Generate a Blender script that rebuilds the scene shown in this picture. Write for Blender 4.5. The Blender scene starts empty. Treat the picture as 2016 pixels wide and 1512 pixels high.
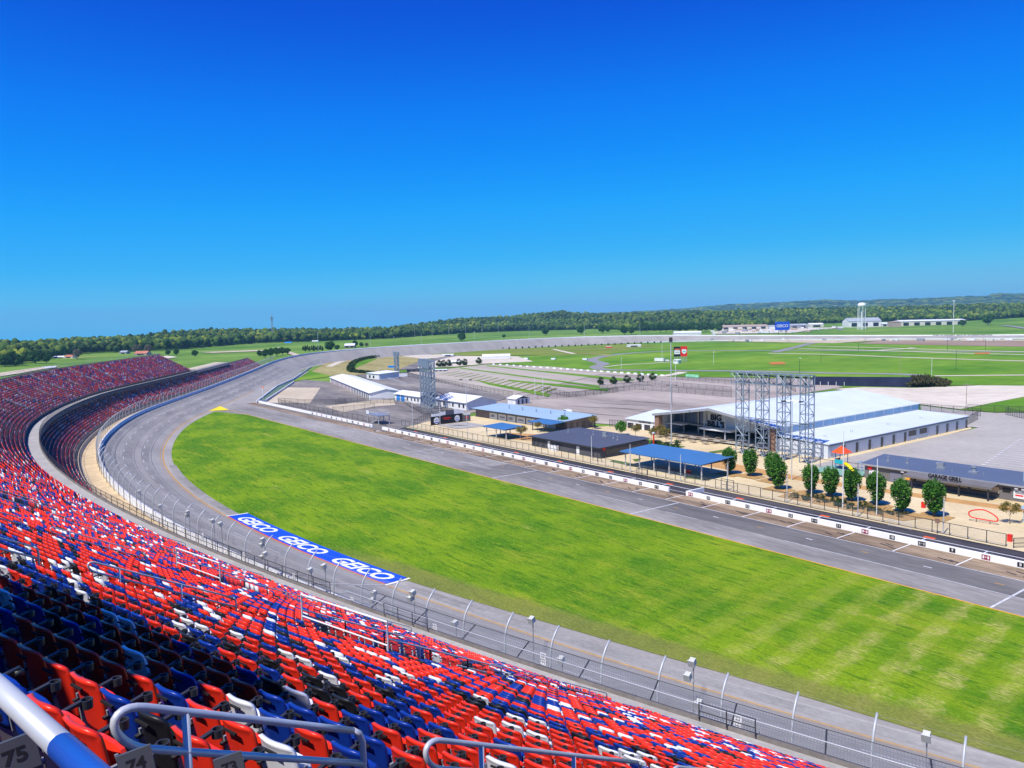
import bpy, bmesh, math, random
import numpy as np
from mathutils import Vector, Matrix
random.seed(7); rng = np.random.default_rng(11)
R = math.radians
scn = bpy.context.scene
COL = scn.collection
# ---------------------------------------------------------------- camera
CH = 35.0; F = 1550.0; PCX, PCY = 1008.0, 756.0
_v1 = np.array([-150-PCX, 650-PCY, F]); _v2 = np.array([3100-PCX, 577-PCY, F])
_v1 = _v1/np.linalg.norm(_v1); _v2 = _v2-_v1*(_v1@_v2); _v2 /= np.linalg.norm(_v2)
_up = np.cross(_v1, _v2)
if _up[1] > 0: _up = -_up
RI = np.array([-_v1, _v2, _up])                 # photo ray -> world direction
cam = bpy.data.cameras.new('camera'); co = bpy.data.objects.new('camera', cam); COL.objects.link(co)
r_, u_, f_ = RI@[1, 0, 0], RI@[0, -1, 0], RI@[0, 0, 1]
M = Matrix(((r_[0], u_[0], -f_[0], 0), (r_[1], u_[1], -f_[1], 0), (r_[2], u_[2], -f_[2], CH), (0, 0, 0, 1)))
co.matrix_world = M
cam.sensor_width = 36.0; cam.lens = F/2016*36.0; cam.clip_start = 0.05; cam.clip_end = 40000
scn.camera = co
# ---------------------------------------------------------------- light
SUN_EL = R(56); LDX, LDY = -0.25, 0.97           # horizontal way the light travels
wd = bpy.data.worlds.new('World'); scn.world = wd; wd.use_nodes = True
nt = wd.node_tree; nt.nodes.clear()
sky = nt.nodes.new('ShaderNodeTexSky'); sky.sky_type = 'NISHITA'; sky.sun_disc = False
sky.sun_elevation = SUN_EL; sky.sun_rotation = math.atan2(-LDX, -LDY)
sky.altitude = 200; sky.air_density = 1.0; sky.dust_density = 0.25; sky.ozone_density = 2.2
def _wn(t, **k):
    q = nt.nodes.new(t)
    for a_, v_ in k.items(): setattr(q, a_, v_)
    return q
m1 = _wn('ShaderNodeVectorMath', operation='SCALE'); m1.inputs['Scale'].default_value = 0.1; nt.links.new(sky.outputs[0], m1.inputs[0])
sr = _wn('ShaderNodeSeparateXYZ'); nt.links.new(m1.outputs[0], sr.inputs[0]); cr = _wn('ShaderNodeValToRGB'); cr.color_ramp.interpolation = 'EASE'
ST_ = [(.05, (.0005, .045, .42)), (.14, (.001, .080, .62)), (.192, (.001, .175, .79)), (.25, (.002, .245, .84)), (.33, (.009, .325, .86)), (.5, (.035, .41, .83)), (.63, (.085, .475, .79)), (.78, (.155, .475, .71))]
for i_, (p_, c_) in enumerate(ST_):      # the sky model's glow towards the horizon, graded to this day's deep clear blue
    e_ = cr.color_ramp.elements[i_] if i_ < 2 else cr.color_ramp.elements.new(p_)
    e_.position = p_; e_.color = (*c_, 1)
cr.color_ramp.interpolation = 'LINEAR'
nt.links.new(sr.outputs[0], cr.inputs[0]); cb = _wn('ShaderNodeVectorMath', operation='SCALE'); cb.inputs['Scale'].default_value = 10.0; nt.links.new(cr.outputs[0], cb.inputs[0])
bg = nt.nodes.new('ShaderNodeBackground'); bg.inputs['Strength'].default_value = 0.10
wo = nt.nodes.new('ShaderNodeOutputWorld'); nt.links.new(cb.outputs[0], bg.inputs[0]); nt.links.new(bg.outputs[0], wo.inputs[0])
sl = bpy.data.lights.new('sun', 'SUN'); sl.energy = 5.0; sl.angle = R(0.5); sl.color = (1.0, 0.95, 0.86)
so = bpy.data.objects.new('sun', sl); COL.objects.link(so)
ld = Vector((LDX*math.cos(SUN_EL), LDY*math.cos(SUN_EL), -math.sin(SUN_EL)))
so.rotation_euler = ld.to_track_quat('-Z', 'Y').to_euler(); so.location = (60, -200, 300)
scn.view_settings.view_transform = 'Standard'; scn.view_settings.look = 'None'
scn.view_settings.gamma = 1.0; scn.view_settings.exposure = 0.2; scn.view_settings.use_curve_mapping = False
scn.cycles.transparent_max_bounces = 40; scn.cycles.max_bounces = 6; scn.cycles.volume_bounces = 0; scn.cycles.diffuse_bounces = 2
# ---------------------------------------------------------------- photo point -> place on a level
def ray(px, py): return RI@np.array([px-PCX, py-PCY, F])
def at(px, py, z=0.0):
    d = ray(px, py); t = (z-CH)/d[2]
    return (float(d[0]*t), float(d[1]*t), z)
def atd(px, py, D):
    d = ray(px, py); d = d/np.linalg.norm(d)*D
    return (float(d[0]), float(d[1]), float(CH+d[2]))
# ---------------------------------------------------------------- materials
MATS = {}
def mat(name, col, rough=0.8, var=0.0, vs=1.0, spec=0.3, metal=0.0, bump=0.0, bs=8.0, col2=None, stretch=(1, 1, 1), fine=0.0, fs=20.0):
    """procedural surface: base colour broken up by two noises (+ second colour) and a bump"""
    if name in MATS: return MATS[name]
    m = bpy.data.materials.new(name); m.use_nodes = True; n = m.node_tree.nodes; l = m.node_tree.links
    b = n['Principled BSDF']; b.inputs['Roughness'].default_value = rough; b.inputs['Metallic'].default_value = metal
    b.inputs['Specular IOR Level'].default_value = spec
    b.inputs['Base Color'].default_value = (*col, 1)
    tc = n.new('ShaderNodeTexCoord'); mp = n.new('ShaderNodeMapping'); mp.inputs['Scale'].default_value = stretch
    l.new(tc.outputs['Object'], mp.inputs['Vector'])
    if var > 0 or col2:
        t = n.new('ShaderNodeTexNoise'); t.inputs['Scale'].default_value = vs; t.inputs['Detail'].default_value = 6; t.inputs['Roughness'].default_value = 0.62
        l.new(mp.outputs[0], t.inputs['Vector'])
        rp = n.new('ShaderNodeValToRGB'); rp.color_ramp.elements[0].position = 0.32; rp.color_ramp.elements[1].position = 0.68
        c2 = col2 or tuple(min(1, c*(1+var)) for c in col); c1 = col if col2 else tuple(c*(1-var) for c in col)
        rp.color_ramp.elements[0].color = (*c1, 1); rp.color_ramp.elements[1].color = (*c2, 1)
        l.new(t.outputs[0], rp.inputs[0]); src = rp.outputs[0]
        if fine > 0:
            t2 = n.new('ShaderNodeTexNoise'); t2.inputs['Scale'].default_value = fs; t2.inputs['Detail'].default_value = 4
            l.new(mp.outputs[0], t2.inputs['Vector'])
            mr = n.new('ShaderNodeMapRange'); mr.inputs[1].default_value = 0.3; mr.inputs[2].default_value = 0.7
            mr.inputs[3].default_value = 1-fine; mr.inputs[4].default_value = 1+fine
            l.new(t2.outputs[0], mr.inputs[0])
            mx = n.new('ShaderNodeVectorMath'); mx.operation = 'SCALE'
            l.new(src, mx.inputs[0]); l.new(mr.outputs[0], mx.inputs['Scale']); src = mx.outputs[0]
        l.new(src, b.inputs['Base Color'])
    if bump > 0:
        t3 = n.new('ShaderNodeTexNoise'); t3.inputs['Scale'].default_value = bs; t3.inputs['Detail'].default_value = 5
        l.new(mp.outputs[0], t3.inputs['Vector'])
        bp = n.new('ShaderNodeBump'); bp.inputs['Strength'].default_value = bump; bp.inputs['Distance'].default_value = 0.1
        l.new(t3.outputs[0], bp.inputs['Height']); l.new(bp.outputs[0], b.inputs['Normal'])
    MATS[name] = m; return m
def ribbed(name, col, per=0.4, axis=0, rough=0.5, depth=0.35, spec=0.4, var=0.06):
    """sheet metal or board siding with ribs across one axis"""
    if name in MATS: return MATS[name]
    m = mat(name, col, rough, var, 0.15, spec); n = m.node_tree.nodes; l = m.node_tree.links
    tc = n.new('ShaderNodeTexCoord'); sp = n.new('ShaderNodeSeparateXYZ'); l.new(tc.outputs['Object'], sp.inputs[0])
    ml = n.new('ShaderNodeMath'); ml.operation = 'MULTIPLY'; ml.inputs[1].default_value = 2*math.pi/per; l.new(sp.outputs[axis], ml.inputs[0])
    sn = n.new('ShaderNodeMath'); sn.operation = 'SINE'; l.new(ml.outputs[0], sn.inputs[0])
    pw = n.new('ShaderNodeMath'); pw.operation = 'POWER'; pw.inputs[1].default_value = 6; l.new(sn.outputs[0], pw.inputs[0])
    bp = n.new('ShaderNodeBump'); bp.inputs['Strength'].default_value = depth; bp.inputs['Distance'].default_value = 0.06
    l.new(pw.outputs[0], bp.inputs['Height']); l.new(bp.outputs[0], n['Principled BSDF'].inputs['Normal'])
    return m
def mesh_net(name, col, cover=0.16, pitch=0.06):
    """woven wire: thin diagonal wires, the rest open"""
    if name in MATS: return MATS[name]
    m = bpy.data.materials.new(name); m.use_nodes = True; n = m.node_tree.nodes; l = m.node_tree.links
    b = n['Principled BSDF']; b.inputs['Base Color'].default_value = (*col, 1); b.inputs['Metallic'].default_value = 0.2; b.inputs['Roughness'].default_value = 0.5
    tc = n.new('ShaderNodeTexCoord'); sp = n.new('ShaderNodeSeparateXYZ'); l.new(tc.outputs['Object'], sp.inputs[0])
    def mth(op, a, c):
        q = n.new('ShaderNodeMath'); q.operation = op
        for i, v in enumerate((a, c)):
            if v is None: continue
            if isinstance(v, (int, float)): q.inputs[i].default_value = v
            else: l.new(v, q.inputs[i])
        return q.outputs[0]
    u = mth('ADD', mth('MULTIPLY', sp.outputs[0], 0.8), mth('MULTIPLY', sp.outputs[1], 0.6))
    a = mth('LESS_THAN', mth('FRACT', mth('DIVIDE', mth('ADD', u, sp.outputs[2]), pitch), None), cover*0.5)
    c = mth('LESS_THAN', mth('FRACT', mth('DIVIDE', mth('SUBTRACT', u, sp.outputs[2]), pitch), None), cover*0.5)
    fac = mth('MAXIMUM', a, c)
    tr = n.new('ShaderNodeBsdfTransparent'); mx = n.new('ShaderNodeMixShader')
    l.new(fac, mx.inputs[0]); l.new(tr.outputs[0], mx.inputs[1]); l.new(b.outputs[0], mx.inputs[2])
    l.new(mx.outputs[0], n['Material Output'].inputs[0]); MATS[name] = m; return m
# ---------------------------------------------------------------- objects
def props(o, label=None, cat=None, group=None, kind=None):
    if label: o['label'] = label
    if cat: o['category'] = cat
    if group: o['group'] = group
    if kind: o['kind'] = kind
    return o
def thing(name, label, cat, loc=(0, 0, 0), group=None, rotz=0.0):
    o = bpy.data.objects.new(name, None); COL.objects.link(o); o.location = loc; o.rotation_euler = (0, 0, rotz)
    o.empty_display_size = 0.2
    return props(o, label, cat, group)
class MB:
    """collects simple shapes into ONE mesh"""
    def __init__(s): s.v = []; s.f = []; s.m = []
    def add(s, vs, fs, mi=0):
        b = len(s.v); s.v += [tuple(map(float, q)) for q in vs]; s.f += [tuple(i+b for i in f) for f in fs]; s.m += [mi]*len(fs); return s
    def quad(s, a, b, c, d, mi=0): return s.add([a, b, c, d], [(0, 1, 2, 3)], mi)
    def box(s, x0, x1, y0, y1, z0, z1, mi=0):
        return s.add([(x0, y0, z0), (x1, y0, z0), (x1, y1, z0), (x0, y1, z0), (x0, y0, z1), (x1, y0, z1), (x1, y1, z1), (x0, y1, z1)],
            [(0, 3, 2, 1), (4, 5, 6, 7), (0, 1, 5, 4), (1, 2, 6, 5), (2, 3, 7, 6), (3, 0, 4, 7)], mi)
    def obox(s, c, ax, ay, az, hx, hy, hz, mi=0):
        c, ax, ay, az = (np.array(q, float) for q in (c, ax, ay, az)); vs = []
        for k in (-1, 1):
            for i, j in ((-1, -1), (1, -1), (1, 1), (-1, 1)): vs.append(c+ax*hx*i+ay*hy*j+az*hz*k)
        return s.add(vs, [(0, 3, 2, 1), (4, 5, 6, 7), (0, 1, 5, 4), (1, 2, 6, 5), (2, 3, 7, 6), (3, 0, 4, 7)], mi)
    def prism(s, poly, z0, z1, mi=0):
        n = len(poly); z = lambda q, k: q[2] if (len(q) > 2 and k) else (z1 if k else z0)
        return s.add([(q[0], q[1], z0) for q in poly]+[(q[0], q[1], z(q, 1)) for q in poly],
            [tuple(range(n))[::-1], tuple(range(n, 2*n))]+[(i, (i+1) % n, n+(i+1) % n, n+i) for i in range(n)], mi)
    def sheet(s, poly, z, mi=0): return s.add([(q[0], q[1], z) for q in poly], [tuple(range(len(poly)))], mi)
    def tube(s, pts, r, n=8, mi=0, r1=None, cap=True):
        P = [np.array(p, float) for p in pts]; rings = []; k = len(P); ref = None
        for i, p in enumerate(P):
            t = P[min(i+1, k-1)]-P[max(i-1, 0)]; t = t/(np.linalg.norm(t)+1e-12)
            if ref is None or abs(ref@t) > 0.95: ref = np.array([0, 0, 1.0]) if abs(t[2]) < 0.9 else np.array([1.0, 0, 0])
            a = np.cross(t, ref); a /= np.linalg.norm(a); b = np.cross(t, a); ref = np.cross(a, t); 
            rr = r if r1 is None else r+(r1-r)*i/(k-1)
            rings.append([p+rr*(a*math.cos(2*math.pi*j/n)+b*math.sin(2*math.pi*j/n)) for j in range(n)])
        vs = [q for g in rings for q in g]
        fs = [(i*n+j, i*n+(j+1) % n, (i+1)*n+(j+1) % n, (i+1)*n+j) for i in range(k-1) for j in range(n)]
        if cap: fs += [tuple(range(n))[::-1], tuple(range((k-1)*n, k*n))]
        return s.add(vs, fs, mi)
    def cyl(s, x, y, z0, z1, r, n=10, mi=0, r1=None): return s.tube([(x, y, z0), (x, y, z1)], r, n, mi, r1)
    def build(s, name, m, parent=None, smooth=False, **kw):
        me = bpy.data.meshes.new(name); vs = np.array(s.v, dtype=np.float64).reshape(-1, 3)
        if parent is not None: vs = vs-np.array(rootloc(parent))
        me.from_pydata(vs.tolist(), [], s.f)
        ms = m if isinstance(m, (list, tuple)) else [m]
        for q in ms: me.materials.append(q)
        if len(ms) > 1: me.polygons.foreach_set('material_index', s.m)
        if smooth: me.polygons.foreach_set('use_smooth', [True]*len(me.polygons))
        o = bpy.data.objects.new(name, me); COL.objects.link(o)
        if parent is not None: o.parent = parent
        return props(o, **kw)
def rootloc(p):
    l = Vector(p.location)
    while p.parent is not None: p = p.parent; l = l+Vector(p.location)
    return l
def npmesh(name, V, Fq, mats, mi=None, parent=None, smooth=False, **kw):
    """numpy quads/tris -> one mesh object"""
    me = bpy.data.meshes.new(name); V = np.asarray(V, np.float32); k = Fq.shape[1]
    me.vertices.add(len(V)); me.vertices.foreach_set('co', V.ravel())
    me.loops.add(Fq.size); me.loops.foreach_set('vertex_index', Fq.astype(np.int32).ravel())
    me.polygons.add(len(Fq)); me.polygons.foreach_set('loop_start', np.arange(0, Fq.size, k, dtype=np.int32))
    me.polygons.foreach_set('loop_total', np.full(len(Fq), k, dtype=np.int32))
    for m in mats: me.materials.append(m)
    if mi is not None: me.polygons.foreach_set('material_index', np.asarray(mi, np.int32))
    if smooth: me.polygons.foreach_set('use_smooth', np.ones(len(Fq), bool))
    me.update(calc_edges=True); me.validate()
    o = bpy.data.objects.new(name, me); COL.objects.link(o)
    if parent is not None: o.parent = parent
    return props(o, **kw)
def copy_tree(o, parent=None):
    c = o.copy(); COL.objects.link(c); c.parent = parent
    for ch in list(o.children): copy_tree(ch, c)
    return c
def text_mesh(txt, size, extrude=0.0, bold=0.0, shear=0.0, sx=1.0, spacing=1.0):
    """lettering as a mesh lying in local XY, centred"""
    c = bpy.data.curves.new('lettering', 'FONT'); c.body = txt; c.size = size; c.align_x = 'CENTER'; c.align_y = 'CENTER'
    c.extrude = extrude; c.offset = bold; c.shear = shear; c.space_character = spacing; c.resolution_u = 3
    o = bpy.data.objects.new('lettering_tmp', c); COL.objects.link(o)
    dg = bpy.context.evaluated_depsgraph_get(); me = bpy.data.meshes.new_from_object(o.evaluated_get(dg))
    bpy.data.objects.remove(o); bpy.data.curves.remove(c)
    vs = [(v.co.x*sx, v.co.y, v.co.z) for v in me.vertices]; fs = [tuple(p.vertices) for p in me.polygons]
    bpy.data.meshes.remove(me); return vs, fs
def put_text(name, txt, size, org, ux, uy, m, parent=None, thick=0.02, bold=0.0, shear=0.0, sx=1.0, spacing=1.0, lift=0.004, **kw):
    """lettering on a face: org centre, ux reading direction, uy up direction"""
    vs, fs = text_mesh(txt, size, thick, bold, shear, sx, spacing); ux = np.array(ux, float); uy = np.array(uy, float)
    ux /= np.linalg.norm(ux); uy /= np.linalg.norm(uy); un = np.cross(ux, uy); g = MB()
    g.add([np.array(org)+ux*a+uy*b+un*(c+thick+lift) for a, b, c in vs], fs)
    return g.build(name, m, parent, **kw)
ORD = ['zeroth', 'first', 'second', 'third', 'fourth', 'fifth', 'sixth', 'seventh', 'eighth', 'ninth', 'tenth', 'eleventh', 'twelfth', 'thirteenth', 'fourteenth', 'fifteenth', 'sixteenth', 'seventeenth', 'eighteenth', 'nineteenth', 'twentieth',
       'twenty-first', 'twenty-second', 'twenty-third', 'twenty-fourth', 'twenty-fifth', 'twenty-sixth', 'twenty-seventh', 'twenty-eighth', 'twenty-ninth', 'thirtieth', 'thirty-first', 'thirty-second', 'thirty-third', 'thirty-fourth', 'thirty-fifth', 'thirty-sixth', 'thirty-seventh', 'thirty-eighth', 'thirty-ninth', 'fortieth']
# ---------------------------------------------------------------- the line of the outer track wall
WP = [(35.2, 68.1, 4.2), (9.7, 58.4, 4.2), (-15.9, 49.8, 4.2), (-41.5, 42.5, 4.2), (-67.2, 36.6, 4.2), (-93, 32, 4.2), (-118.8, 29, 4.2), (-144.6, 27.5, 4.2), (-170.5, 27.8, 4.2), (-196.5, 30, 4.2), (-222.4, 34.2, 4.2), (-252, 42, 4.2), (-282, 52.5, 4.2), (-311, 65.8, 4.2), (-352, 89.5, 4.6), (-404.5, 119, 5), (-480, 160, 5.7), (-560, 203, 6.6), (-610, 238, 7.4), (-642, 274, 8), (-663, 314, 8.4), (-678, 357, 8.7), (-688, 402, 8.8), (-694, 440, 8.8), (-702, 482, 8.8), (-711.4, 529.8, 8.8), (-717.4, 580.9, 8.7), (-717.9, 631.0, 8.5), (-708.1, 673.9, 8.2), (-690, 725, 7.6), (-652.8, 787.0, 6.0), (-580, 840, 4.6), (-460.9, 895, 3.5), (-352.0, 950, 3.0), (-150, 1052, 3.0)]
def spline(P, n=12):
    P = np.asarray(P, float); out = []; Q = np.vstack([2*P[0]-P[1], P, 2*P[-1]-P[-2]])
    for i in range(1, len(Q)-2):
        p0, p1, p2, p3 = Q[i-1:i+3]
        for t in np.linspace(0, 1, n, endpoint=False):
            out.append(.5*((2*p1)+(-p0+p2)*t+(2*p0-5*p1+4*p2-p3)*t*t+(-p0+3*p1-3*p2+p3)*t**3))
    out.append(P[-1]); return np.array(out)
CW = spline(WP, 16)
for _ in range(30): CW[1:-1] = .25*CW[:-2]+.5*CW[1:-1]+.25*CW[2:]
CD = np.r_[0, np.cumsum(np.linalg.norm(np.diff(CW[:, :2], axis=0), axis=1))]; CL = CD[-1]
def line_at(s, off=0.0):
    """point off metres outside the wall line at arc length s -> x, y, wall height, outward normal"""
    s = np.atleast_1d(np.asarray(s, float)); h = 2.0
    x, y, z = (np.interp(s, CD, CW[:, i]) for i in range(3))
    tx = np.interp(s+h, CD, CW[:, 0])-np.interp(s-h, CD, CW[:, 0]); ty = np.interp(s+h, CD, CW[:, 1])-np.interp(s-h, CD, CW[:, 1])
    l = np.hypot(tx, ty); tx, ty = tx/l, ty/l
    return x-ty*off, y+tx*off, z, -ty, tx
def sweep(s, prof):
    """strip mesh along the wall line; prof = [(off, z or function(s, wall z))]"""
    s = np.asarray(s, float); rows = []
    for off, z in prof:
        o_ = off(s) if callable(off) else off
        x, y, zw, _, _ = line_at(s, o_)
        rows.append(np.stack([x, y, z(s, zw) if callable(z) else np.full_like(x, z)], 1))
    n = len(s); V = np.concatenate(rows); F_ = []
    for k in range(len(prof)-1):
        i = np.arange(n-1); F_.append(np.stack([k*n+i, k*n+i+1, (k+1)*n+i+1, (k+1)*n+i], 1))
    return V, np.concatenate(F_)
# ================================================================ LAND
ASPH = mat('asphalt_track', (0.272, 0.252, 0.228), 0.85, 0.16, 0.05, 0.25, col2=(0.365, 0.338, 0.305), stretch=(1, 1.6, 1), fine=0.10, fs=1.4)
ASPH_OLD = mat('asphalt_pit', (0.168, 0.156, 0.142), 0.85, 0.3, 0.07, 0.25, col2=(0.365, 0.338, 0.305), stretch=(0.35, 1.3, 1), fine=0.16, fs=1.1)
ASPH_DARK = mat('asphalt_lane', (0.022, 0.022, 0.028), 0.8, 0.4, 0.10, 0.25, col2=(0.085, 0.075, 0.075), stretch=(0.25, 2.0, 1), fine=0.3, fs=1.2)
ASPH_LOT = mat('asphalt_lot', (0.25, 0.208, 0.175), 0.9, 0.2, 0.02, 0.2, col2=(0.47, 0.40, 0.34), stretch=(0.35, 1.6, 1), fine=0.16, fs=0.5)
ASPH_LOTR = mat('asphalt_lot_right', (0.335, 0.305, 0.27), 0.9, 0.2, 0.03, 0.2, col2=(0.43, 0.395, 0.35), fine=0.08, fs=0.6)
ASPH_BROWN = mat('asphalt_brown', (0.10, 0.092, 0.092), 0.9, 0.2, 0.03, 0.2, col2=(0.32, 0.28, 0.24), stretch=(0.4, 1.3, 1), fine=0.2, fs=0.35)
CONC_BOX = mat('pit_box_concrete', (0.10, 0.066, 0.042), 0.9, 0.2, 0.12, 0.2, col2=(0.40, 0.295, 0.19), stretch=(0.30, 2.4, 1), fine=0.28, fs=1.5)
SAND = mat('plaza_concrete', (0.55, 0.43, 0.24), 0.9, 0.2, 0.06, 0.15, col2=(0.69, 0.565, 0.345), fine=0.07, fs=0.8)
SAND_OR = mat('tan_pavers', (0.50, 0.275, 0.10), 0.9, 0.15, 0.3, 0.15, fine=0.06, fs=1.5)
TAN = mat('tan_gravel', (0.44, 0.36, 0.25), 0.95, 0.2, 0.03, 0.1, col2=(0.58, 0.49, 0.36), fine=0.1, fs=0.3)
PALE = mat('pale_gravel', (0.52, 0.455, 0.36), 0.95, 0.2, 0.02, 0.1, col2=(0.66, 0.585, 0.47), fine=0.1, fs=0.2)
OLIVE = mat('dry_grass', (0.26, 0.22, 0.085), 0.95, 0.2, 0.03, 0.05, col2=(0.40, 0.345, 0.15), stretch=(0.5, 1.5, 1), fine=0.15, fs=0.3)
DIRT = mat('red_dirt', (0.5, 0.17, 0.05), 0.95, 0.2, 0.2, 0.05)
BROWN = mat('brown_asphalt', (0.26, 0.17, 0.12), 0.95, 0.2, 0.01, 0.1, col2=(0.36, 0.27, 0.2))
WHITE = mat('white_paint', (0.80, 0.80, 0.80), 0.6, 0.08, 1.5, 0.3)
WHITE_OLD = mat('worn_white_paint', (0.55, 0.55, 0.56), 0.8, 0.25, 1.2, 0.2)
YEL = mat('yellow_paint', (0.72, 0.36, 0.02), 0.7, 0.15, 0.8, 0.2)
YELLINE = mat('worn_yellow_paint', (0.48, 0.27, 0.07), 0.8, 0.2, 0.8, 0.2)
FIELD = mat('field_grass', (0.065, 0.165, 0.018), 0.95, 0.2, 0.008, 0.05, col2=(0.20, 0.31, 0.05), stretch=(1, 0.6, 1), fine=0.18, fs=0.11)
FIELD2 = mat('infield_turf', (0.065, 0.19, 0.012), 0.95, 0.2, 0.018, 0.05, col2=(0.20, 0.32, 0.03), stretch=(1, 0.5, 1), fine=0.14, fs=0.12)
FLOOR = mat('forest_floor', (0.016, 0.045, 0.012), 1.0, 0.3, 0.02, 0.0)
ge = [(388, 812), (350, 835), (335, 862), (333, 890), (345, 930), (380, 975), (420, 1000), (470, 1012), (600, 1070), (790, 1140), (1008, 1205), (1300, 1290), (1512, 1360), (1990, 1490)]
gp = np.array([at(*p)[:2] for p in ge]); gc_fit = np.polyfit(gp[:, 0], gp[:, 1], 5)
def grass_mat():
    m = bpy.data.materials.new('trioval_grass'); m.use_nodes = True; n = m.node_tree.nodes; l = m.node_tree.links
    b = n['Principled BSDF']; b.inputs['Roughness'].default_value = 0.95; b.inputs['Specular IOR Level'].default_value = 0.08
    tc = n.new('ShaderNodeTexCoord')
    def noise(sc, st, det=5, rot=0.0):
        mp = n.new('ShaderNodeMapping'); mp.inputs['Scale'].default_value = st; mp.inputs['Rotation'].default_value = (0, 0, rot); l.new(tc.outputs['Object'], mp.inputs[0])
        t = n.new('ShaderNodeTexNoise'); t.inputs['Scale'].default_value = sc; t.inputs['Detail'].default_value = det; t.inputs['Roughness'].default_value = 0.65; l.new(mp.outputs[0], t.inputs[0]); return t.outputs[0]
    def rampf(src, a, c):
        q = n.new('ShaderNodeMapRange'); q.interpolation_type = 'SMOOTHSTEP'; q.inputs[1].default_value = a; q.inputs[2].default_value = c; l.new(src, q.inputs[0]); return q.outputs[0]
    def mixc(f, a, c):
        q = n.new('ShaderNodeMix'); q.data_type = 'RGBA'
        if isinstance(f, float): q.inputs[0].default_value = f
        else: l.new(f, q.inputs[0])
        for i, v in ((6, a), (7, c)):
            if isinstance(v, tuple): q.inputs[i].default_value = (*v, 1)
            else: l.new(v, q.inputs[i])
        return q.outputs[2]
    def mth(op, a, c=None):
        q = n.new('ShaderNodeMath'); q.operation = op
        for i, v in enumerate((a, c)):
            if v is None: continue
            if isinstance(v, (int, float)): q.inputs[i].default_value = v
            else: l.new(v, q.inputs[i])
        return q.outputs[0]
    col = mixc(rampf(noise(0.05, (1, 1.5, 1), 4, 0.5), 0.36, 0.64), (0.064, 0.174, 0.005), (0.178, 0.285, 0.007))
    col = mixc(mth('MULTIPLY', rampf(noise(0.16, (0.5, 2.0, 1), 6, 0.15), 0.50, 0.68), 0.75), col, (0.235, 0.29, 0.016))
    col = mixc(mth('MULTIPLY', rampf(noise(0.55, (0.35, 2.2, 1), 5, 0.2), 0.50, 0.66), 0.75), col, (0.030, 0.122, 0.005))
    col = mixc(mth('MULTIPLY', rampf(noise(2.2, (0.4, 1.7, 1), 4, -0.2), 0.48, 0.70), 0.6), col, (0.21, 0.33, 0.022))
    # mown lanes and dry patches towards the right end
    sp = n.new('ShaderNodeSeparateXYZ'); l.new(tc.outputs['Object'], sp.inputs[0])
    wx = mth('SINE', mth('MULTIPLY', mth('ADD', sp.outputs[0], mth('MULTIPLY', sp.outputs[1], 0.15)), 2*math.pi/4.6))
    wy = mth('SINE', mth('MULTIPLY', mth('SUBTRACT', sp.outputs[1], mth('MULTIPLY', sp.outputs[0], 0.22)), 2*math.pi/6.2))
    grid = rampf(mth('ADD', mth('MULTIPLY', mth('ADD', wx, 1.0), 0.34), mth('ADD', mth('MULTIPLY', mth('ADD', wy, 1.0), 0.16), mth('MULTIPLY', noise(0.35, (1.4, .8, 1), 7, .2), 3.0))), 1.95, 2.6)
    lane = mth('MULTIPLY', mth('MULTIPLY', rampf(wx, -.5, .5), rampf(sp.outputs[0], -90.0, -45.0)), 0.24)
    col = mixc(lane, col, (0.30, 0.33, 0.035))
    fine = rampf(noise(2.6, (0.30, 2.6, 1), 7, 0.1), 0.44, 0.58)
    reg = rampf(sp.outputs[0], -62.0, -38.0)
    col = mixc(mth('MULTIPLY', mth('MULTIPLY', grid, reg), mth('ADD', mth('MULTIPLY', fine, 0.62), 0.0)), col, (0.50, 0.42, 0.15))
    dry = rampf(noise(0.11, (0.6, 1.6, 1), 6, 0.3), 0.60, 0.72)
    col = mixc(mth('MULTIPLY', mth('MULTIPLY', dry, fine), 0.75), col, (0.42, 0.38, 0.09))
    # thin tired turf along the track edge
    qx = np.linspace(-125, -15, 40); qc = np.polyfit(qx, np.polyval(gc_fit, qx), 2)
    ye = mth('ADD', mth('ADD', mth('MULTIPLY', mth('MULTIPLY', sp.outputs[0], sp.outputs[0]), float(qc[0])), mth('MULTIPLY', sp.outputs[0], float(qc[1]))), float(qc[2]))
    dist = mth('ADD', mth('SUBTRACT', sp.outputs[1], ye), mth('MULTIPLY', mth('SUBTRACT', noise(.5, (1, 1, 1), 5), .5), 3.0))
    rim = mth('MULTIPLY', rampf(mth('SUBTRACT', 5.2, dist), 0.0, 2.5), rampf(sp.outputs[0], -120.0, -95.0))
    col = mixc(mth('MULTIPLY', rim, 0.7), col, (0.19, 0.185, 0.05))
    gr = noise(5.0, (.6, 1.6, 1), 3, .3); gm = n.new('ShaderNodeMapRange'); gm.inputs[1].default_value = .3; gm.inputs[2].default_value = .7; gm.inputs[3].default_value = .68; gm.inputs[4].default_value = 1.32; l.new(gr, gm.inputs[0])
    sc_ = n.new('ShaderNodeVectorMath'); sc_.operation = 'SCALE'; l.new(col, sc_.inputs[0]); l.new(gm.outputs[0], sc_.inputs['Scale']); col = sc_.outputs[0]
    l.new(col, b.inputs['Base Color'])
    bp = n.new('ShaderNodeBump'); bp.inputs['Strength'].default_value = 0.8; bp.inputs['Distance'].default_value = 0.12
    l.new(noise(2.5, (0.5, 1.5, 1), 6), bp.inputs['Height']); l.new(bp.outputs[0], b.inputs['Normal'])
    return m
GRASS = grass_mat()
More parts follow.
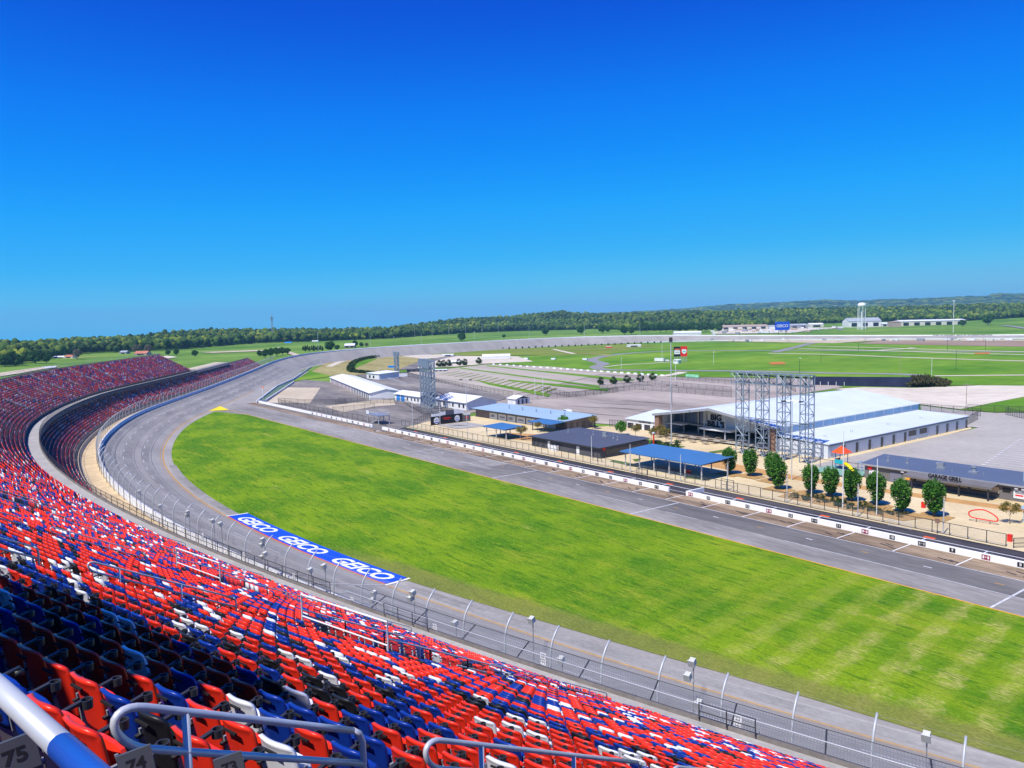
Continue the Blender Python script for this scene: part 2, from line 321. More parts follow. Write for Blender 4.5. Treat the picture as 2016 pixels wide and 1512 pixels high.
# --- horizon tables, photo column -> rows where forest starts / crown line / far ridge line
TX = np.array([-700, -300, 0, 60, 150, 250, 330, 400, 500, 620, 760, 900, 1007, 1100, 1180, 1250, 1400, 1512, 1800, 1900, 2016, 2300, 2700], float)
TB = np.array([748, 736, 722, 712, 697, 693, 690, 684, 676, 672, 667, 657, 652, 650, 648, 652, 648, 642, 631, 632, 625, 620, 615], float)
TT = np.array([684, 676, 668, 669, 666, 661, 651, 646, 646, 645.5, 643, 626, 620, 611, 616, 614, 609.5, 606.5, 601, 598, 595.5, 590, 580], float)
def hor(px): return 650-(px+150)*0.02246
def azim(px, py=640.0):
    d = ray(px, py); return math.atan2(d[0], d[1])          # clockwise from +y
AZ = np.array([azim(x) for x in TX])
def ang_len(px, py): d = ray(px, py); return d[2]/math.hypot(d[0], d[1])
SB = np.array([ang_len(x, y) for x, y in zip(TX, TB)]); ST = np.array([ang_len(x, y) for x, y in zip(TX, TT)])
RF = np.clip(34.0/np.maximum(-SB, 0.01), 700, 1950)          # forest front distance
ZF = np.maximum(CH+SB*RF, 0.3)
RR = RF*1.25+260; ZR = np.maximum(CH+ST*RR-15.0, ZF+1)
def prof_at(az):
    return (np.interp(az, AZ, q) for q in (RF, ZF, RR, ZR))
def land_z(az, r):
    rf, zf, rr, zr = prof_at(az); sm = lambda t: np.clip(t, 0, 1)**2*(3-2*np.clip(t, 0, 1))
    return np.where(r < rf, zf*sm((r-0.82*rf)/(0.18*rf)), np.where(r < rr, zf+(zr-zf)*sm((r-rf)/(rr-rf)), np.minimum(zr, CH+np.interp(az, AZ, ST)*r-15.0)-np.minimum(r-rr, 1600)*0.012))-0.12
va = np.r_[np.linspace(AZ[0], AZ[-1], 260)]
aa = np.r_[va, np.linspace(AZ[-1], AZ[0]+2*math.pi, 60)[1:-1]]
rad = np.r_[0.5, 60, 150, 300, 450, 600, 700, 760, np.arange(820, 3300, 60), 3600, 4200, 5200, 6600, 8900]
AAg, RRg = np.meshgrid(aa, rad); Zg = land_z(np.where(AAg > AZ[-1], AZ[-1], AAg), RRg)
V = np.stack([RRg*np.sin(AAg), RRg*np.cos(AAg), Zg], -1).reshape(-1, 3); na = len(aa); Fs = []; mi = []
for k in range(len(rad)-1):
    i = np.arange(na); j = (i+1) % na; Fs.append(np.stack([k*na+i, k*na+j, (k+1)*na+j, (k+1)*na+i], 1))
    mi.append((rad[k] > np.interp(np.where(aa > AZ[-1], AZ[-1], aa), AZ, RF)).astype(int))
npmesh('ground', V, np.concatenate(Fs)[:, ::-1], [FIELD, FLOOR], np.concatenate(mi), smooth=True, kind='structure')
# --- far blue ridge
HX = np.array([900, 1150, 1250, 1300, 1350, 1433, 1512, 1570, 1625, 1690, 1763, 1830, 1890, 1935, 1965, 2016, 2100, 2300, 2700], float)
HY = np.array([632, 619, 614, 611.5, 608, 600, 597.5, 594, 591.5, 593, 589.5, 588, 585, 583.5, 578.5, 579.5, 583, 586, 600], float)
ha = np.linspace(azim(900), azim(2700), 160); HAZ = np.array([azim(x) for x in HX]); HS = np.array([ang_len(x, y) for x, y in zip(HX, HY)])
hz = CH+np.interp(ha, HAZ, HS)*7000
hz += np.interp(np.arange(160), np.arange(0, 160, 2), rng.normal(0, 3.0, 80))
prof = [(5200, 0.0), (5700, 0.35), (6200, 0.55), (6600, 0.82), (7000, 1.0), (7600, 0.6), (8600, 0.0)]
V = np.concatenate([np.stack([r*np.sin(ha), r*np.cos(ha), hz*k-3+(rng.normal(0, 5, 160) if 0 < k < 1 else 0)], 1) for r, k in prof]); n = 160
Fq = np.concatenate([np.stack([k*n+np.arange(n-1), k*n+np.arange(1, n), (k+1)*n+np.arange(1, n), (k+1)*n+np.arange(n-1)], 1) for k in range(len(prof)-1)])
HILL = mat('wooded_hill', (0.022, 0.060, 0.018), 1.0, 0.4, 0.006, 0.0, col2=(0.05, 0.105, 0.03), bump=1.0, bs=0.02)
npmesh('hills', V, Fq[:, ::-1], [HILL], smooth=True, kind='structure')
# --- overlays on the flat ground (each a real paved or grown area)
LZ = [0.0]
def area(name, pts, m, px=True, z=None):
    if z is None: LZ[0] += 0.006; z = 0.02+LZ[0]
    P = [at(*p, 0)[:2] if px else p for p in pts]
    return MB().sheet(P, z).build(name, m, kind='structure')
def ribbon(name, pts, w, m, px=True, z=None, n=8):
    if z is None: LZ[0] += 0.006; z = 0.02+LZ[0]
    P = spline([at(*p, 0)[:2] if px else p for p in pts], n); g = MB(); t = np.gradient(P, axis=0); t /= np.linalg.norm(t, axis=1)[:, None]+1e-9
    nn = np.stack([-t[:, 1], t[:, 0]], 1)*w/2
    for i in range(len(P)-1):
        g.quad((*(P[i]-nn[i]), z), (*(P[i+1]-nn[i+1]), z), (*(P[i+1]+nn[i+1]), z), (*(P[i]+nn[i]), z))
    return g.build(name, m, kind='structure')
# track, apron and banks swept along the wall
S1 = np.r_[np.arange(0, 900, 3.0), np.arange(900, CL, 8.0)]
V, Fq = sweep(S1, [(0.0, lambda s, z: z-0.05), (-3.5, lambda s, z: .15+(z-.2)*.75), (-7, lambda s, z: .15+(z-.2)*.5), (-10.5, lambda s, z: .15+(z-.2)*.25), (-14.0, 0.15)])
npmesh('track', V, Fq, [ASPH], smooth=True, kind='structure')
apw = lambda s: np.where(s < 300, -19.0, np.where(s < 620, -27.0, -19.0))
V, Fq = sweep(S1, [(-14.0, 0.15), (-17.0, 0.03), (apw, -0.01)])
npmesh('apron', V, Fq, [ASPH], smooth=True, kind='structure')
V, Fq = sweep(S1[S1 > 640], [(0.3, lambda s, z: z-0.15), (2.5, lambda s, z: z-0.4), (24, 0.0), (40, -0.3)])
npmesh('embankment', V, Fq, [FIELD], smooth=True, kind='structure')
def line_mark(name, s0, s1, off, w, m, dash=None, z0=0.012):
    V = []; Fq = []; k = 0; segs = [(s0, s1)] if not dash else [(a, a+dash[0]) for a in np.arange(s0, s1, sum(dash))]
    zz = lambda o: (lambda s, z: (0.15+(z-0.2)*(o+14)/14 if o > -14 else 0.15-(-o-14)*.04+0*z)+z0)
    for a, b in segs:
        ss = np.linspace(a, b, max(2, int((b-a)/3)+1)); v, f = sweep(ss, [(off+w/2, zz(off+w/2)), (off-w/2, zz(off-w/2))])
        V.append(v); Fq.append(f+k); k += len(v)
    return npmesh(name, np.concatenate(V), np.concatenate(Fq), [m], kind='structure')
line_mark('yellow_line', 0, 470, -14.15, 0.32, YELLINE); line_mark('yellow_line', 0, 470, -13.45, 0.12, YELLINE)
line_mark('lane_dashes', 0, 620, -9.4, 0.16, WHITE_OLD, (4.5, 8)); line_mark('lane_dashes', 0, 620, -5.0, 0.16, WHITE_OLD, (4.5, 8))
GROOVE = mat('worn_groove', (0.215, 0.2, 0.182), 0.8, .18, .08, .25, col2=(.30, .28, .253), fine=.14, fs=1.0)
line_mark('worn_groove', 0, 620, -5.9, 2.3, GROOVE, z0=.006); line_mark('worn_groove', 0, 620, -9.9, 1.9, GROOVE, z0=.006); line_mark('worn_groove', 0, 620, -1.8, 1.0, GROOVE, z0=.006); line_mark('worn_groove', 0, 250, -15.8, 1.6, mat('apron_stain', (.18, .168, .155), .85, .2, .09, .2, col2=(.34, .315, .285), fine=.15, fs=1.2), z0=.02)
RUB = mat('rubber_mark', (0.12, 0.12, 0.135), 0.8, 0.2, 0.4)
line_mark('seam_line', 0, 600, -3.2, 0.14, RUB); line_mark('seam_line', 0, 600, -7.4, 0.12, RUB); line_mark('seam_line', 0, 600, -11.3, 0.14, RUB)
# tri-oval grass: pit edge at y=97, track edge fitted along the apron
gs = np.arange(-10, 345, 3.0); ge = [(388, 812), (350, 835), (335, 862), (333, 890), (345, 930), (380, 975), (420, 1000), (470, 1012), (600, 1070), (790, 1140), (1008, 1205), (1300, 1290), (1512, 1360), (1990, 1490)]
gp = np.array([at(*p)[:2] for p in ge]); gc = np.polyfit(gp[:, 0], gp[:, 1], 5)
gx = np.r_[np.linspace(-323, 40, 160)]; gy = np.polyval(gc, np.clip(gx, -324, -20)); gy = np.where(gx > -20, np.polyval(gc, -20)+(gx+20)*0.36, gy)
gpoly = [(float(a), float(b)) for a, b in zip(gx, gy)]+[(40, 96.9), (-300, 96.9)]
g = MB(); zg = 0.06
for i in range(len(gx)-1):
    top = lambda x: 96.9 if x > -300 else 90.5+(x+323)/23*6.4
    g.quad((gx[i], gy[i], zg), (gx[i+1], gy[i+1], zg), (gx[i+1], top(gx[i+1]), zg), (gx[i], top(gx[i]), zg))
g.build('infield_grass', GRASS, kind='structure')
# pit road, boxes, lane
area('pit_road', [(-300, 97.0), (45, 97.0), (45, 110.0), (-345, 110.0), (-352, 106), (-325, 90)], ASPH_OLD, False, 0.035)
area('pit_road_lane', [(-150, 103.3), (45, 103.3), (45, 109.9), (-150, 109.9)], mat('dark_asphalt_lane', (.085, .08, .078), .85, .2, .06, .25, col2=(.235, .218, .2), stretch=(.3, 1.4, 1), fine=.16, fs=1.0), False, .041)
area('pit_edge_line', [(-322, 96.9), (45, 96.9), (45, 97.15), (-322, 97.15)], YEL, False, 0.07)
area('pit_boxes', [(-343, 110.0), (45, 110.0), (45, 115.3), (-343, 115.3)], CONC_BOX, False, 0.035)
area('box_line', [(-240, 109.9), (45, 109.9), (45, 110.06), (-240, 110.06)], WHITE_OLD, False, 0.045)
g = MB()
for x in np.arange(-240, 40, 8.72): g.quad((x-.09, 110.1, .048), (x+.09, 110.1, .048), (x+.09, 115.2, .048), (x-.09, 115.2, .048))
g.build('box_dividers', WHITE, kind='structure')
g = MB()
for x in (-38.6, -97.0, -139.0, -181.5, -232): g.quad((x-.14, 97.3, .05), (x+.14, 97.3, .05), (x+.14, 109.8, .05), (x-.14, 109.8, .05))
for a, b in ((-37, 40), (-70, -37), (-94, -87), (-112, -101), (-133, -120), (-160, -148), (-190, -175), (-220, -205), (-255, -240), (-290, -275)):
    g.quad((a, 103.1, .05), (b, 103.1, .05), (b, 103.24, .05), (a, 103.24, .05))
g.build('pit_road_lines', WHITE_OLD, kind='structure')
g = MB()
for i, x in enumerate(np.arange(-300, 30, 8.9)):
    g.quad((x, 106.5, .05), (x+1.1, 106.5, .05), (x+1.1, 106.75, .05), (x, 106.75, .05), 1 if i % 2 else 0)
g.build('pit_road_dashes', [WHITE_OLD, YELLINE], kind='structure')
area('pit_lane', [(-340, 115.6), (45, 115.6), (45, 123.4), (-330, 122.6)], ASPH_DARK, False, 0.04)
g = MB(); g.quad((-250, 119.95, .05), (45, 119.95, .05), (45, 120.15, .05), (-250, 120.15, .05)); g.quad((-250, 117.0, .05), (45, 117.0, .05), (45, 117.12, .05), (-250, 117.12, .05))
for x in np.arange(-240, 40, 8.72): g.quad((x-.09, 116, .052), (x+.09, 116, .052), (x+.09, 119.9, .052), (x-.09, 119.9, .052))
g.build('lane_lines', WHITE, kind='structure')
ORANGE = mat('orange_paint', (0.75, 0.12, 0.03), 0.6, 0.1, 1.0)
g = MB()
for x in np.arange(-232, 30, 17.44): g.quad((x, 120.4, .052), (x+1.7, 120.4, .052), (x+1.7, 121.2, .052), (x, 121.2, .052))
g.build('orange_marks', ORANGE, kind='structure')
BLK = mat('black_paint', (0.015, 0.015, 0.017), 0.6, 0.2, 2.0)
g = MB()
for i, x in enumerate(np.arange(-236, 30, 8.72)):
    for k in range(3):
        a = x+1.6+k*0.9+random.uniform(-.4, .4); y = 111.6+random.uniform(0, 2)
        g.quad((a, y, .045), (a+1.4, y-.5, .045), (a+1.5, y-.25, .045), (a+.1, y+.25, .045))
g.build('tyre_marks', BLK, kind='structure')
# yellow painted wedge where pit exit meets the track
area('painted_wedge', [(388, 812.5), (403, 797.5), (425, 797), (452, 808.5), (420, 809.5)], mat('bright_yellow_paint', (0.85, 0.66, 0.0), 0.6, 0.06, 0.3), z=0.22)
area('painted_wedge', [(403, 805), (418, 801), (430, 801), (422, 805.5)], BLK, z=0.24)
# plaza and lots
area('plaza', [(-246, 123.5), (45, 123.5), (45, 158), (-86, 158.2), (-99.5, 166), (-101.5, 240), (-104, 244), (-104, 168.6), (-158, 168.6), (-170, 190), (-177, 178), (-182, 166), (-233, 164), (-233, 130)], SAND, False)
area('path', [(-95, 142.5), (-58, 146.7), (-30, 151), (-30, 154), (-59, 150), (-95, 146.2)], SAND_OR, False)
area('path', [(-120, 141), (-95, 142.5), (-95, 146.2), (-122, 149)], SAND_OR, False)
area('path', [(-185, 131), (-172, 136), (-180, 145), (-192, 140)], SAND_OR, False)
area('parking_lot', [(-101, 158.5), (45, 158.5), at(2120, 850)[:2], at(2100, 812)[:2], at(1960, 813)[:2], at(1890, 808)[:2], at(1812, 798.5)[:2], (-117, 244), (-101, 243)], ASPH_LOTR, False)
area('parking_lot', [(740, 500+350), (935, 812), (1180, 834), (1232, 838), (1300, 815), (1410, 803), (1660, 762), (1590, 746), (1310, 742), (1180, 737), (1000, 776), (960, 780), (920, 792), (900, 800), (760, 830)], ASPH_LOT)
area('lot_left', [(505, 797), (580, 752), (600, 748), (652, 752), (800, 792), (960, 800), (936, 806), (760, 851), (700, 838)], ASPH_BROWN)
area('tan_slab', [(566, 763), (631, 763.5), (610, 794), (525, 793)], TAN)
area('tan_slab', [(640, 800), (742, 787), (775, 788), (778, 797), (740, 800), (672, 812)], TAN)
area('service_lot', [(705, 738), (730, 742), (770, 742), (1010, 790), (960, 783), (860, 786), (800, 765)], ASPH_BROWN)
g = MB()
for k in range(20):
    y = 171.0+3.0*k; x0 = -73.0-.6*k; g.quad((x0, y-.07, .12), (x0+17, y-.07, .12), (x0+17, y+.07, .12), (x0, y+.07, .12)); g.quad((x0-.5, y-.3, .13), (x0+.3, y-.3, .13), (x0+.3, y+.3, .13), (x0-.5, y+.3, .13))
g.build('parking_lines', WHITE, kind='structure')
area('road', [(1640, 766), (1700, 762.5), (1800, 764), (1900, 760), (2040, 754), (2040, 777), (1960, 792), (1890, 806), (1800, 795), (1720, 775)], PALE)
area('turf_patch', [(2040, 777.5), (1960, 792.5), (1888, 807), (1960, 812), (2040, 811)], FIELD2)
STREAK = mat('dark_streak', (0.15, 0.125, 0.11), 0.9, 0.3, 0.3)
for k, (a, y, b) in enumerate([(1060, 806, 1180), (1090, 798, 1260), (1150, 792, 1300), (1040, 820, 1150), (1180, 801, 1290), (1240, 808, 1330), (1120, 812, 1235), (1215, 788, 1330), (1010, 811, 1080)]):
    area('worn_strip', [(a, y), ((a+b)/2, y+2.6+(b-a)*.01), (b, y+6+(b-a)*.02), ((a+b)/2, y+3.5+(b-a)*.01)], STREAK)
# --- middle infield
area('infield_turf', [(1060, 700), (1300, 676), (1600, 674), (2060, 684), (2060, 760), (1830, 758), (1600, 745), (1310, 742), (1190, 737), (1060, 722), (960, 712)], FIELD2)
area('inner_grass', [(800, 694), (1010, 687), (1260, 677), (1300, 680), (1180, 700), (1000, 700), (880, 700)], mat('olive_turf', (0.11, 0.19, 0.022), 0.95, 0.2, 0.02, 0.05, col2=(0.24, 0.27, 0.05), stretch=(1, .5, 1)))
area('dry_ground', [(608, 735), (640, 716), (690, 706), (745, 702.5), (800, 701), (838, 706), (800, 722), (775, 736), (722, 740), (655, 741)], OLIVE)
area('dry_ground', [(690, 728), (696, 717), (720, 708), (745, 706), (700, 725)], FIELD2)
area('turf_patch', [(575, 752), (610, 731), (655, 741), (600, 748)], FIELD2)
area('gravel', [(805, 726), (850, 708), (900, 701), (1020, 702), (1050, 712), (960, 716), (900, 722)], PALE)
area('gravel', [(780, 700), (870, 698), (880, 703), (836, 707)], PALE)
ribbon('service_road', [(800, 728), (822, 718), (852, 709), (885, 702), (900, 700)], 11, ASPH_BROWN)
ribbon('service_road', [(648, 722), (672, 712), (700, 707)], 6, PALE)
area('striped_lot', [(870, 728), (960, 718), (1080, 722), (1310, 742), (1180, 738), (1010, 778), (985, 772), (860, 738)], mat('striped_gravel', (0.36, 0.31, 0.25), 0.95, 0.2, 0.05, 0.05, col2=(0.47, 0.41, 0.34), stretch=(.4, 1.5, 1)))
for a, b, c, d in [((905, 724), (1180, 760), (1180, 763.5), (905, 726)), ((865, 735), (1085, 777), (1080, 782), (860, 738)), ((960, 719.5), (1230, 748), (1225, 750.5), (955, 721)), ((1000, 748), (1200, 778-12), (1195, 771), (1000, 751)), ((1075, 731), (1250, 748), (1245, 750), (1070, 732.6))]:
    area('turf_strip', [a, b, c, d], FIELD2)
area('service_lot', [(700, 738), (800, 734), (1008, 783), (960, 795), (800, 778)], ASPH_BROWN)
area('striped_lot', [(800, 733), (872, 727), (1015, 777), (1008, 783), (960, 772)], MATS['striped_gravel'])
g = MB()
for k in range(16):
    t = k/15; p0 = at(868+t*200, 738+t*38); p1 = at(905+t*190, 731+t*34)
    d = np.array(p1[:2])-np.array(p0[:2]); d /= np.linalg.norm(d); nn = np.array([-d[1], d[0]])*.6
    g.quad((*(np.array(p0[:2])-nn), .3), (*(np.array(p1[:2])-nn), .3), (*(np.array(p1[:2])+nn), .3), (*(np.array(p0[:2])+nn), .3))
g.build('lot_stripes', MATS['olive_turf'], kind='structure')
ROADM = mat('road_course_asphalt', (0.25, 0.24, 0.24), 0.9, 0.1, 0.05)
ribbon('road_course', [(2060, 694), (1800, 692), (1600, 690.5), (1480, 690.8), (1343, 691), (1254, 694.8), (1195, 701), (1166, 708.5), (1178, 713.5), (1188, 717), (1174, 722.5), (1182, 727), (1215, 729), (1300, 730), (1420, 730.8), (1512, 732), (1650, 735.5), (1760, 737), (1815, 740)], 9, ROADM, n=14)
ribbon('road', [(1188, 723), (1230, 718.5), (1280, 716), (1340, 712)], 3.5, PALE); ribbon('road', [(1300, 742), (1330, 737), (1345, 733)], 6, PALE)
ribbon('dirt_track', [(2060, 713), (1900, 708), (1763, 703.5), (1640, 698.5), (1512, 696)], 6, PALE)
ribbon('dirt_track', [(2060, 700), (1900, 696), (1740, 691), (1572, 687)], 6, PALE); ribbon('dirt_track', [(2060, 694), (1900, 690.5), (1760, 686), (1590, 681.5)], 6, PALE)
ribbon('dirt_track', [(1720, 691), (1780, 687), (1800, 685)], 6, PALE); ribbon('dirt_track', [(2060, 739), (1940, 740), (1840, 741)], 5, PALE)
ribbon('road', [(1525, 694), (1570, 683), (1600, 676), (1650, 671)], 8, ROADM)
area('brown_strip', [(1690, 677), (1728, 671.5), (2060, 672.5), (2060, 684), (1900, 681)], BROWN)
area('pale_strip', [(1400, 672), (1728, 668.5), (2060, 669), (2060, 672), (1728, 671), (1640, 676)], TAN)
ribbon('dirt_track', [(1060, 700), (1130, 696), (1180, 698), (1200, 701)], 6, OLIVE); ribbon('dirt_track', [(1008, 692), (1110, 690), (1240, 686), (1330, 684)], 7, OLIVE)
ribbon('dirt_track', [(1130, 697), (1100, 690.5), (1090, 688)], 5, PALE)
area('dirt_patch', [(1512, 714.5), (1540, 713), (1549, 717), (1520, 719)], DIRT); area('dirt_patch', [(1918, 695.5), (1950, 694.5), (1948, 697.5), (1920, 698)], DIRT)
area('works_yard', [(1400, 658), (1420, 649), (1512, 641), (1620, 641), (1660, 646), (1600, 650), (1560, 656)], PALE, z=0.6)
area('works_yard', [(1620, 641), (1700, 638), (1800, 637), (1910, 637), (1910, 641), (1700, 645)], PALE, z=0.6)
ribbon('road', [(1935, 634), (1960, 639), (2000, 644), (2050, 652)], 12, ROADM, z=0.7)
area('dry_field', [(1945, 633), (1980, 626), (2080, 624), (2080, 640), (2000, 638)], OLIVE, z=0.65)
for q in ([(560, 672), (640, 668), (720, 664), (700, 666.5), (600, 674)], [(870, 671), (980, 662), (1010, 661), (900, 671.5)]): area('mown_strip', q, mat('mown_grass', (0.14, 0.29, 0.04), 0.95, 0.2, .03), z=0.5)
area('field_track', [(392, 694), (500, 690), (545, 689), (545, 690.5), (420, 695.5)], TAN, z=0.5); area('field_track', [(545, 683), (575, 694), (605, 704), (590, 706), (552, 690)], TAN, z=0.52)
area('field_track', [(0, 735), (90, 722), (120, 721), (40, 736), (0, 742)], TAN, z=0.5); area('field_track', [(80, 724), (110, 721), (112, 724), (90, 727)], WHITE_OLD, z=0.56)
area('gravel_lot', [(200, 718), (270, 707), (330, 701), (350, 704), (250, 716)], PALE, z=0.5); area('field_strip', [(105, 703), (230, 697), (240, 699), (120, 709)], mat('yellow_field', (0.24, 0.29, 0.05), 0.95, 0.2, .03), z=0.5)
# ================================================================ WOODS
def leaf_mat(name, c1, c2, c3, pos=0.5):
    m = bpy.data.materials.new(name); m.use_nodes = True; n = m.node_tree.nodes; l = m.node_tree.links; b = n['Principled BSDF']
    b.inputs['Roughness'].default_value = 0.75; b.inputs['Specular IOR Level'].default_value = 0.15
    g = n.new('ShaderNodeNewGeometry'); rp = n.new('ShaderNodeValToRGB'); rp.color_ramp.elements[0].color = (*c1, 1); rp.color_ramp.elements[1].color = (*c3, 1)
    e = rp.color_ramp.elements.new(pos); e.color = (*c2, 1); l.new(g.outputs['Random Per Island'], rp.inputs[0]); l.new(rp.outputs[0], b.inputs['Base Color']); return m
def wood_mat():
    m = leaf_mat('wood_crowns', (0.015, 0.046, 0.009), (0.048, 0.105, 0.012), (0.125, 0.17, 0.019), 0.6); n = m.node_tree.nodes; l = m.node_tree.links; b = n['Principled BSDF']
    src = b.inputs['Base Color'].links[0].from_socket; tc = n.new('ShaderNodeTexCoord'); t = n.new('ShaderNodeTexNoise'); t.inputs['Scale'].default_value = 0.007; t.inputs['Detail'].default_value = 5; l.new(tc.outputs['Object'], t.inputs[0])
    rp = n.new('ShaderNodeValToRGB'); rp.color_ramp.elements[0].position = .36; rp.color_ramp.elements[1].position = .66; rp.color_ramp.elements[0].color = (.55, .62, .75, 1); rp.color_ramp.elements[1].color = (2.1, 1.75, 1.2, 1); l.new(t.outputs[0], rp.inputs[0])
    mx = n.new('ShaderNodeVectorMath'); mx.operation = 'MULTIPLY'; l.new(src, mx.inputs[0]); l.new(rp.outputs[0], mx.inputs[1]); l.new(mx.outputs[0], b.inputs['Base Color'])
    t2 = n.new('ShaderNodeTexNoise'); t2.inputs['Scale'].default_value = 0.5; t2.inputs['Detail'].default_value = 4; l.new(tc.outputs['Object'], t2.inputs[0]); bp = n.new('ShaderNodeBump'); bp.inputs['Strength'].default_value = 1.0; bp.inputs['Distance'].default_value = 1.6; l.new(t2.outputs[0], bp.inputs['Height']); l.new(bp.outputs[0], b.inputs['Normal']); return m
WOOD = wood_mat()
def ico(sub):
    bm = bmesh.new(); bmesh.ops.create_icosphere(bm, subdivisions=sub, radius=1.0)
    v = np.array([q.co for q in bm.verts]); f = np.array([[q.index for q in t.verts] for t in bm.faces]); bm.free(); return v, f
iv, iff = ico(2)
def crowns(P, Rr, Hh, blobs=3):
    """lumpy crowns: several noisy balls for each tree foot P"""
    Vs = []; Fs = []; base = 0
    var = [iv*(1+0.38*np.sin(iv@rng.normal(0, 3.2, 3)+rng.uniform(0, 6))[:, None]*0.5+rng.normal(0, 0.10, (len(iv), 1))) for _ in range(24)]
    for (x, y, z), r, h in zip(P, Rr, Hh):
        for k in range(blobs):
            q = var[rng.integers(24)]; s = r*rng.uniform(0.5, 0.95); a = rng.uniform(0, 6.283); d = r*rng.uniform(0, 0.6) if k else 0
            zc = z+h*rng.uniform(0.45, 0.78) if k else z+h*0.62
            sz = min(s*rng.uniform(0.75, 1.15), h*0.45)
            Vs.append(q*np.array([s, s, sz])+np.array([x+d*math.cos(a), y+d*math.sin(a), zc])); Fs.append(iff+base); base += len(iv)
    return np.concatenate(Vs), np.concatenate(Fs)
N = 15000; az = rng.uniform(AZ[1], AZ[-2], N*3)
rf = np.interp(az, AZ, RF); rr = np.interp(az, AZ, RR); t = rng.uniform(0, 1, N*3)**1.5
r = rf+(rr+60-rf)*t; keep = rng.uniform(0, 1, N*3) < 0.5*(r/1500); az, r = az[keep][:N], r[keep][:N]
z = land_z(az, r); P = np.stack([r*np.sin(az), r*np.cos(az), z], 1); hh = rng.uniform(8, 18, len(az)); rad_ = rng.uniform(2.6, 6.2, len(az))
V, Fq = crowns(P, rad_, hh, 2)
npmesh('wood', V, Fq, [WOOD], kind='stuff', label='dark green mixed wood covering the low hills beyond the track', cat='wood')
# far ridge trees as a lumpy skin
N = 2600; az = rng.uniform(azim(1100), azim(2200), N); hzz = CH+np.interp(az, HAZ, HS)*7000; k = rng.uniform(0, 1, N)**0.6; r = 5200+1800*k
kk = np.interp(r, [p[0] for p in prof], [p[1] for p in prof]); P = np.stack([r*np.sin(az), r*np.cos(az), hzz*kk-6], 1)
V, Fq = crowns(P, rng.uniform(25, 50, N), rng.uniform(9, 15, N), 1)
npmesh('ridge_wood', V, Fq, [WOOD], kind='stuff', label='hazy blue green wood on the farthest ridge at right', cat='wood')
# haze: one box round the whole scene
hm = bpy.data.materials.new('haze'); hm.use_nodes = True; n = hm.node_tree.nodes; n.clear()
vo = n.new('ShaderNodeVolumePrincipled'); vo.inputs['Density'].default_value = 8.0e-5; vo.inputs['Color'].default_value = (0.30, 0.66, 1.0, 1); vo.inputs['Anisotropy'].default_value = 0.0
ou = n.new('ShaderNodeOutputMaterial'); hm.node_tree.links.new(vo.outputs[0], ou.inputs['Volume'])
HAZE_ON = True
if HAZE_ON: MB().box(-9100, 9100, -9100, 9100, -40, 175).build('haze', hm, kind='stuff')
BARK = mat('bark', (0.16, 0.115, 0.08), 0.95, 0.3, 3.0)
def leaf_cloud(n, rx, ry, rz, cz, size, egg=0.0, clumps=14, shell=0.55):
    """small leaf faces in clumps through an egg-shaped crown"""
    C = []
    while len(C) < clumps:
        d = rng.normal(0, 1, 3); d /= np.linalg.norm(d); C.append(d*rng.uniform(shell, 0.88))
    C = np.array(C); P = C[rng.integers(0, clumps, n)]+rng.normal(0, 0.20, (n, 3)); k = np.linalg.norm(P, axis=1); P = P[(k < 1.06)]
    f = 1-egg*P[:, 2]; P = P*np.array([rx, ry, rz]); P[:, 0] *= f; P[:, 1] *= f; P[:, 2] += cz; m = len(P)
    a = rng.normal(0, 1, (m, 3)); a /= np.linalg.norm(a, axis=1)[:, None]; b = np.cross(a, rng.normal(0, 1, (m, 3))); b /= np.linalg.norm(b, axis=1)[:, None]
    s = (size*rng.uniform(0.6, 1.35, m))[:, None]; a = a*s; b = b*s*0.6
    V = np.stack([P-a, P-b, P+a, P+b], 1).reshape(-1, 3); return V, np.arange(4*m).reshape(-1, 4)
def trunk_mesh(h, r, crown, n=5, lean=0.0):
    g = MB(); g.tube([(0, 0, -.1), (lean*.3, 0, h*.5), (lean, 0, h)], r, 8, 0, r*.55)
    for k in range(n):
        a = 6.283*k/n+random.uniform(-.4, .4); z0 = h*random.uniform(.6, 1); e = crown*random.uniform(.5, .85)
        g.tube([(lean*z0/h, 0, z0), (lean+e*.5*math.cos(a), e*.5*math.sin(a), z0+e*.6), (lean+e*.8*math.cos(a), e*.8*math.sin(a), z0+e*1.3)], r*.45, 6, 0, r*.15)
    return g
def tree_kind(name, h, rx, rz, cz, n, size, mat_, th, tr, egg=0.0, clumps=16, limbs=5, shell=.55):
    """prototype tree at origin: thing > trunk, crown"""
    t = thing(name, '-', 'tree'); trunk_mesh(th, tr, rx, limbs).build('trunk', BARK, t, True)
    V, Fq = leaf_cloud(n, rx, rx, rz, cz, size, egg, clumps, shell); npmesh('crown', V, Fq, [mat_], parent=t); return t
PLACED = set()
def place(proto, x, y, z, sc, label, group=None, rot=None, name=None, cat=None):
    o = proto if proto.name not in PLACED else copy_tree(proto)
    PLACED.add(proto.name); PLACED.add(o.name)
    o.location = (x, y, z); o.scale = (sc, sc, sc) if not isinstance(sc, tuple) else sc; o.rotation_euler = (0, 0, random.uniform(0, 6.28) if rot is None else rot)
    props(o, label, cat or 'tree', group); return o
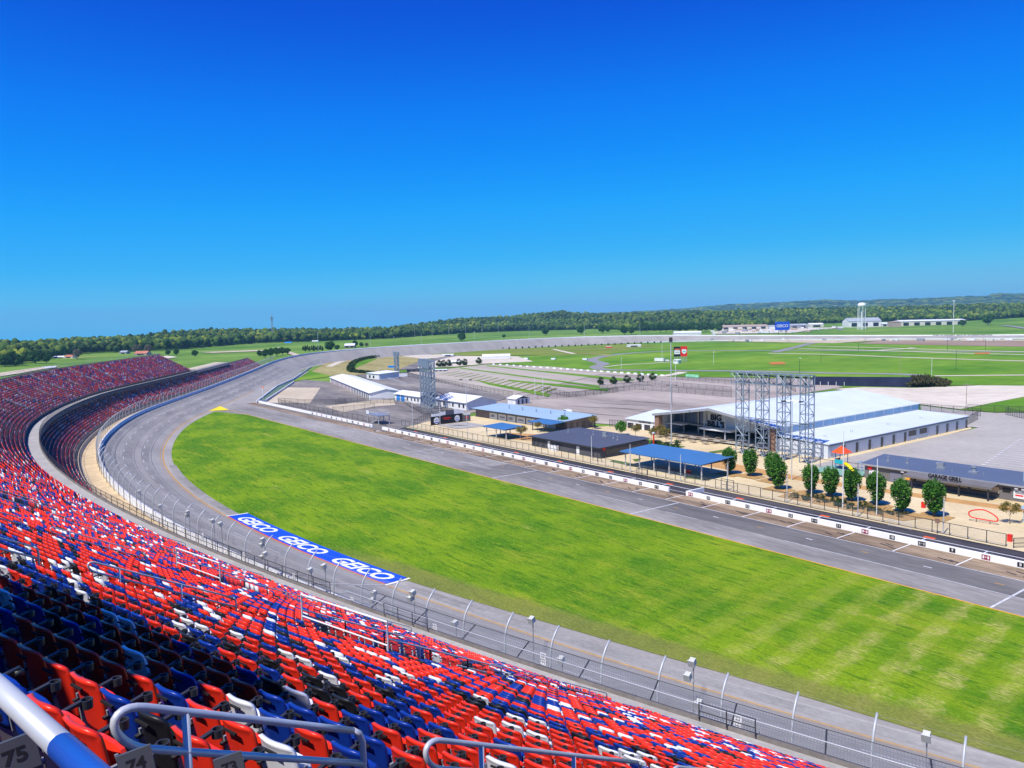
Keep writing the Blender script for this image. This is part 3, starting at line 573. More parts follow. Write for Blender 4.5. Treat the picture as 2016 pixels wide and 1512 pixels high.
# ================================================================ GRANDSTAND
FRONT = 11.5; Z0 = 11.7; TR = 0.76; RI_ = 0.413; L0 = 2.6; ZB = 12.07
CONC = mat('stand_concrete', (0.36, 0.34, 0.31), 0.9, 0.15, 0.3, 0.2, fine=0.1, fs=3.0)
TREAD = mat('stand_tread', (0.14, 0.125, 0.115), 0.9, 0.2, 0.4, 0.2, fine=0.12, fs=4.0)
DARKST = mat('dark_steel', (0.035, 0.035, 0.04), 0.55, 0.2, 1.0, 0.4)
GALV = mat('galvanised_steel', (0.42, 0.44, 0.46), 0.42, 0.12, 3.0, 0.5, 0.55)
GALVL = mat('painted_grey_pipe', (0.58, 0.59, 0.61), 0.35, 0.08, 5.0, 0.5, 0.25)
STEELW = mat('white_steel', (0.72, 0.72, 0.72), 0.4, 0.05, 2.0, 0.4)
WALLW = mat('wall_white', (0.70, 0.70, 0.70), 0.7, 0.10, 0.25, 0.3, fine=0.08, fs=1.5)
NET = mesh_net('chain_link', (0.40, 0.41, 0.43), 0.15, 0.07); NETD = mesh_net('dark_chain_link', (0.035, 0.035, 0.04), 0.26, 0.08)
def row_z(k): return ZB+RI_*k
def nrow(s):      # rows of the upper stand: tall near the viewer, lower along the far bend
    return np.where(s < 120, 53, np.where(s < 150, 44, np.where(s < 178, 34, np.where(s < 205, 25, 19)))).astype(int)
AISLES = [58.0-16.4*2, 58.0-16.4, 58.0]+[74.2+16.6*k for k in range(34)]; AW = 1.25
S_END = 462.0
ss = np.r_[np.arange(0, S_END, 1.5), S_END]
# stepped deck, one swept mesh per block of equal row count
def deck(a, b, n):
    s = np.linspace(a, b, max(3, int((b-a)/1.5))); pr = [(FRONT-.15, Z0-1.0), (FRONT-.15, Z0+.25), (FRONT+.1, Z0+.25), (FRONT+.1, Z0), (FRONT+L0-.02, Z0)]
    for k in range(n): pr += [(FRONT+L0+TR*k-.38, row_z(k)), (FRONT+L0+TR*(k+1)-.38, row_z(k))]
    e = FRONT+L0+TR*n-.38; pr += [(e, row_z(n)+.9), (e+.2, row_z(n)+.9), (e+.2, 0.0)]
    return sweep(s, pr)
gst = thing('grandstand', 'huge curved concrete grandstand sweeping round the bend beside the track', 'grandstand', (-60, 0, 0))
def reroot(V, p): return V-np.array(p.location)
Vs, Fs, b = [], [], 0
edges = [0, 120, 150, 178, 205, S_END]
for a, c in zip(edges[:-1], edges[1:]):
    V, Fq = deck(a, c, int(nrow(np.array([a+.5]))[0])); Vs.append(V); Fs.append(Fq+b); b += len(V)
npmesh('seating_deck', reroot(np.concatenate(Vs), gst), np.concatenate(Fs), [TREAD], parent=gst)
V, Fq = sweep(ss, [(FRONT-.1, Z0-1.0), (FRONT+1.5, Z0-1.1), (FRONT+30, Z0+4)]); npmesh('deck_underside', reroot(V, gst), Fq, [DARKST], parent=gst)
V, Fq = sweep(ss, [(FRONT+.02, Z0+.02), (FRONT+L0-.45, Z0+.02)]); npmesh('walkway', reroot(V, gst), Fq, [CONC], parent=gst)
V, Fq = sweep(ss, [(FRONT+9, 0), (FRONT+9, Z0+2)]); npmesh('rear_wall', reroot(V, gst), Fq, [DARKST], parent=gst)
# end wall of the far end
x0, y0, _, _, _ = line_at(S_END, FRONT); g = MB(); pl = [(FRONT, Z0-1), (FRONT, Z0+.25)]+[(FRONT+L0+TR*(k+j)-.38, row_z(k)) for k in range(19) for j in (0, 1)]+[(FRONT+L0+TR*19-.3, row_z(19)+.9), (FRONT+L0+TR*19-.3, 0), (FRONT+9, 0), (FRONT+9, Z0-1)]
pts = [(float(line_at(S_END+.03, o)[0][0]), float(line_at(S_END+.03, o)[1][0]), z) for o, z in pl]; g.add(pts, [tuple(range(len(pts)))]); g.build('end_wall', CONC, gst)
# columns in the dark gap below
for i, s in enumerate(np.arange(150, S_END, 9.0)):
    x, y, _, _, _ = line_at(s, FRONT+3.2); MB().box(x[0]-.3, x[0]+.3, y[0]-.3, y[0]+.3, 2, Z0-1.05).build('column', CONC, gst)
# lower stand under the overhang, out to the far end of the straight
LS0, LS1 = 96.0, 622.0; lz = lambda k: 5.0+0.42*k
lst = thing('lower_stand', 'lower rows of the far grandstand running beneath the dark overhang', 'grandstand', (-300, 60, 0))
pr = [(4.8, 3.8), (4.8, 5.0)]
for k in range(13): pr += [(5.0+.76*k, lz(k)), (5.0+.76*(k+1), lz(k))]
pr += [(5.0+.76*13, lz(13)+.6), (15.2, lz(13)+.6), (15.2, 0)]
sl_ = np.arange(LS0, LS1, 2.0); V, Fq = sweep(sl_, pr); npmesh('seating_deck', reroot(V, lst), Fq, [TREAD], parent=lst)
V, Fq = sweep(sl_, [(4.4, 3.6), (4.4, 4.7), (4.7, 4.7), (4.7, 3.6)]); npmesh('front_parapet', reroot(V, lst), Fq, [mat('tan_wall', (0.40, 0.32, 0.22), 0.9, 0.15, 0.4)], parent=lst)
g = MB()
for s in np.arange(LS0, LS1, 6.0):
    a = line_at(s, 12.9); g.cyl(a[0][0], a[1][0], lz(10), lz(10)+1.1, .03, 5)
P = np.stack([*line_at(np.arange(LS0, LS1, 6.0), 12.9)[:2]], 1)
for zz in (.6, 1.1): g.tube([(x, y, lz(10)+zz) for x, y in P], .03, 5)
g.build('guard_rail', GALVL, lst)
# strip behind the fence
V, Fq = sweep(np.arange(0, 640, 2.0), [(0.45, lambda s, z: z-.35), (4.4, lambda s, z: z-.35)]); npmesh('fence_walk', V, Fq, [mat('sand_walk', (0.55, 0.42, 0.25), 0.9, 0.15, 0.3, 0.1, fine=.1, fs=1.0)], kind='structure')
V, Fq = sweep(np.arange(0, 118, 2.0), [(0.6, lambda s, z: z-.33), (11.4, lambda s, z: z-.33)]); npmesh('fence_walk', V, Fq, [CONC], kind='structure')
# concourse deck past the end of the upper stand
cd = thing('concourse_deck', 'flat roofed concourse on columns past the end of the upper seats', 'deck', (-450, 110, 0))
V, Fq = sweep(np.arange(S_END+1, 548, 3.0), [(FRONT+1, Z0-1.2), (FRONT+1, Z0), (FRONT+10, Z0+.2), (FRONT+10, Z0-1), (FRONT+1, Z0-1.2)]); npmesh('roof', reroot(V, cd), Fq, [mat('tan_roof', (0.46, 0.40, 0.30), .9, .1, .2)], parent=cd)
for s in np.arange(S_END+3, 546, 6.0):
    x, y, _, _, _ = line_at(s, FRONT+1.4); MB().box(x[0]-.35, x[0]+.35, y[0]-.35, y[0]+.35, 2, Z0-1.2).build('column', DARKST, cd)
V, Fq = sweep(np.arange(S_END+1, 548, 3.0), [(FRONT+6, 0), (FRONT+6, Z0-1.0)]); npmesh('back_wall', reroot(V, cd), Fq, [DARKST], parent=cd)
# rail along the top of the far stand and along the walkway front
def rail_run(name, s0, s1, off, zb, h, step, m, r=.03, rails=(1.0, .5), net=None, label='', cat='railing', close=1e9, posts=True):
    """railing along the stand: thing > post..., rails, mesh"""
    sv = np.arange(s0, s1, step); x, y, _, _, _ = line_at(sv, off); zz = zb(sv) if callable(zb) else np.full_like(x, zb)
    t = thing(name, label, cat, (float(x[0]), float(y[0]), float(zz[0])))
    if posts:
        for i in range(len(sv)): MB().cyl(x[i], y[i], zz[i], zz[i]+h, r*1.15, 6).build('post', m, t)
    g = MB()
    for q in rails: g.tube([(x[i], y[i], zz[i]+h*q) for i in range(len(sv))], r, 6)
    g.build('rails', m, t)
    if net:
        g = MB()
        for i in range(len(sv)-1): g.quad((x[i], y[i], zz[i]+.05), (x[i+1], y[i+1], zz[i+1]+.05), (x[i+1], y[i+1], zz[i+1]+h), (x[i], y[i], zz[i]+h))
        g.build('wire_mesh', net, t)
    return t
rail_run('walkway_railing', 104, 200, FRONT-.05, Z0+.25, 1.0, 2.4, DARKST, label='dark mesh railing along the front walkway edge of the near upper stand', net=NETD)
rail_run('walkway_railing', 200, S_END, FRONT-.05, Z0+.25, 1.0, 3.2, DARKST, label='dark railing along the front edge of the far curved upper stand', net=NETD)
rail_run('walkway_railing', 67.5, 71.8, FRONT+.2, Z0+.2, 1.0, 1.6, DARKST, label='short dark railing section on the front walkway, lower right edge of the seats')
rail_run('walkway_railing', 92, 97, FRONT+.2, Z0+.2, 1.0, 1.6, DARKST, label='short dark railing section on the front walkway below the second mesh cage')
rail_run('top_railing', 206, S_END, FRONT+L0+TR*19-.3, row_z(19)+.9, 1.1, 6.0, GALVL, label='thin grey railing along the back top row of the far stand')
# ---------------------------------------------------------------- seats
def seat_mat(name, c, rough=.32): return mat(name, c, rough, 0.10, 1.2, 0.35)
SM = [seat_mat('seat_red', (0.80, 0.032, 0.012)), seat_mat('seat_blue', (0.006, 0.034, 0.27)), seat_mat('seat_white', (0.76, 0.77, 0.80)), seat_mat('seat_black', (0.014, 0.014, 0.017), .4)]
SN = ['red', 'blue', 'white', 'black']; ARM = mat('black_armrest', (0.03, 0.03, 0.033), .45, .1, 8.0, .4); SLOT = mat('slot_shadow', (.01, .01, .012), .9)
def back_grid(nu, nv, thick, conc=.055, lean=1.0):
    """curved seat back, local: x along the row, +y towards the track, z up"""
    pts = []; 
    for side in (0, 1):
        for j in range(nv+1):
            v = j/nv
            for i in range(nu+1):
                u = 2*i/nu-1; w = 0.232*(0.86+.14*min(1, v*1.8)); rnd = max(0, v-.82)/.18
                x = u*w*(1-.10*rnd*rnd*abs(u)**3); y = -0.03-lean*(.075*v+.02*v*v)-conc*(1-u*u)*(0.35+.65*v)
                z = 0.33+.56*v-.035*rnd*rnd*abs(u)**4
                if side: y -= thick*(1+.9*max(0, v-.88)/.12); 
                if side and .50 < v < .60: y -= .012
                pts.append((x, y, z))
    n = (nu+1)*(nv+1); f = []
    idx = lambda s, i, j: s*n+j*(nu+1)+i
    for j in range(nv):
        for i in range(nu):
            f.append((idx(0, i, j), idx(0, i+1, j), idx(0, i+1, j+1), idx(0, i, j+1))[::-1]); f.append((idx(1, i, j), idx(1, i+1, j), idx(1, i+1, j+1), idx(1, i, j+1)))
    for i in range(nu):
        f.append((idx(0, i, nv), idx(0, i+1, nv), idx(1, i+1, nv), idx(1, i, nv))[::-1]); f.append((idx(0, i, 0), idx(0, i+1, 0), idx(1, i+1, 0), idx(1, i, 0)))
    for j in range(nv):
        f.append((idx(0, 0, j), idx(0, 0, j+1), idx(1, 0, j+1), idx(1, 0, j))[::-1]); f.append((idx(0, nu, j), idx(0, nu, j+1), idx(1, nu, j+1), idx(1, nu, j)))
    return pts, f
def pan_box():      # folded-up seat pan in front of the back
    g = MB()
    prof = [(.0, .36), (.05, .38), (.045, .60), (.02, .675), (-.012, .672), (-.03, .62), (-.015, .42)]
    def ring(x, k): return [(x, y*1.0+.03, .36+(z-.36)*k) for y, z in prof]
    X = [(-.20, .80), (-.18, .95), (-.09, 1.0), (.09, 1.0), (.18, .95), (.20, .80)]; n = len(prof); R_ = [ring(x, k) for x, k in X]
    g.add([q for r in R_ for q in r], [(i*n+j, i*n+(j+1) % n, (i+1)*n+(j+1) % n, (i+1)*n+j) for i in range(len(X)-1) for j in range(n)]+[tuple(range(n))[::-1], tuple(range((len(X)-1)*n, len(X)*n))]); return g
def arm_shape(detail):
    g = MB(); x = .262; g.obox((x, .055, .585), (1, 0, 0), (0, .985, .17), (0, -.17, .985), .020, .18, .012)
    if detail:
        ring = [(x+.048*math.cos(a), .272+.048*math.sin(a), .622) for a in np.linspace(0, 2*math.pi, 17)[:-1]]; c = (x, .272)
        for i in range(16):
            p, q = ring[i], ring[(i+1) % 16]; sc = lambda t, k, z: (c[0]+(t[0]-c[0])*k, c[1]+(t[1]-c[1])*k, z)
            g.quad(p, q, sc(q, .74, .622), sc(p, .74, .622)); g.quad(sc(p, .95, .55), sc(q, .95, .55), q, p); g.quad(sc(p, .74, .622), sc(q, .74, .622), sc(q, .70, .56), sc(p, .70, .56)); g.add([sc(p, .7, .56), sc(q, .7, .56), (*c, .56)], [(0, 1, 2)])
    else: g.box(x-.035, x+.035, .18, .25, .55, .60)
    return g
def leg_shape():
    g = MB(); x = .262; g.obox((x, -.02, .30), (1, 0, 0), (0, 1, 0), (0, -.12, .99), .012, .035, .32); g.box(x-.03, x+.03, -.10, .16, 0.0, .02); g.obox((x, .05, .40), (1, 0, 0), (0, .9, -.43), (0, .43, .9), .012, .13, .015)
    g.obox((x-.02, .0, .52), (1, 0, 0), (0, 1, 0), (0, -.25, .97), .008, .012, .16); return g
def seat_lod(l):
    """whole seat as arrays: V, F(list), tag per face (0 plastic, 1 dark, 2 steel)"""
    g = MB()
    if l == 1: v, f = back_grid(5, 4, .025)
    else: v, f = back_grid(2, 1, .02, .012, .5)
    g.add(v, f, 0)
    if l == 1: g.obox((0, .03, .52), (1, 0, 0), (0, .99, -.1), (0, .1, .99), .19, .025, .15, 0)
    else: g.quad((-.19, .02, .38), (.19, .02, .38), (.18, -.01, .66), (-.18, -.01, .66), 0)
    if l == 1:
        a = arm_shape(False); g.add(a.v, a.f, 1); k = MB().obox((.262, -.02, .30), (1, 0, 0), (0, 1, 0), (0, -.12, .99), .012, .035, .32); g.add(k.v, k.f, 2)
        s_ = MB().box(-.09, .09, -.215, -.197, .795, .81); g.add(s_.v, s_.f, 1)
    else:
        a = MB().box(.25, .275, -.1, .2, .57, .59); g.add(a.v, a.f, 1)
    return np.array(g.v), np.array(g.f), np.array(g.m)
# every seat of both stands: arc position, row, place
SEATS = []      # s, x, y, z, nx, ny, row, block, index
SP = 0.505
VOM = [(74.4, 15.8, 22.6, 2.5), (91.6, 13.4, 18.2, 2.5), (116.0, 17.0, 21.5, 2.5), (140.0, 15.0, 19.0, 2.5)]   # openings in the rows (s, L from, L to, half width)
def add_rows(s_lo, s_hi, nfun, off0, zfun, upper):
    for k in range(60):
        sv = []
        for bi in range(len(AISLES)-1):
            a, c = AISLES[bi]+AW/2, AISLES[bi+1]-AW/2; q = a+.26+SP*np.arange(int((c-a)/SP))
            for j, s in enumerate(q):
                if s < s_lo or s > s_hi or k >= (int(nfun(np.array([s]))[0]) if upper else nfun): continue
                if upper:
                    L = L0+TR*k
                    if any(abs(s-v[0]) < v[3] and v[1] < L < v[2] for v in VOM): continue
                sv.append((s, bi, j))
        if not sv: continue
        A_ = np.array(sv); x, y, _, nx, ny = line_at(A_[:, 0], off0+TR*k)
        # arc spacing is true at the wall line only: rescale is under 3 percent on this bend
        for i in range(len(A_)): SEATS.append((A_[i, 0], x[i], y[i], zfun(k), nx[i], ny[i], k, int(A_[i, 1]), int(A_[i, 2]), upper))
add_rows(8, S_END-1, nrow, FRONT+L0, row_z, True)
add_rows(LS0+2, LS1-4, 12, 5.35, lz, False)
# the lower stand and far bend past the last listed aisle
SA = np.array(SEATS, dtype=float)
SCOL = rng.choice(4, len(SA), p=[.57, .27, .08, .08])
# neighbours often share a colour
for i in range(1, len(SA)):
    if rng.random() < .12 and SA[i, 6] == SA[i-1, 6]: SCOL[i] = SCOL[i-1]
# the closest seats keep the colours the picture shows
for kk_, js in {47: [0, 0, 1, 1, 0, 0], 46: [0, 3, 1, 0, 0, 0, 0, 1], 45: [2, 0, 0, 1, 0, 0], 44: [1, 0, 1, 2, 0, 1]}.items():
    for j_, c_ in enumerate(js): SCOL[(SA[:, 6] == kk_) & (SA[:, 7] == 2) & (SA[:, 8] == j_) & (SA[:, 9] > 0)] = c_
cdist = np.sqrt(SA[:, 1]**2+SA[:, 2]**2+(SA[:, 3]+.7-CH)**2)
W3 = np.stack([SA[:, 1], SA[:, 2], SA[:, 3]+.75-CH], 1)@RI          # photo axes
U = PCX+F*W3[:, 0]/np.maximum(W3[:, 2], .01); Vv = PCY+F*W3[:, 1]/np.maximum(W3[:, 2], .01)
vis = (W3[:, 2] > .3) & (U > -25) & (U < 2030) & (Vv < 1575) & (Vv > 0)
order = np.argsort(np.where(vis & (SA[:, 9] > 0), cdist, 1e9)); NEAR = order[:300]; isnear = np.zeros(len(SA), bool); isnear[NEAR] = True
# individual seats
bv, bf = back_grid(12, 10, .022)
proto_me = {}
def mk(name, g, m, smooth=True):
    me = bpy.data.meshes.new(name); me.from_pydata([tuple(q) for q in g.v], [], g.f); me.materials.append(m)
    if smooth: me.polygons.foreach_set('use_smooth', [True]*len(me.polygons))
    return me
BACK = []; PAN = []
for c in range(4):
    g = MB(); g.add(bv, bf); BACK.append(mk('backrest', g, SM[c])); PAN.append(mk('seat_pan', pan_box(), SM[c], False))
ARME = mk('armrest', arm_shape(True), ARM, False); LEGE = mk('leg', leg_shape(), mat('seat_leg', (0.30, 0.31, 0.33), .5, .1, 4., .4, .3), False)
sg = MB(); sg.box(-.095, .095, -.222, -.200, .795, .812); SLE = mk('handle_slot', sg, SLOT, False)
ROWSEEN = {}
for i in NEAR: ROWSEEN.setdefault((int(SA[i, 6]), int(SA[i, 7])), []).append(i)
colat = {(int(SA[i, 6]), int(SA[i, 7]), int(SA[i, 8]), int(SA[i, 9])): SN[SCOL[i]] for i in range(len(SA))}
first = True
for i in NEAR:
    s, x, y, z, nx, ny, k, bi, j, _ = SA[i]; c = SCOL[i]; k, bi, j = int(k), int(bi), int(j)
    nb = colat.get((k, bi, j+1, 1), None); where = 'from the aisle' if bi == 2 else ('from the second aisle' if bi > 2 else 'from the far aisle end')
    lab = f"{SN[c]} stadium seat in row {k+27}, {ORD[min(j+1, 40)]} {where}"+(f", beside a {nb} seat" if nb else '')
    t = thing('stadium_seat', lab, 'seat', (x, y, z), 'seats in the nearest rows', math.atan2(-ny, -nx)-math.pi/2)
    for nm, me in (('backrest', BACK[c]), ('seat_pan', PAN[c]), ('armrest', ARME), ('leg', LEGE)):
        o = bpy.data.objects.new(nm, me); COL.objects.link(o); o.parent = t
        if nm == 'backrest': q = bpy.data.objects.new('handle_slot', SLE); COL.objects.link(q); q.parent = o
# all the others as one mass
def mass(idx, lod):
    v, f, tg = seat_lod(lod); n = len(idx); A_ = SA[idx]; jit = rng.normal(0, .02, n)
    yx, yy = -A_[:, 4], -A_[:, 5]; xx, xy = yy, -yx                       # +y to the track, x along the row
    X = A_[:, 1, None]+v[None, :, 0]*xx[:, None]+v[None, :, 1]*yx[:, None]; Y = A_[:, 2, None]+v[None, :, 0]*xy[:, None]+v[None, :, 1]*yy[:, None]; Z = A_[:, 3, None]+v[None, :, 2]+0*jit[:, None]
    Vm = np.stack([X, Y, Z], -1).reshape(-1, 3); Fm = (f[None]+(np.arange(n)*len(v))[:, None, None]).reshape(-1, 4)
    col = SCOL[idx]; mi = np.where(tg[None] == 0, col[:, None], np.where(tg[None] == 1, 4, 5)).ravel(); return Vm, Fm, mi
rest = ~isnear; mid = np.where(rest & (cdist < 48))[0]; farr = np.where(rest & (cdist >= 48))[0]
V1, F1, M1 = mass(mid, 1); V2, F2, M2 = mass(farr, 2)
npmesh('stadium_seats', np.concatenate([V1, V2]), np.concatenate([F1, F2+len(V1)]), SM+[ARM, GALVL], np.concatenate([M1, M2]), kind='stuff', label='red blue white and black seats filling the rest of the stand', cat='seats')
print('seats', len(SA), len(mid), len(farr))
# ================================================================ TRACK EDGE
V, Fq = sweep(S1, [(0.0, lambda s, z: z-.1), (0.0, lambda s, z: z+.98), (0.35, lambda s, z: z+.98), (0.35, lambda s, z: z-1.2)])
npmesh('track_wall', V, Fq, [WALLW], label='long white concrete wall along the outer edge of the racing track', cat='wall')
# lettering on the backstretch wall
i0 = int(np.argmin(np.abs(CW[:, 0]+405)+1e3*(CW[:, 1] < 700))); sL = CD[i0]; a0 = line_at(sL-20, -.03); a1 = line_at(sL+20, -.03)
ux = np.array([a1[0][0]-a0[0][0], a1[1][0]-a0[1][0], 0]); am = line_at(sL, -.05)
put_text('wall_lettering', 'THE ALABAMA GANG SUPERSTRETCH', 1.15, (am[0][0], am[1][0], am[2][0]+.5), ux, (0, 0, 1), BLK, None, bold=.03, sx=2.6, spacing=1.15, label='black lettering along the far white backstretch wall', cat='lettering')
POSTM = mat('pale_post', (0.47, 0.49, 0.51), .45, .08, 3., .5, .15)
def fence_post(x, y, nx, ny, z, bent=True):
    g = MB(); P = [(.75, -.45), (.75, 2.5), (.66, 3.2), (.42, 3.85), (.0, 4.4), (-.55, 4.85)]
    g.tube([(x+nx*o, y+ny*o, z+h) for o, h in P], .082, 8); return g
def catch_fence(s0, s1, step, label, net=True):
    sv = np.arange(s0, s1, step); x, y, z, nx, ny = line_at(sv, 0.0); t = thing('catch_fence', label, 'fence', (float(x[0]), float(y[0]), float(z[0])))
    for i in range(len(sv)): fence_post(x[i], y[i], nx[i], ny[i], z[i]).build('post', POSTM, t, True)
    sd = np.arange(s0, s1, 2.5); x, y, z, nx, ny = line_at(sd, 0.0); g = MB(); W_ = [(.66, .9), (.66, 1.4), (.66, 1.9), (.66, 2.4), (.6, 3.0), (.40, 3.6), (.1, 4.1), (-.5, 4.75)]
    for o, h in W_: g.tube([(x[i]+nx[i]*o, y[i]+ny[i]*o, z[i]+h) for i in range(len(sd))], .008, 4)
    g.build('cables', mat('dull_cable', (.22, .225, .23), .6, .1, 3.), t); g = MB()
    prf = [(.7, -.3), (.7, 2.5), (.6, 3.2), (.36, 3.85), (-.06, 4.4)]
    V, Fq = sweep(sd, [(o, (lambda h: (lambda s, z: z+h))(h)) for o, h in prf]); npmesh('wire_mesh', V-np.array(t.location), Fq, [NET], parent=t); return t
catch_fence(4, 300, 5.0, 'tall curved steel catch fence between the near seats and the track')
catch_fence(303, 640, 5.0, 'tall steel catch fence in front of the far lower stand')
# low mesh fence and rails on the walk behind the catch fence
rail_run('walk_fence', 20, 130, 3.2, lambda s: np.interp(s, CD, CW[:, 2])-.33, 1.25, 2.6, GALV, net=NET, rails=(1.0,), r=.024, label='low chain link fence along the concrete walk behind the near catch fence', cat='fence')
rail_run('walk_fence', 134, 330, 4.0, lambda s: np.interp(s, CD, CW[:, 2])-.33, 1.1, 4.0, GALV, net=NET, rails=(1.0,), r=.024, label='low chain link fence on the sandy walk below the far lower stand', cat='fence')
# debris net hung out from the front edge of the near walkway on dark brackets
t = thing('debris_net', 'sloping wire debris net with dark brackets along the front of the near seats', 'net', tuple(float(q) for q in (line_at(60, FRONT)[0][0], line_at(60, FRONT)[1][0], Z0)))
sv = np.arange(12, 104, 1.5); V, Fq = sweep(sv, [(FRONT-.2, Z0+.1), (FRONT-2.3, Z0+.45)]); npmesh('wire_mesh', V-np.array(t.location), Fq, [mesh_net('grey_net', (.20, .205, .21), .34, .16)], parent=t)
for s in np.arange(14, 104, 5.0):
    a, b = line_at(s, FRONT-.2), line_at(s+.5, FRONT-2.3); MB().tube([(a[0][0], a[1][0], Z0+.08), (b[0][0], b[1][0], Z0+.44)], .05, 6).build('bracket', DARKST, t)
x, y, _, _, _ = line_at(sv, FRONT-1.25); MB().tube([(x[i], y[i], Z0+.31) for i in range(len(sv))], .03, 6).build('rail', GALVL, t); x, y, _, _, _ = line_at(sv, FRONT-2.3); MB().tube([(x[i], y[i], Z0+.46) for i in range(len(sv))], .02, 6).build('edge_wire', DARKST, t)
# ---- grey loudspeakers on poles along the front
SPK = mat('speaker_grey', (0.52, 0.53, 0.50), 0.6, 0.1, 2.0)
def off_of(x, y):
    i = np.argmin(np.hypot(CW[:, 0]-x, CW[:, 1]-y)); a = line_at(CD[i], 0); return (x-a[0][0])*a[3][0]+(y-a[1][0])*a[4][0]
def on_off(px, py, off):
    best = None
    for z in np.arange(4.5, 11.5, .05):
        x, y, _ = at(px, py, z); e = abs(off_of(x, y)-off)
        if best is None or e < best[0]: best = (e, x, y, z)
    return best[1:]
def speaker_pole(pxs, label, off=2.2):
    """pole with one or more horn boxes given by photo points, top first"""
    x, y, zt = on_off(*pxs[0], off); t = thing('speaker_pole', label, 'loudspeaker', (x, y, 3.87), 'loudspeaker poles along the catch fence')
    MB().cyl(x, y, 3.87, zt-.25, .045, 8).build('pole', GALV, t); i = np.argmin(np.hypot(CW[:, 0]-x, CW[:, 1]-y)); nn = line_at(CD[i], 0); n_ = np.array([nn[3][0], nn[4][0], 0]); tt = np.array([-n_[1], n_[0], 0])
    for k, q in enumerate(pxs):
        z = zt if k == 0 else zt-(q[1]-pxs[0][1])*math.hypot(x, y)/F*1.02; c = np.array([x, y, z])+(tt*.35*(-1)**k if k else 0)+n_*.12; g = MB(); ax = n_*.94+np.array([0, 0, -.34])
        g.obox(c, tt, ax, np.cross(ax, tt), .20, .20, .23); g.obox(c+ax*.23, tt, ax, np.cross(ax, tt), .25, .04, .28); g.box(x-.05, x+.05, y-.05, y+.05, z-.35, z-.2); g.build('speaker', SPK, t)
for pts, lb in [([(1825, 1447)], 'grey loudspeaker on a pole at the far lower right beside a bent fence post'), ([(1365, 1302), (1358, 1333)], 'pole with two stacked grey loudspeakers over the seats at lower right'), ([(1378, 1383)], 'short pole with one grey loudspeaker right of the double loudspeaker pole'),
    ([(1049, 1219)], 'grey loudspeaker pole between two bent fence posts above the lowest seats'), ([(1107, 1297)], 'short grey loudspeaker pole just right of a white sign board'), ([(815, 1166), (807, 1179)], 'double loudspeaker pole below the right end of the blue painted strip'), ([(739, 1167), (735, 1183)], 'double loudspeaker pole left of the right end of the blue strip'), ([(898, 1226)], 'single low loudspeaker pole between two fence posts past the blue strip'),
    ([(640, 1114)], 'loudspeaker pole below the third word on the blue strip'), ([(613, 1122)], 'short loudspeaker pole below the gap between second and third blue words'), ([(520, 1062), (514, 1073), (513, 1088), (511, 1096)], 'tall pole with four grey loudspeakers below the first blue word'), ([(436, 1031)], 'loudspeaker pole just left of the blue strip'), ([(421, 1025)], 'thin loudspeaker pole below the white start line'), ([(372, 1008), (365, 1014)], 'pair of loudspeakers on a pole up the track from the blue strip'), ([(317, 996)], 'loudspeaker pole beside the fence at the start of the bend'), ([(276, 968)], 'farthest loudspeaker pole at the inside of the bend')]: speaker_pole(pts, lb)
# ---- white notice boards on the walk fence
def notice(px, py, label):
    x, y, z = on_off(px, py, 3.15); i = np.argmin(np.hypot(CW[:, 0]-x, CW[:, 1]-y)); nn = line_at(CD[i], 0); n_ = np.array([nn[3][0], nn[4][0], 0]); tt = np.array([-n_[1], n_[0], 0])
    t = thing('notice_board', label, 'sign', (x, y, z-.5), 'white notice boards on the walk fence'); c = np.array([x, y, z])
    MB().obox(c+n_*.04, tt, n_, (0, 0, 1), .27, .015, .5).build('board', WHITE, t); g = MB()
    for k in range(4): g.obox(c+n_*.062+np.array([0, 0, .36-.2*k]), tt, n_, (0, 0, 1), .19-.03*(k % 2), .004, .035)
    g.build('print', mat('grey_print', (.25, .25, .27), .8), t)
for px, py, l in [(1453, 1421, 'white notice board right of the double loudspeaker pole at lower right'), (1070, 1297, 'white notice board left of the short single loudspeaker'), (857, 1239, 'white notice board above the mesh cage among the seats'), (694, 1185, 'white notice board below the end of the blue strip'), (481, 1095, 'white notice board left of the four loudspeaker pole'), (579, 1138, 'white notice board beside a small orange flag'), (400, 1057, 'white notice board nearest the white start line')]: notice(px, py, l)
# ---- painted sponsor strip between track line and grass, letters follow the bend
def s_of(px, py):
    x, y, _ = at(px, py, .1); i = np.argmin(np.hypot(CW[:, 0]-x, CW[:, 1]-y)); return CD[i]
sa, sb = s_of(786, 1138), s_of(462, 1015); BLUE = mat('strip_blue', (0.008, 0.075, 0.60), 0.6, 0.05, 0.5)
sv = np.linspace(sa, sb, 40); V, Fq = sweep(sv, [(-14.35, .185), (-17.0, .10), (-17.9, .10)]); npmesh('painted_strip', V, Fq, [BLUE], kind='structure')
V, Fq = sweep(sv, [(-14.1, .19), (-14.33, .188)]); npmesh('strip_edge', V, Fq, [mat('red_paint', (.62, .10, .05), .7)], kind='structure')
for s in (sa-.5, sb+.4):
    V, Fq = sweep(np.array([s-.22, s+.22]), [(-18, .11), (-17, .12), (-14, .2)]); npmesh('cross_line', V, Fq, [WHITE], kind='structure')
    V, Fq = sweep(np.array([s-.15, s+.15]), [(-14, .2), (-10, lambda s, z: .19+(z-.2)*.2857), (-5, lambda s, z: .19+(z-.2)*.643), (-.3, lambda s, z: z-.02)]); npmesh('cross_line', V, Fq, [WHITE_OLD], kind='structure')
LW = (sb-sa)/3; vs, fs = text_mesh('GEICO', 2.0, 0, .055, .25, 1.0, .95); wid = max(v[0] for v in vs)-min(v[0] for v in vs); x_0 = min(v[0] for v in vs); hgt_ = max(v[1] for v in vs)-min(v[1] for v in vs); y_0 = min(v[1] for v in vs)
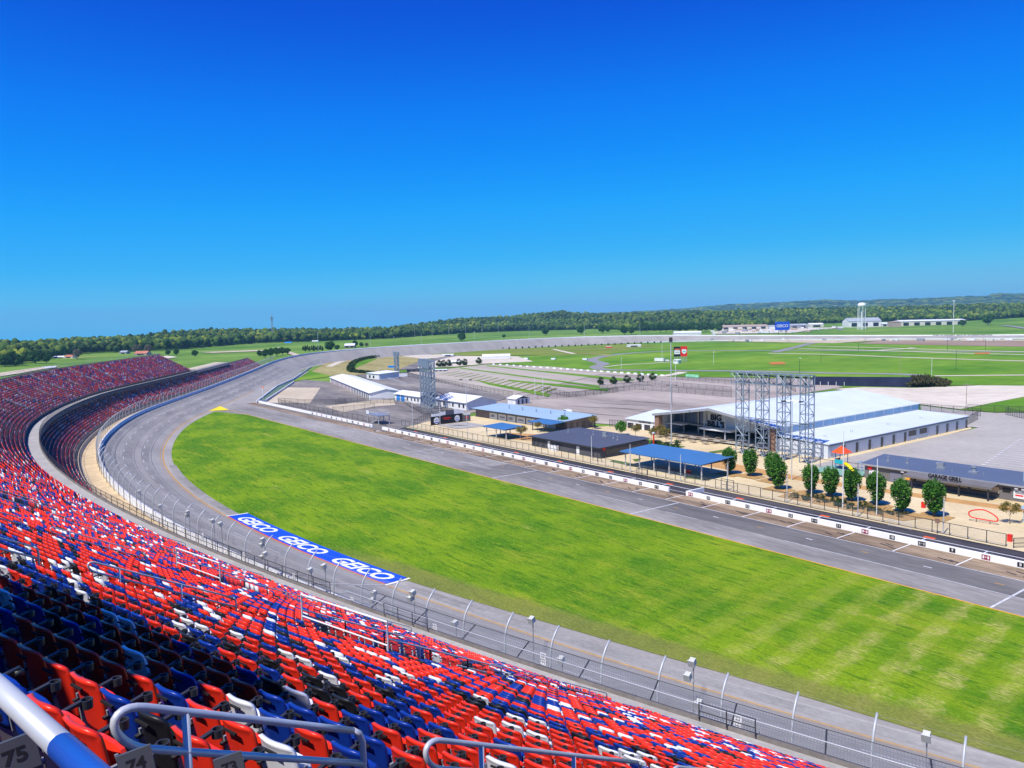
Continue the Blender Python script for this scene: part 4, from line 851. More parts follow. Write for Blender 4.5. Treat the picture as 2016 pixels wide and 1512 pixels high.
def bend_text(vs, fs, s_start, length, o0, o1, z):
    bm = bmesh.new(); bv_ = [bm.verts.new(v) for v in vs]
    for f in fs:
        try: bm.faces.new([bv_[i] for i in f])
        except ValueError: pass
    bmesh.ops.triangulate(bm, faces=bm.faces); bm.verts.index_update(); P = [v.co.copy() for v in bm.verts]; T = [[v.index for v in f.verts] for f in bm.faces]; bm.free()
    out = []
    for p in P:
        s = s_start-(p.x-x_0)/wid*length; o = o0+(p.y-y_0)/hgt_*(o1-o0); a = line_at(s, o); out.append((a[0][0], a[1][0], z+max(0, (o+17)/2.65*.085)))
    return out, T
for k in range(3):
    o, T = bend_text(vs, fs, sb-LW*k-LW*.10-.8, LW*.78, -14.75, -17.35, .108); g = MB(); g.add(o, T); g.build('painted_lettering', WHITE, kind='structure')
# ================================================================ PIT WALL
PITW = mat('pit_wall_white', (.86, .85, .83), .6, .05, .4, .3)
def pit_seg(x0, x1, label):
    t = thing('pit_wall', label, 'wall', ((x0+x1)/2, 115.55, 0)); MB().box(x0, x1, 115.3, 115.75, -.05, .92).build('wall', PITW, t); return t
xa = at(1332, 965)[0]; xb = at(1363, 973)[0]; xc = at(738, 841)[0]; xd = at(752, 846)[0]
pw1 = pit_seg(xb, 42, 'low white pit wall, right stretch with black number plates'); MB().box(xb, xb+.4, 115.75, 120.2, -.05, .92).build('return_wall', WALLW, pw1)
pw2 = pit_seg(xd, xa, 'low white pit wall, middle stretch below the grey buildings'); pw3 = pit_seg(-342, xc, 'low white pit wall, far left stretch towards the pit exit')
PLB = mat('plate_black', (.016, .016, .018), .5); PLR = mat('plate_maroon', (.28, .02, .05), .5)
x8 = at(2006.4, 1114, .45)[0]
def plate(x, w, h, m, txt, tm, parent):
    MB().box(x-w/2, x+w/2, 115.27, 115.3, .18, .18+h).build('number_plate', m, parent)
    put_text('plate_mark', txt, h*.95, (x, 115.262, .18+h/2), (1, 0, 0), (0, 0, 1), tm, parent, thick=.003, bold=.012, sx=.95)
for n in range(7, 36):
    x = x8+(8-n)*8.72
    par = pw1 if x > xb+.5 else pw2 if xd+.5 < x < xa-.5 else pw3 if x < xc-.5 else None
    if par is not None and x < 35: plate(x, .8, .62, PLB, str(n), WHITE, par)
    x2 = x-4.3; par = pw1 if x2 > xb+.5 else pw2 if xd+.5 < x2 < xa-.5 else pw3 if x2 < xc-.5 else None
    if par is not None and x2 < 35:
        q = MB().box(x2-.55, x2+.55, 115.27, 115.3, .16, .82).build('sponsor_plate', PLR if n % 2 == 0 else PLB, par)
        g = MB(); g.box(x2-.42, x2-.2, 115.262, 115.27, .3, .7); g.box(x2-.08, x2+.08, 115.262, 115.27, .45, .6); g.box(x2+.2, x2+.42, 115.262, 115.27, .3, .7); g.build('plate_mark', mat('grey_mark', (.4, .4, .38), .6) if n % 2 else WHITE, par)
# ================================================================ INNER FENCES
def fence(pts, h, label, step=3.0, m=DARKST, net=NETD, r=.05, rails=(1.0,), px=True, zb=0.0, name='fence', dead=False):
    """straight or bent run: thing > post..., rails, wire mesh"""
    P = [at(*p)[:2] if px else p for p in pts]; Q = []
    for a, b in zip(P[:-1], P[1:]):
        n = max(1, int(math.hypot(b[0]-a[0], b[1]-a[1])/step)); Q += [(a[0]+(b[0]-a[0])*i/n, a[1]+(b[1]-a[1])*i/n) for i in range(n)]
    Q.append(P[-1])
    if len(Q) > 96: return fence(pts, h, label, step*len(Q)/90, m, net, r, rails, px, zb, name)
    t = thing(name, label, 'fence', (Q[0][0], Q[0][1], zb))
    for x, y in Q: MB().cyl(x, y, zb-.1, zb+h, r*1.2, 6).build('post', m, t)
    g = MB()
    for k in rails: g.tube([(x, y, zb+h*k) for x, y in Q], r, 5)
    g.build('rails', m, t)
    if net:
        g = MB()
        for a, b in zip(Q[:-1], Q[1:]): g.quad((*a, zb+.05), (*b, zb+.05), (*b, zb+h), (*a, zb+h))
        g.build('wire_mesh', net, t)
    return t
fence([(-229, 124.3), (-47.5, 124.3)], 1.9, 'long chain link fence between the pit lane and the plaza', 2.6, px=False, rails=(1.0, .05), net=NET)
fence([(-46.5, 124.3), (-44.2, 127.8), (-41.5, 133)], 1.5, 'low dark fence turning away from the pit lane at the right edge', 1.6, px=False, rails=(1.0, .5))
fence([(-101, 157.6), (-87, 158.9)], 2.0, 'fence beside the playground in front of the parking lot', 2.6, px=False, net=NET); fence([(-87, 158.9), (-79, 163), (-60, 166)], 2.0, 'fence behind the left end of the dark food kiosk', 3.0, px=False, net=NET)
fence([(548, 795), (655, 817), (760, 839)], 2.0, 'dark fence along the far end of the pit lane', 4.0); fence([(548, 793), (600, 797), (682, 796)], 2.2, 'dark fence round the tan slab near the pit exit', 4.0); fence([(655, 812), (738, 804)], 2.0, 'dark mesh fence crossing the brown asphalt beside the viewing stand', 4.0)
fence([(645+120/5.6, 793), (795, 795), (830, 815), (890, 815)], 2.2, 'dark fence from the blue shutters to the stage', 3.0); fence([(813, 838), (845, 822), (880, 815)], 1.8, 'fence at the corner of the sandy plaza behind the stage', 2.4)
fence([(1020, 790), (1170, 779), (1250, 767), (1320, 772), (1440, 783)], 2.4, 'long dark fence across the middle parking lot', 4.5); fence([(1180, 768), (1290, 758), (1440, 771)], 2.2, 'second dark fence behind the one crossing the middle lot', 4.5); fence([(1070, 771), (1120, 782), (1215, 772)], 2.2, 'dark fence round the blue grey lot corner', 4.5)
fence([(1332, 747), (1440, 757), (1512, 762)], 2.0, 'far dark fence where the lot meets the pale road', 4.5); fence([(1540, 758), (1566, 772)], 2.6, 'dark gate panels behind the lattice towers', 3.0)
fence([(800, 742), (870, 755), (1010, 782)], 2.4, 'dark fence between the service lot and striped parking', 5.0); fence([(742, 740), (800, 760)], 1.5, 'pale rail fence beside the small white building', 3.0, STEELW, None); fence([(1810, 808), (1900, 815), (1930, 820)], 2.4, 'fence behind the far end of the hall side', 3.0); fence([(1903, 838), (1925, 826)], 2.6, 'dark gate at the far corner of the hall', 1.5)
fence([(1905, 809), (1985, 812), (2030, 815)], 2.2, 'dark fence along the far edge of the right lot', 3.0); fence([(1980, 817), (2030, 828)], 2.4, 'dark slatted gate at the right edge of the lot', 1.2); fence([(1200, 840), (1238, 842)], 2.2, 'dark picket fence beside the small garage wing', .9)
# guard rail and catch fence at the pit exit split
def block_wall(pts, h, w, m, label, name='guard_wall', px=True):
    P = [at(*p)[:2] if px else p for p in pts]; g = MB()
    for a, b in zip(P[:-1], P[1:]):
        d = np.array([b[0]-a[0], b[1]-a[1], 0]); L_ = np.linalg.norm(d); d /= L_; c = np.array([(a[0]+b[0])/2, (a[1]+b[1])/2, h/2]); g.obox(c, d, (-d[1], d[0], 0), (0, 0, 1), L_/2+.03, w/2, h/2+.05)
    return g.build(name, m, label=label, cat='wall')
block_wall([(505, 794), (545, 763), (578, 748), (612, 724)], 1.0, .4, WALLW, 'white concrete wall splitting the pit exit from the track'); block_wall([(524, 790), (579, 753.5)], .9, .4, WALLW, 'inner white wall beside the green strip at the pit exit'); block_wall([(505, 793), (524, 791)], .9, .5, WALLW, 'short white end wall where pit exit meets the pit wall')
area('green_strip', [(508, 793.5), (546, 763.5), (579, 749), (579, 753), (524, 789.5)], mat('green_slab', (0.10, 0.16, 0.10), .9, .15, .3))
fence([(545, 762), (578, 747), (630, 718)], 4.0, 'catch fence on the wall between track and pit exit', 5.0, GALV, NET, .05, zb=.9)
# row of dark shrubs and tyre blocks inside turn one
# ================================================================ BUILDINGS AND STEELWORK
ROOF_PALE = ribbed('roof_pale_blue', (0.66, 0.71, 0.75), 0.6, 1, .45, .25); ROOF_W = ribbed('roof_white', (0.78, 0.78, 0.78), 0.6, 0, .5, .25); ROOF_DK = ribbed('roof_slate', (0.085, 0.09, 0.115), 0.5, 0, .55, .3)
ROOF_BL = ribbed('roof_blue', (0.06, 0.17, 0.36), 0.45, 0, .4, .4); ROOF_LB = ribbed('roof_light_blue', (0.34, 0.46, 0.56), 0.5, 0, .45, .35); ROOF_NAVY = ribbed('roof_navy_grey', (0.10, 0.125, 0.18), 0.5, 0, .5, .3)
WALL_DK = mat('wall_charcoal', (0.075, 0.075, 0.085), .8, .12, .5); WALL_GR = mat('wall_grey', (0.155, 0.145, 0.145), .85, .1, .5); WALL_BR = mat('wall_taupe', (0.20, 0.165, 0.15), .85, .1, .5); WALL_P = ribbed('wall_pale', (0.62, 0.66, 0.70), .35, 1, .6, .3); WALL_W = ribbed('wall_white_sheet', (0.76, 0.76, 0.77), .4, 0, .6, .2)
GLASSD = mat('dark_glass', (0.02, 0.025, 0.035), .12, .2, 1., .6); GLASSB = mat('blue_glass', (0.10, 0.16, 0.30), .2, .15, .6, .6); DOORW = mat('door_white', (0.70, 0.71, 0.72), .6, .05, 1.); SHADE = mat('interior_shade', (0.02, 0.02, 0.024), .9)  # last one: near-black colour painted in for shade inside openings
REDP = mat('bright_red_paint', (0.75, 0.025, 0.015), .5, .06, 1.5); BRICK = mat('red_brown_brick', (0.27, 0.16, 0.11), .9, .2, 3.); TRIM = mat('trim_grey', (0.30, 0.31, 0.33), .6, .1, 1.); WOODT = mat('weathered_wood', (0.32, 0.26, 0.20), .9, .2, 2.)
def b3(name, m, par, *a): return MB().box(*a).build(name, m, par)
def roof_slab(poly, th, m, par, name='roof'):
    """sloping slab from 3D corner points"""
    n = len(poly); g = MB(); g.add([(x, y, z-th) for x, y, z in poly]+list(poly), [tuple(range(n))[::-1], tuple(range(n, 2*n))]+[(i, (i+1) % n, n+(i+1) % n, n+i) for i in range(n)]); return g.build(name, m, par)
def roof_vents(par, spots):
    """roof vents: (x, y, z, kind)"""
    for x, y, z, k in spots:
        g = MB()
        if k == 0: g.box(x-.3, x+.3, y-.3, y+.3, z-.1, z+.12); g.cyl(x, y, z, z+.8, .16, 8); g.cyl(x, y, z+.8, z+1.0, .26, 8)
        elif k == 1: g.box(x-.8, x+.8, y-.5, y+.5, z-.1, z+.15); g.add([(x-.6, y-.4, z+.1), (x+.5, y-.4, z+.1), (x+.5, y+.4, z+.1), (x-.6, y+.4, z+.1), (x-.9, y-.4, z+1.0), (x+.5, y-.4, z+1.1), (x+.5, y+.4, z+1.1), (x-.9, y+.4, z+1.0)], [(0, 1, 5, 4), (1, 2, 6, 5), (2, 3, 7, 6), (3, 0, 4, 7), (4, 5, 6, 7)])
        elif k == 2: g.box(x-.8, x+.8, y-.6, y+.6, z-.1, z+.15); g.cyl(x, y, z+.1, z+.9, .42, 12); g.cyl(x, y, z+.9, z+1.0, .58, 12); g.cyl(x, y, z+1.0, z+1.25, .5, 12)
        else: g.cyl(x, y, z-.1, z+.5, .07, 6)
        g.build('roof_vent', GALV, par)
# ---- the big gabled hall with open porch
XL, XR, XM, ZE, ZA, YF, YB = -157.5, -117.3, -137.6, 6.1, 9.3, 168.6, 240.5
h = thing('event_hall', 'huge hall with pale blue gabled roof and open porch lettered BIG BILLS', 'hall', (XM, 200, 0))
g = MB()
for a, b, za, zb in ((XL-.4, XM, ZE, ZA), (XM, XR+.4, ZA, ZE)): pass
roof_slab([(XL-.5, YF-.8, ZE), (XM, YF-.8, ZA), (XM, YB+.5, ZA), (XL-.5, YB+.5, ZE)], .22, ROOF_PALE, h); roof_slab([(XM, YF-.8, ZA), (XR+.5, YF-.8, ZE), (XR+.5, YB+.5, ZE), (XM, YB+.5, ZA)], .22, ROOF_PALE, h)
g = MB(); 
for s_, (xa_, za_, xb_, zb_) in enumerate(((XL-.5, ZE, XM, ZA), (XM, ZA, XR+.5, ZE))): g.add([(xa_, YF-.85, za_-.6), (xb_, YF-.85, zb_-.6), (xb_, YF-.85, zb_+.06), (xa_, YF-.85, za_+.06), (xa_, YF-.7, za_-.6), (xb_, YF-.7, zb_-.6), (xb_, YF-.7, zb_+.06), (xa_, YF-.7, za_+.06)], [(0, 1, 2, 3), (7, 6, 5, 4), (0, 4, 5, 1), (3, 2, 6, 7)])
g.build('fascia', TRIM, h)
b3('corner_pillar', BRICK, h, XL, XL+1.6, YF-.4, YF+1.2, 0, ZE+.1); b3('corner_pillar', BRICK, h, XR-1.5, XR+.1, YF-.4, YF+1.2, 0, ZE+.05)
YW = 181.0
b3('lower_wall', SHADE, h, XL+.3, XR-.1, YW, YW+.3, 0, 3.0); b3('west_wall', WALL_P, h, XL, XL+.3, YF+2, YB, 0, ZE-.2); b3('east_wall', WALL_P, h, XR-.3, XR, YF+2, YB, 0, ZE-.2); b3('back_wall', WALL_P, h, XL, XR, YB-.3, YB, 0, ZE-.2)  # lower wall colour carries the shade at the back of the porch
g = MB(); g.add([(XL, YB, ZE-.2), (XR, YB, ZE-.2), (XM, YB, ZA-.25)], [(0, 1, 2)]); g.build('back_gable', WALL_P, h)
zr_ = lambda x: ZE+(ZA-ZE)*(1-abs(x-XM)/(XM-XL))-.25
def gable_panel(x0, x1, z0, y, m, name, th=.15, par=h):
    g = MB(); xs = [x0]+([XM] if x0 < XM < x1 else [])+[x1]; g.add([(x0, y, z0), (x1, y, z0)]+[(x, y, zr_(x)) for x in xs[::-1]]+[(x0, y+th, z0), (x1, y+th, z0)]+[(x, y+th, zr_(x)) for x in xs[::-1]], [tuple(range(2+len(xs))), tuple(range(2+len(xs), 2*(2+len(xs))))[::-1]]); return g.build(name, m, par)
gable_panel(XL+.3, -146.0, 3.3, 176.5, GLASSB, 'upper_glass'); gable_panel(-146.0, -143.4, 3.3, 176.4, WALL_P, 'pale_panel'); gable_panel(-143.4, -127.5, 3.2, 174.6, WALL_P, 'sign_panel'); gable_panel(-127.5, XR-.2, 3.3, 176.5, GLASSB, 'upper_glass')
for x in (-155, -152, -149): b3('mullion', TRIM, h, x-.06, x+.06, 176.36, 176.5, 3.3, zr_(x))
b3('balcony', WALLW, h, XL+.3, -151, 172.6, 177, 2.85, 3.2); b3('balcony', WALLW, h, -143.6, -133.0, 171.3, 177, 2.75, 3.2); b3('balcony', TRIM, h, -150.9, -143.7, 175.2, 177, 2.9, 3.2); b3('balcony', TRIM, h, -132.9, XR-.2, 174.4, 177, 2.9, 3.2)
for x, y in ((-153.3, 176), (-148, 176.2), (-142.9, 172.6), (-135.3, 172.0), (-128.6, 173.6), (-122.6, 173.4)): b3('post', GALVL, h, x-.14, x+.14, y-.14, y+.14, 0, zr_(x))
for tx, zz in (('BIG', 5.85), ("BILL'S", 3.98)): put_text('sign_lettering', tx, 2.2, (-140.4, 174.5, zz), (1, 0, 0), (0, 0, 1), BLK, h, thick=.04, bold=.09, sx=1.12)
b3('wall_emblem', TRIM, h, -145.3, -144.1, 176.25, 176.38, 4.2, 6.3)
for k, x in enumerate(np.arange(-155, -127, 3.0)):
    g = MB(); g.tube([(x-.5, 172.5, zr_(x)-.25), (x, 172.5, zr_(x)-.05), (x+.5, 172.5, zr_(x)-.25), (x-.5, 172.5, zr_(x)-.25)], .05, 5); g.build('porch_lamp', STEELW, h)
# side wing with roller doors
WX0, WX1, WY0, WY1 = -117.2, -103.0, 168.7, 240.0
roof_slab([(WX0+.1, WY0-.3, 4.15), (WX1+.5, WY0-.3, 3.55), (WX1+.5, WY1+.3, 3.55), (WX0+.1, WY1+.3, 4.15)], .15, ROOF_PALE, h, 'wing_roof')
b3('wing_wall', WALL_P, h, WX0, WX1, WY0, WY1, 0, 3.38); b3('wing_fascia', ROOF_NAVY, h, WX1+.42, WX1+.55, WY0-.3, WY1+.3, 3.05, 3.42)
b3('clerestory', WALL_P, h, XR, XR+.1, YF+3, YB, 4.0, ZE-.15)
for k in range(13):
    y = YF+6+5.15*k; b3('clerestory_window', mat('sky_glass', (.22, .40, .58), .25, .1, .3, .6), h, XR+.1, XR+.16, y, y+4.5, 4.45, 5.7)
for k in range(12):
    y = WY0+2.2+5.85*k
    if k in (6, 7): b3('louvre_window', GLASSD, h, WX1, WX1+.05, y+.6, y+4.6, 1.2, 2.6); continue
    b3('roller_door', DOORW, h, WX1, WX1+.04, y, y+3.6, .05, 2.7); d_ = b3('side_door', GLASSD, h, WX1, WX1+.06, y+4.1, y+5.1, .05, 2.5)
for y in np.arange(WY0+1.7, WY1, 5.85): b3('pilaster', WALLW, h, WX1, WX1+.12, y-.1, y+.1, 0, 3.3)
roof_vents(h, [(-108, 176+6*k, 3.8, 3) for k in (0, 2, 5, 8)]); roof_vents(h, [(-108.7, 176.3+6*k, 3.8, 3) for k in (0, 2, 5, 8)])
# small garage wing to the left of the hall
gw = thing('garage_wing', 'low white garage wing with pale roof left of the big hall', 'garage', (-166, 174, 0)); b3('wall', WALLW, gw, -173, -158, 172.5, 186, 0, 3.0); roof_slab([(-173.4, 172, 3.05), (-157.7, 172, 3.05), (-157.7, 186, 4.6), (-173.4, 186, 4.6)], .15, ROOF_PALE, gw)
put_text('wall_lettering', 'GARAGE', .95, (-165.5, 172.49, 2.45), (1, 0, 0), (0, 0, 1), BLK, gw, bold=.02, sx=1.3)
for x in (-171.5, -168, -164.5, -161): b3('garage_door', GLASSD, gw, x-1.2, x+1.2, 172.42, 172.5, 0, 1.75)
# picnic tables on the terrace
area('terrace', [(-156, 168.8), (-103.5, 168.8), (-103.5, 181), (-156, 181)], mat('grey_terrace', (.36, .33, .30), .9, .12, .5), False)
pic = None
for i in range(5):
    for j in range(4):
        x, y = -153+i*4.2+j*.8, 164.9+j*2.6
        if pic is None:
            pic = thing('picnic_table', '-', 'picnic table', (x, y, 0), 'picnic tables in front of the hall'); b3('table_top', WOODT, pic, x-.9, x+.9, y-.38, y+.38, .70, .76); b3('bench', WOODT, pic, x-.9, x+.9, y-.85, y-.6, .42, .47); b3('bench', WOODT, pic, x-.9, x+.9, y+.6, y+.85, .42, .47)
            for q in (-.65, .65): MB().tube([(x+q, y-.8, 0), (x+q, y+.2, .72)], .045, 5).tube([(x+q, y+.8, 0), (x+q, y-.2, .72)], .045, 5).build('leg', WOODT, pic)
            o = pic
        else: o = copy_tree(pic); o.location = (x, y, 0)
        props(o, 'weathered picnic table on the grey terrace in front of the lettered hall', 'picnic table', 'picnic tables in front of the hall')
# ---- lattice towers
LAT = mat('lattice_steel', (0.22, 0.28, 0.34), .45, .12, 1., .5, .3)
def lattice(par, x, y, w, z1, bay=2.3, r=.13, name='tower', ang=0.0, z0=0.0, m=None):
    """square lattice mast: legs, rings and diagonals as one part"""
    g = MB(); ca, sa_ = math.cos(ang), math.sin(ang); C = [(x+ca*a-sa_*b, y+sa_*a+ca*b) for a, b in ((-w/2, -w/2), (w/2, -w/2), (w/2, w/2), (-w/2, w/2))]; n = max(1, round((z1-z0)/bay)); bz = (z1-z0)/n
    for c in C: g.tube([(*c, z0-.1), (*c, z1)], r, 6)
    for k in range(n+1):
        for i in range(4):
            a, b = C[i], C[(i+1) % 4]; g.tube([(*a, z0+bz*k), (*b, z0+bz*k)], r*.55, 4)
            if k < n: g.tube([(*(a if (k+i) % 2 else b), z0+bz*k), (*(b if (k+i) % 2 else a), z0+bz*(k+1))], r*.5, 4)
    return g.build(name, m or LAT, par)
def truss_beam(par, a, b, zb, zt, depth, name='top_beam', n=8, r=.11):
    a, b = np.array(a, float), np.array(b, float); d = (b-a)/np.linalg.norm(b-a); nn = np.array([-d[1], d[0]])*depth/2; g = MB()
    for s_ in (-1, 1):
        for z in (zb, zt): g.tube([(*(a+nn*s_), z), (*(b+nn*s_), z)], r, 5)
        for k in range(n+1):
            p = a+(b-a)*k/n; g.tube([(*(p+nn*s_), zb), (*(p+nn*s_), zt)], r*.7, 4)
            if k < n: q = a+(b-a)*(k+1)/n; g.tube([(*((p if k % 2 else q)+nn*s_), zb), (*((q if k % 2 else p)+nn*s_), zt)], r*.6, 4)
    for k in range(n+1):
        p = a+(b-a)*k/n
        for z in (zb, zt): g.tube([(*(p+nn), z), (*(p-nn), z)], r*.6, 4)
    return g.build(name, LAT, par)
sb_ = thing('scoreboard_frame', 'four tall grey lattice towers joined by a top truss before the hall', 'lattice frame', (-112, 161, 0), 'lattice frames')
TX4 = (-121.4, -115.6, -109.7, -103.6)
for x in TX4: lattice(sb_, x, 161.0, 2.2, 20.2)
truss_beam(sb_, (-124.0, 161.0), (-102.4, 161.0), 17.6, 20.2, 2.2, n=10); g = MB(); g.tube([(-122.6, 159.7, 8.9), (-102.4, 159.7, 8.7)], .12, 6); g.tube([(-122.6, 159.7, 9.4), (-102.4, 159.7, 9.2)], .08, 6); g.build('cable_tray', LAT, sb_)
g = MB(); g.box(-123.5, -102.6, 160.3, 161.7, 19.5, 19.75); g.build('top_walkway', DARKST, sb_)
for x in TX4: 
    g = MB()
    for k in range(3): g.box(x-1.0, x+1.0, 160.2, 161.8, .9+1.1*k, 1.0+1.1*k)
    g.build('equipment_rack', GALV, sb_)
s2 = thing('scoreboard_frame', 'blue grey lattice towers standing in line beside the white houses', 'lattice frame', (-270, 159, 0), 'lattice frames'); p0, p1 = np.array([-278.5, 161.8]), np.array([-261.5, 155.6]); an = math.atan2(p1[1]-p0[1], p1[0]-p0[0])
for k in range(4): q = p0+(p1-p0)*k/3; lattice(s2, q[0], q[1], 2.2, 18.6, 2.3, .17, ang=an)
truss_beam(s2, p0-(p1-p0)*.10, p1+(p1-p0)*.08, 15.8, 18.8, 2.4, r=.10)
for k in range(10): q = p0+(p1-p0)*(-.08+k*.125); MB().box(q[0]-.5, q[0]+.5, q[1]-1.6, q[1]-1.45, 15.9, 18.7).build('back_panel', LAT, s2)
s3 = thing('scoreboard_frame', 'small distant lattice tower row beyond the small white building', 'lattice frame', (-459, 247, 0), 'lattice frames')
for k in range(3): lattice(s3, -461+3.0*k, 247.6-1.2*k, 2.2, 14, 2.3, .13, ang=-.38)
truss_beam(s3, (-464.5, 249), (-453, 244.6), 11.8, 14, 2.4, r=.10)
# ---- blue-roofed pavilion
def pavilion(name, label, x0, x1, y0, y1, zf, zb, posts, slope='y'):
    t = thing(name, label, 'pavilion', ((x0+x1)/2, (y0+y1)/2, 0), 'blue roofed pavilions'); roof_slab([(x0, y0, zf), (x1, y0, zf), (x1, y1, zb), (x0, y1, zb)], .14, ROOF_BL, t)
    for x in np.linspace(x0+.8, x1-.8, posts):
        for y in (y0+1.0, y1-1.0): MB().box(x-.1, x+.1, y-.1, y+.1, 0, zf-.1+(zb-zf)*(y-y0)/(y1-y0)).build('post', GALVL, t)
        MB().box(x-.12, x+.12, y0+.1, y1-.1, min(zf, zb)-.42, min(zf, zb)-.16).build('roof_beam', DARKST, t)
    g = MB(); g.box(x0, x1, y0-.03, y0+.03, zf-.28, zf-.02); g.build('fascia', ROOF_BL, t); return t
pavilion('pavilion', 'long open pavilion with a bright blue roof beside the dark grey building', -129.4, -105.6, 126.6, 137.2, 3.75, 4.2, 6); pavilion('pavilion', 'small square pavilion with a blue roof near the striped stage court', -190.5, -179.2, 130.2, 137.2, 3.2, 3.5, 3)
seat_r = None
for k in range(9):
    x = -122.5+k*1.05; p = at(1290+k*5.6, 922.5+k*.75)
    if seat_r is None:
        seat_r = thing('stool', '-', 'stool', p, 'red stools under the pavilion'); MB().cyl(p[0], p[1], .42, .5, .24, 10).build('seat', REDP, seat_r); MB().cyl(p[0], p[1], 0, .42, .06, 6).cyl(p[0], p[1], 0, .03, .2, 8).build('base', REDP, seat_r); o = seat_r
    else: o = copy_tree(seat_r); o.location = p
    props(o, 'round red stool in the row along the front edge of the long blue pavilion', 'stool', 'red stools under the pavilion')
x, y, _ = at(1352, 934.5); t = thing('red_bench', 'bright red bench on the sand in front of the long blue pavilion', 'bench', (x, y, 0)); b3('seat', REDP, t, x-1.0, x+1.0, y-.25, y+.25, .42, .52); b3('backrest', REDP, t, x-1.0, x+1.0, y+.2, y+.3, .5, 1.0)
for q in (-.8, .8): b3('leg', REDP, t, x+q-.05, x+q+.05, y-.2, y+.2, 0, .42)
# ---- dark grey building
d = thing('service_building', 'dark charcoal flat building with slate roof left of the blue pavilion', 'building', (-153, 137, 0)); b3('wall', WALL_DK, d, -166.9, -139.9, 130.2, 147, 0, 2.75)
roof_slab([(-167.4, 129.5, 2.78), (-139.4, 129.5, 2.78), (-139.4, 147.5, 3.3), (-167.4, 147.5, 3.3)], .12, ROOF_DK, d); b3('fascia', DARKST, d, -167.45, -139.35, 129.42, 129.5, 2.5, 2.8)
for x, w in ((-159.5, .95), (-148.0, 1.1)): q = b3('door', DOORW, d, x-w/2, x+w/2, 130.12, 130.2, 0, 2.15); MB().box(x+w/2-.2, x+w/2-.12, 130.06, 130.12, 1.0, 1.08).build('handle', DARKST, q)
for x in (-166, -164.2, -162): b3('dark_frame', DARKST, d, x-.5, x+.5, 130.1, 130.2, .1, 2.2)
roof_vents(d, [(-163, 140, 3.05, 0), (-157.5, 141.5, 3.1, 3), (-154.5, 141.5, 3.1, 0), (-150.4, 142, 3.15, 1), (-146.3, 141, 3.1, 0), (-143.8, 140, 3.1, 0), (-141.5, 141.5, 3.1, 3)])
for x in (-156.9, -155.7): t = thing('outdoor_unit', 'white air conditioning unit against the dark building wall', 'air conditioner', (x, 129.4, 0), 'outdoor units'); b3('case', DOORW, t, x-.5, x+.5, 129.0, 129.9, .05, 1.5); MB().cyl(x, 129.45, 1.5, 1.56, .36, 12).build('fan_grille', DARKST, t)
b3('side_windows', GLASSD, d, -139.9, -139.84, 132, 145, .9, 2.1); b3('round_sign', REDP, d, -139.86, -139.78, 131, 131.8, 1.9, 2.6)
# ---- long building, light blue roof
lb = thing('garage_building', 'long low building with light blue metal roof and white garage doors', 'building', (-206, 160, 0)); b3('wall', WALL_BR, lb, -231.4, -181.8, 155.5, 166.5, 0, 3.1)
roof_slab([(-231.9, 153.6, 3.1), (-180.6, 153.6, 3.1), (-180.6, 167, 3.9), (-231.9, 167, 3.9)], .12, ROOF_LB, lb); b3('fascia', DARKST, lb, -231.9, -180.6, 153.5, 153.6, 2.8, 3.1)
b3('corner_column', DARKST, lb, -180.9, -180.5, 165.8, 166.2, 0, 3.2); b3('corner_column', DARKST, lb, -181, -180.6, 154, 154.4, 0, 3.0)
for k, x in enumerate(np.arange(-220.5, -185, 5.2)):
    q = b3('garage_door', DOORW, lb, x-2.2, x+2.2, 155.42, 155.5, 0, 2.1)
    if k % 2 == 0:
        for a in (-1.2, -.4, .4): MB().box(x+a-.3, x+a+.3, 155.37, 155.42, .75, 1.05).box(x+a-.3, x+a+.3, 155.37, 155.42, 1.2, 1.5).build('pane', GLASSD, q)
    else: MB().box(x-1.4, x+1.4, 155.37, 155.42, .8, 1.4).build('banner', TRIM, q)
for y, w in ((157.5, 1.3), (159.8, .6), (162.5, 1.4)): b3('side_window', GLASSD, lb, -181.82, -181.74, y-w/2, y+w/2, .6, 2.2)
roof_slab([(-191.5, 147.8, 2.75), (-180.2, 147.8, 2.75), (-180.2, 153.6, 3.05), (-191.5, 153.6, 3.05)], .12, ROOF_BL, lb, 'porch_roof')
for x in (-184, -189.5): b3('porch_post', DARKST, lb, x-.1, x+.1, 148.2, 148.4, 0, 2.7)
roof_vents(lb, [(x, 160.5, 3.5, 0) for x in (-218, -210.5, -203, -195.5, -188.5)])
# ---- food kiosk at right
gg = thing('food_kiosk', 'long dark kiosk with slate blue roof, counters and GARAGE GRILL lettering', 'kiosk', (-66, 158, 0)); b3('wall', WALL_GR, gg, -86.2, 10, 154.9, 163, 0, 3.05)
roof_slab([(-86.8, 154.3, 3.1), (10.5, 154.3, 3.1), (10.5, 163.6, 3.9), (-86.8, 163.6, 3.9)], .14, ROOF_NAVY, gg); b3('fascia', TRIM, gg, -86.8, 10.5, 154.22, 154.3, 2.75, 3.1)
roof_slab([(-76.5, 151.3, 2.55), (-60.4, 151.3, 2.55), (-60.4, 154.6, 2.95), (-76.5, 154.6, 2.95)], .12, WALL_GR, gg, 'awning')
b3('awning_front', WALL_GR, gg, -76.5, -60.4, 151.2, 151.3, 2.2, 2.62); put_text('sign_lettering', 'GARAGE GRILL', 1.05, (-68.5, 151.2, 3.2), (1, 0, 0), (0, 0, 1), BLK, gg, thick=.05, bold=.05, sx=.85)
for x in (-74.8, -66.1, -61.1): b3('awning_post', DARKST, gg, x-.12, x+.12, 151.5, 151.75, 0, 2.5)
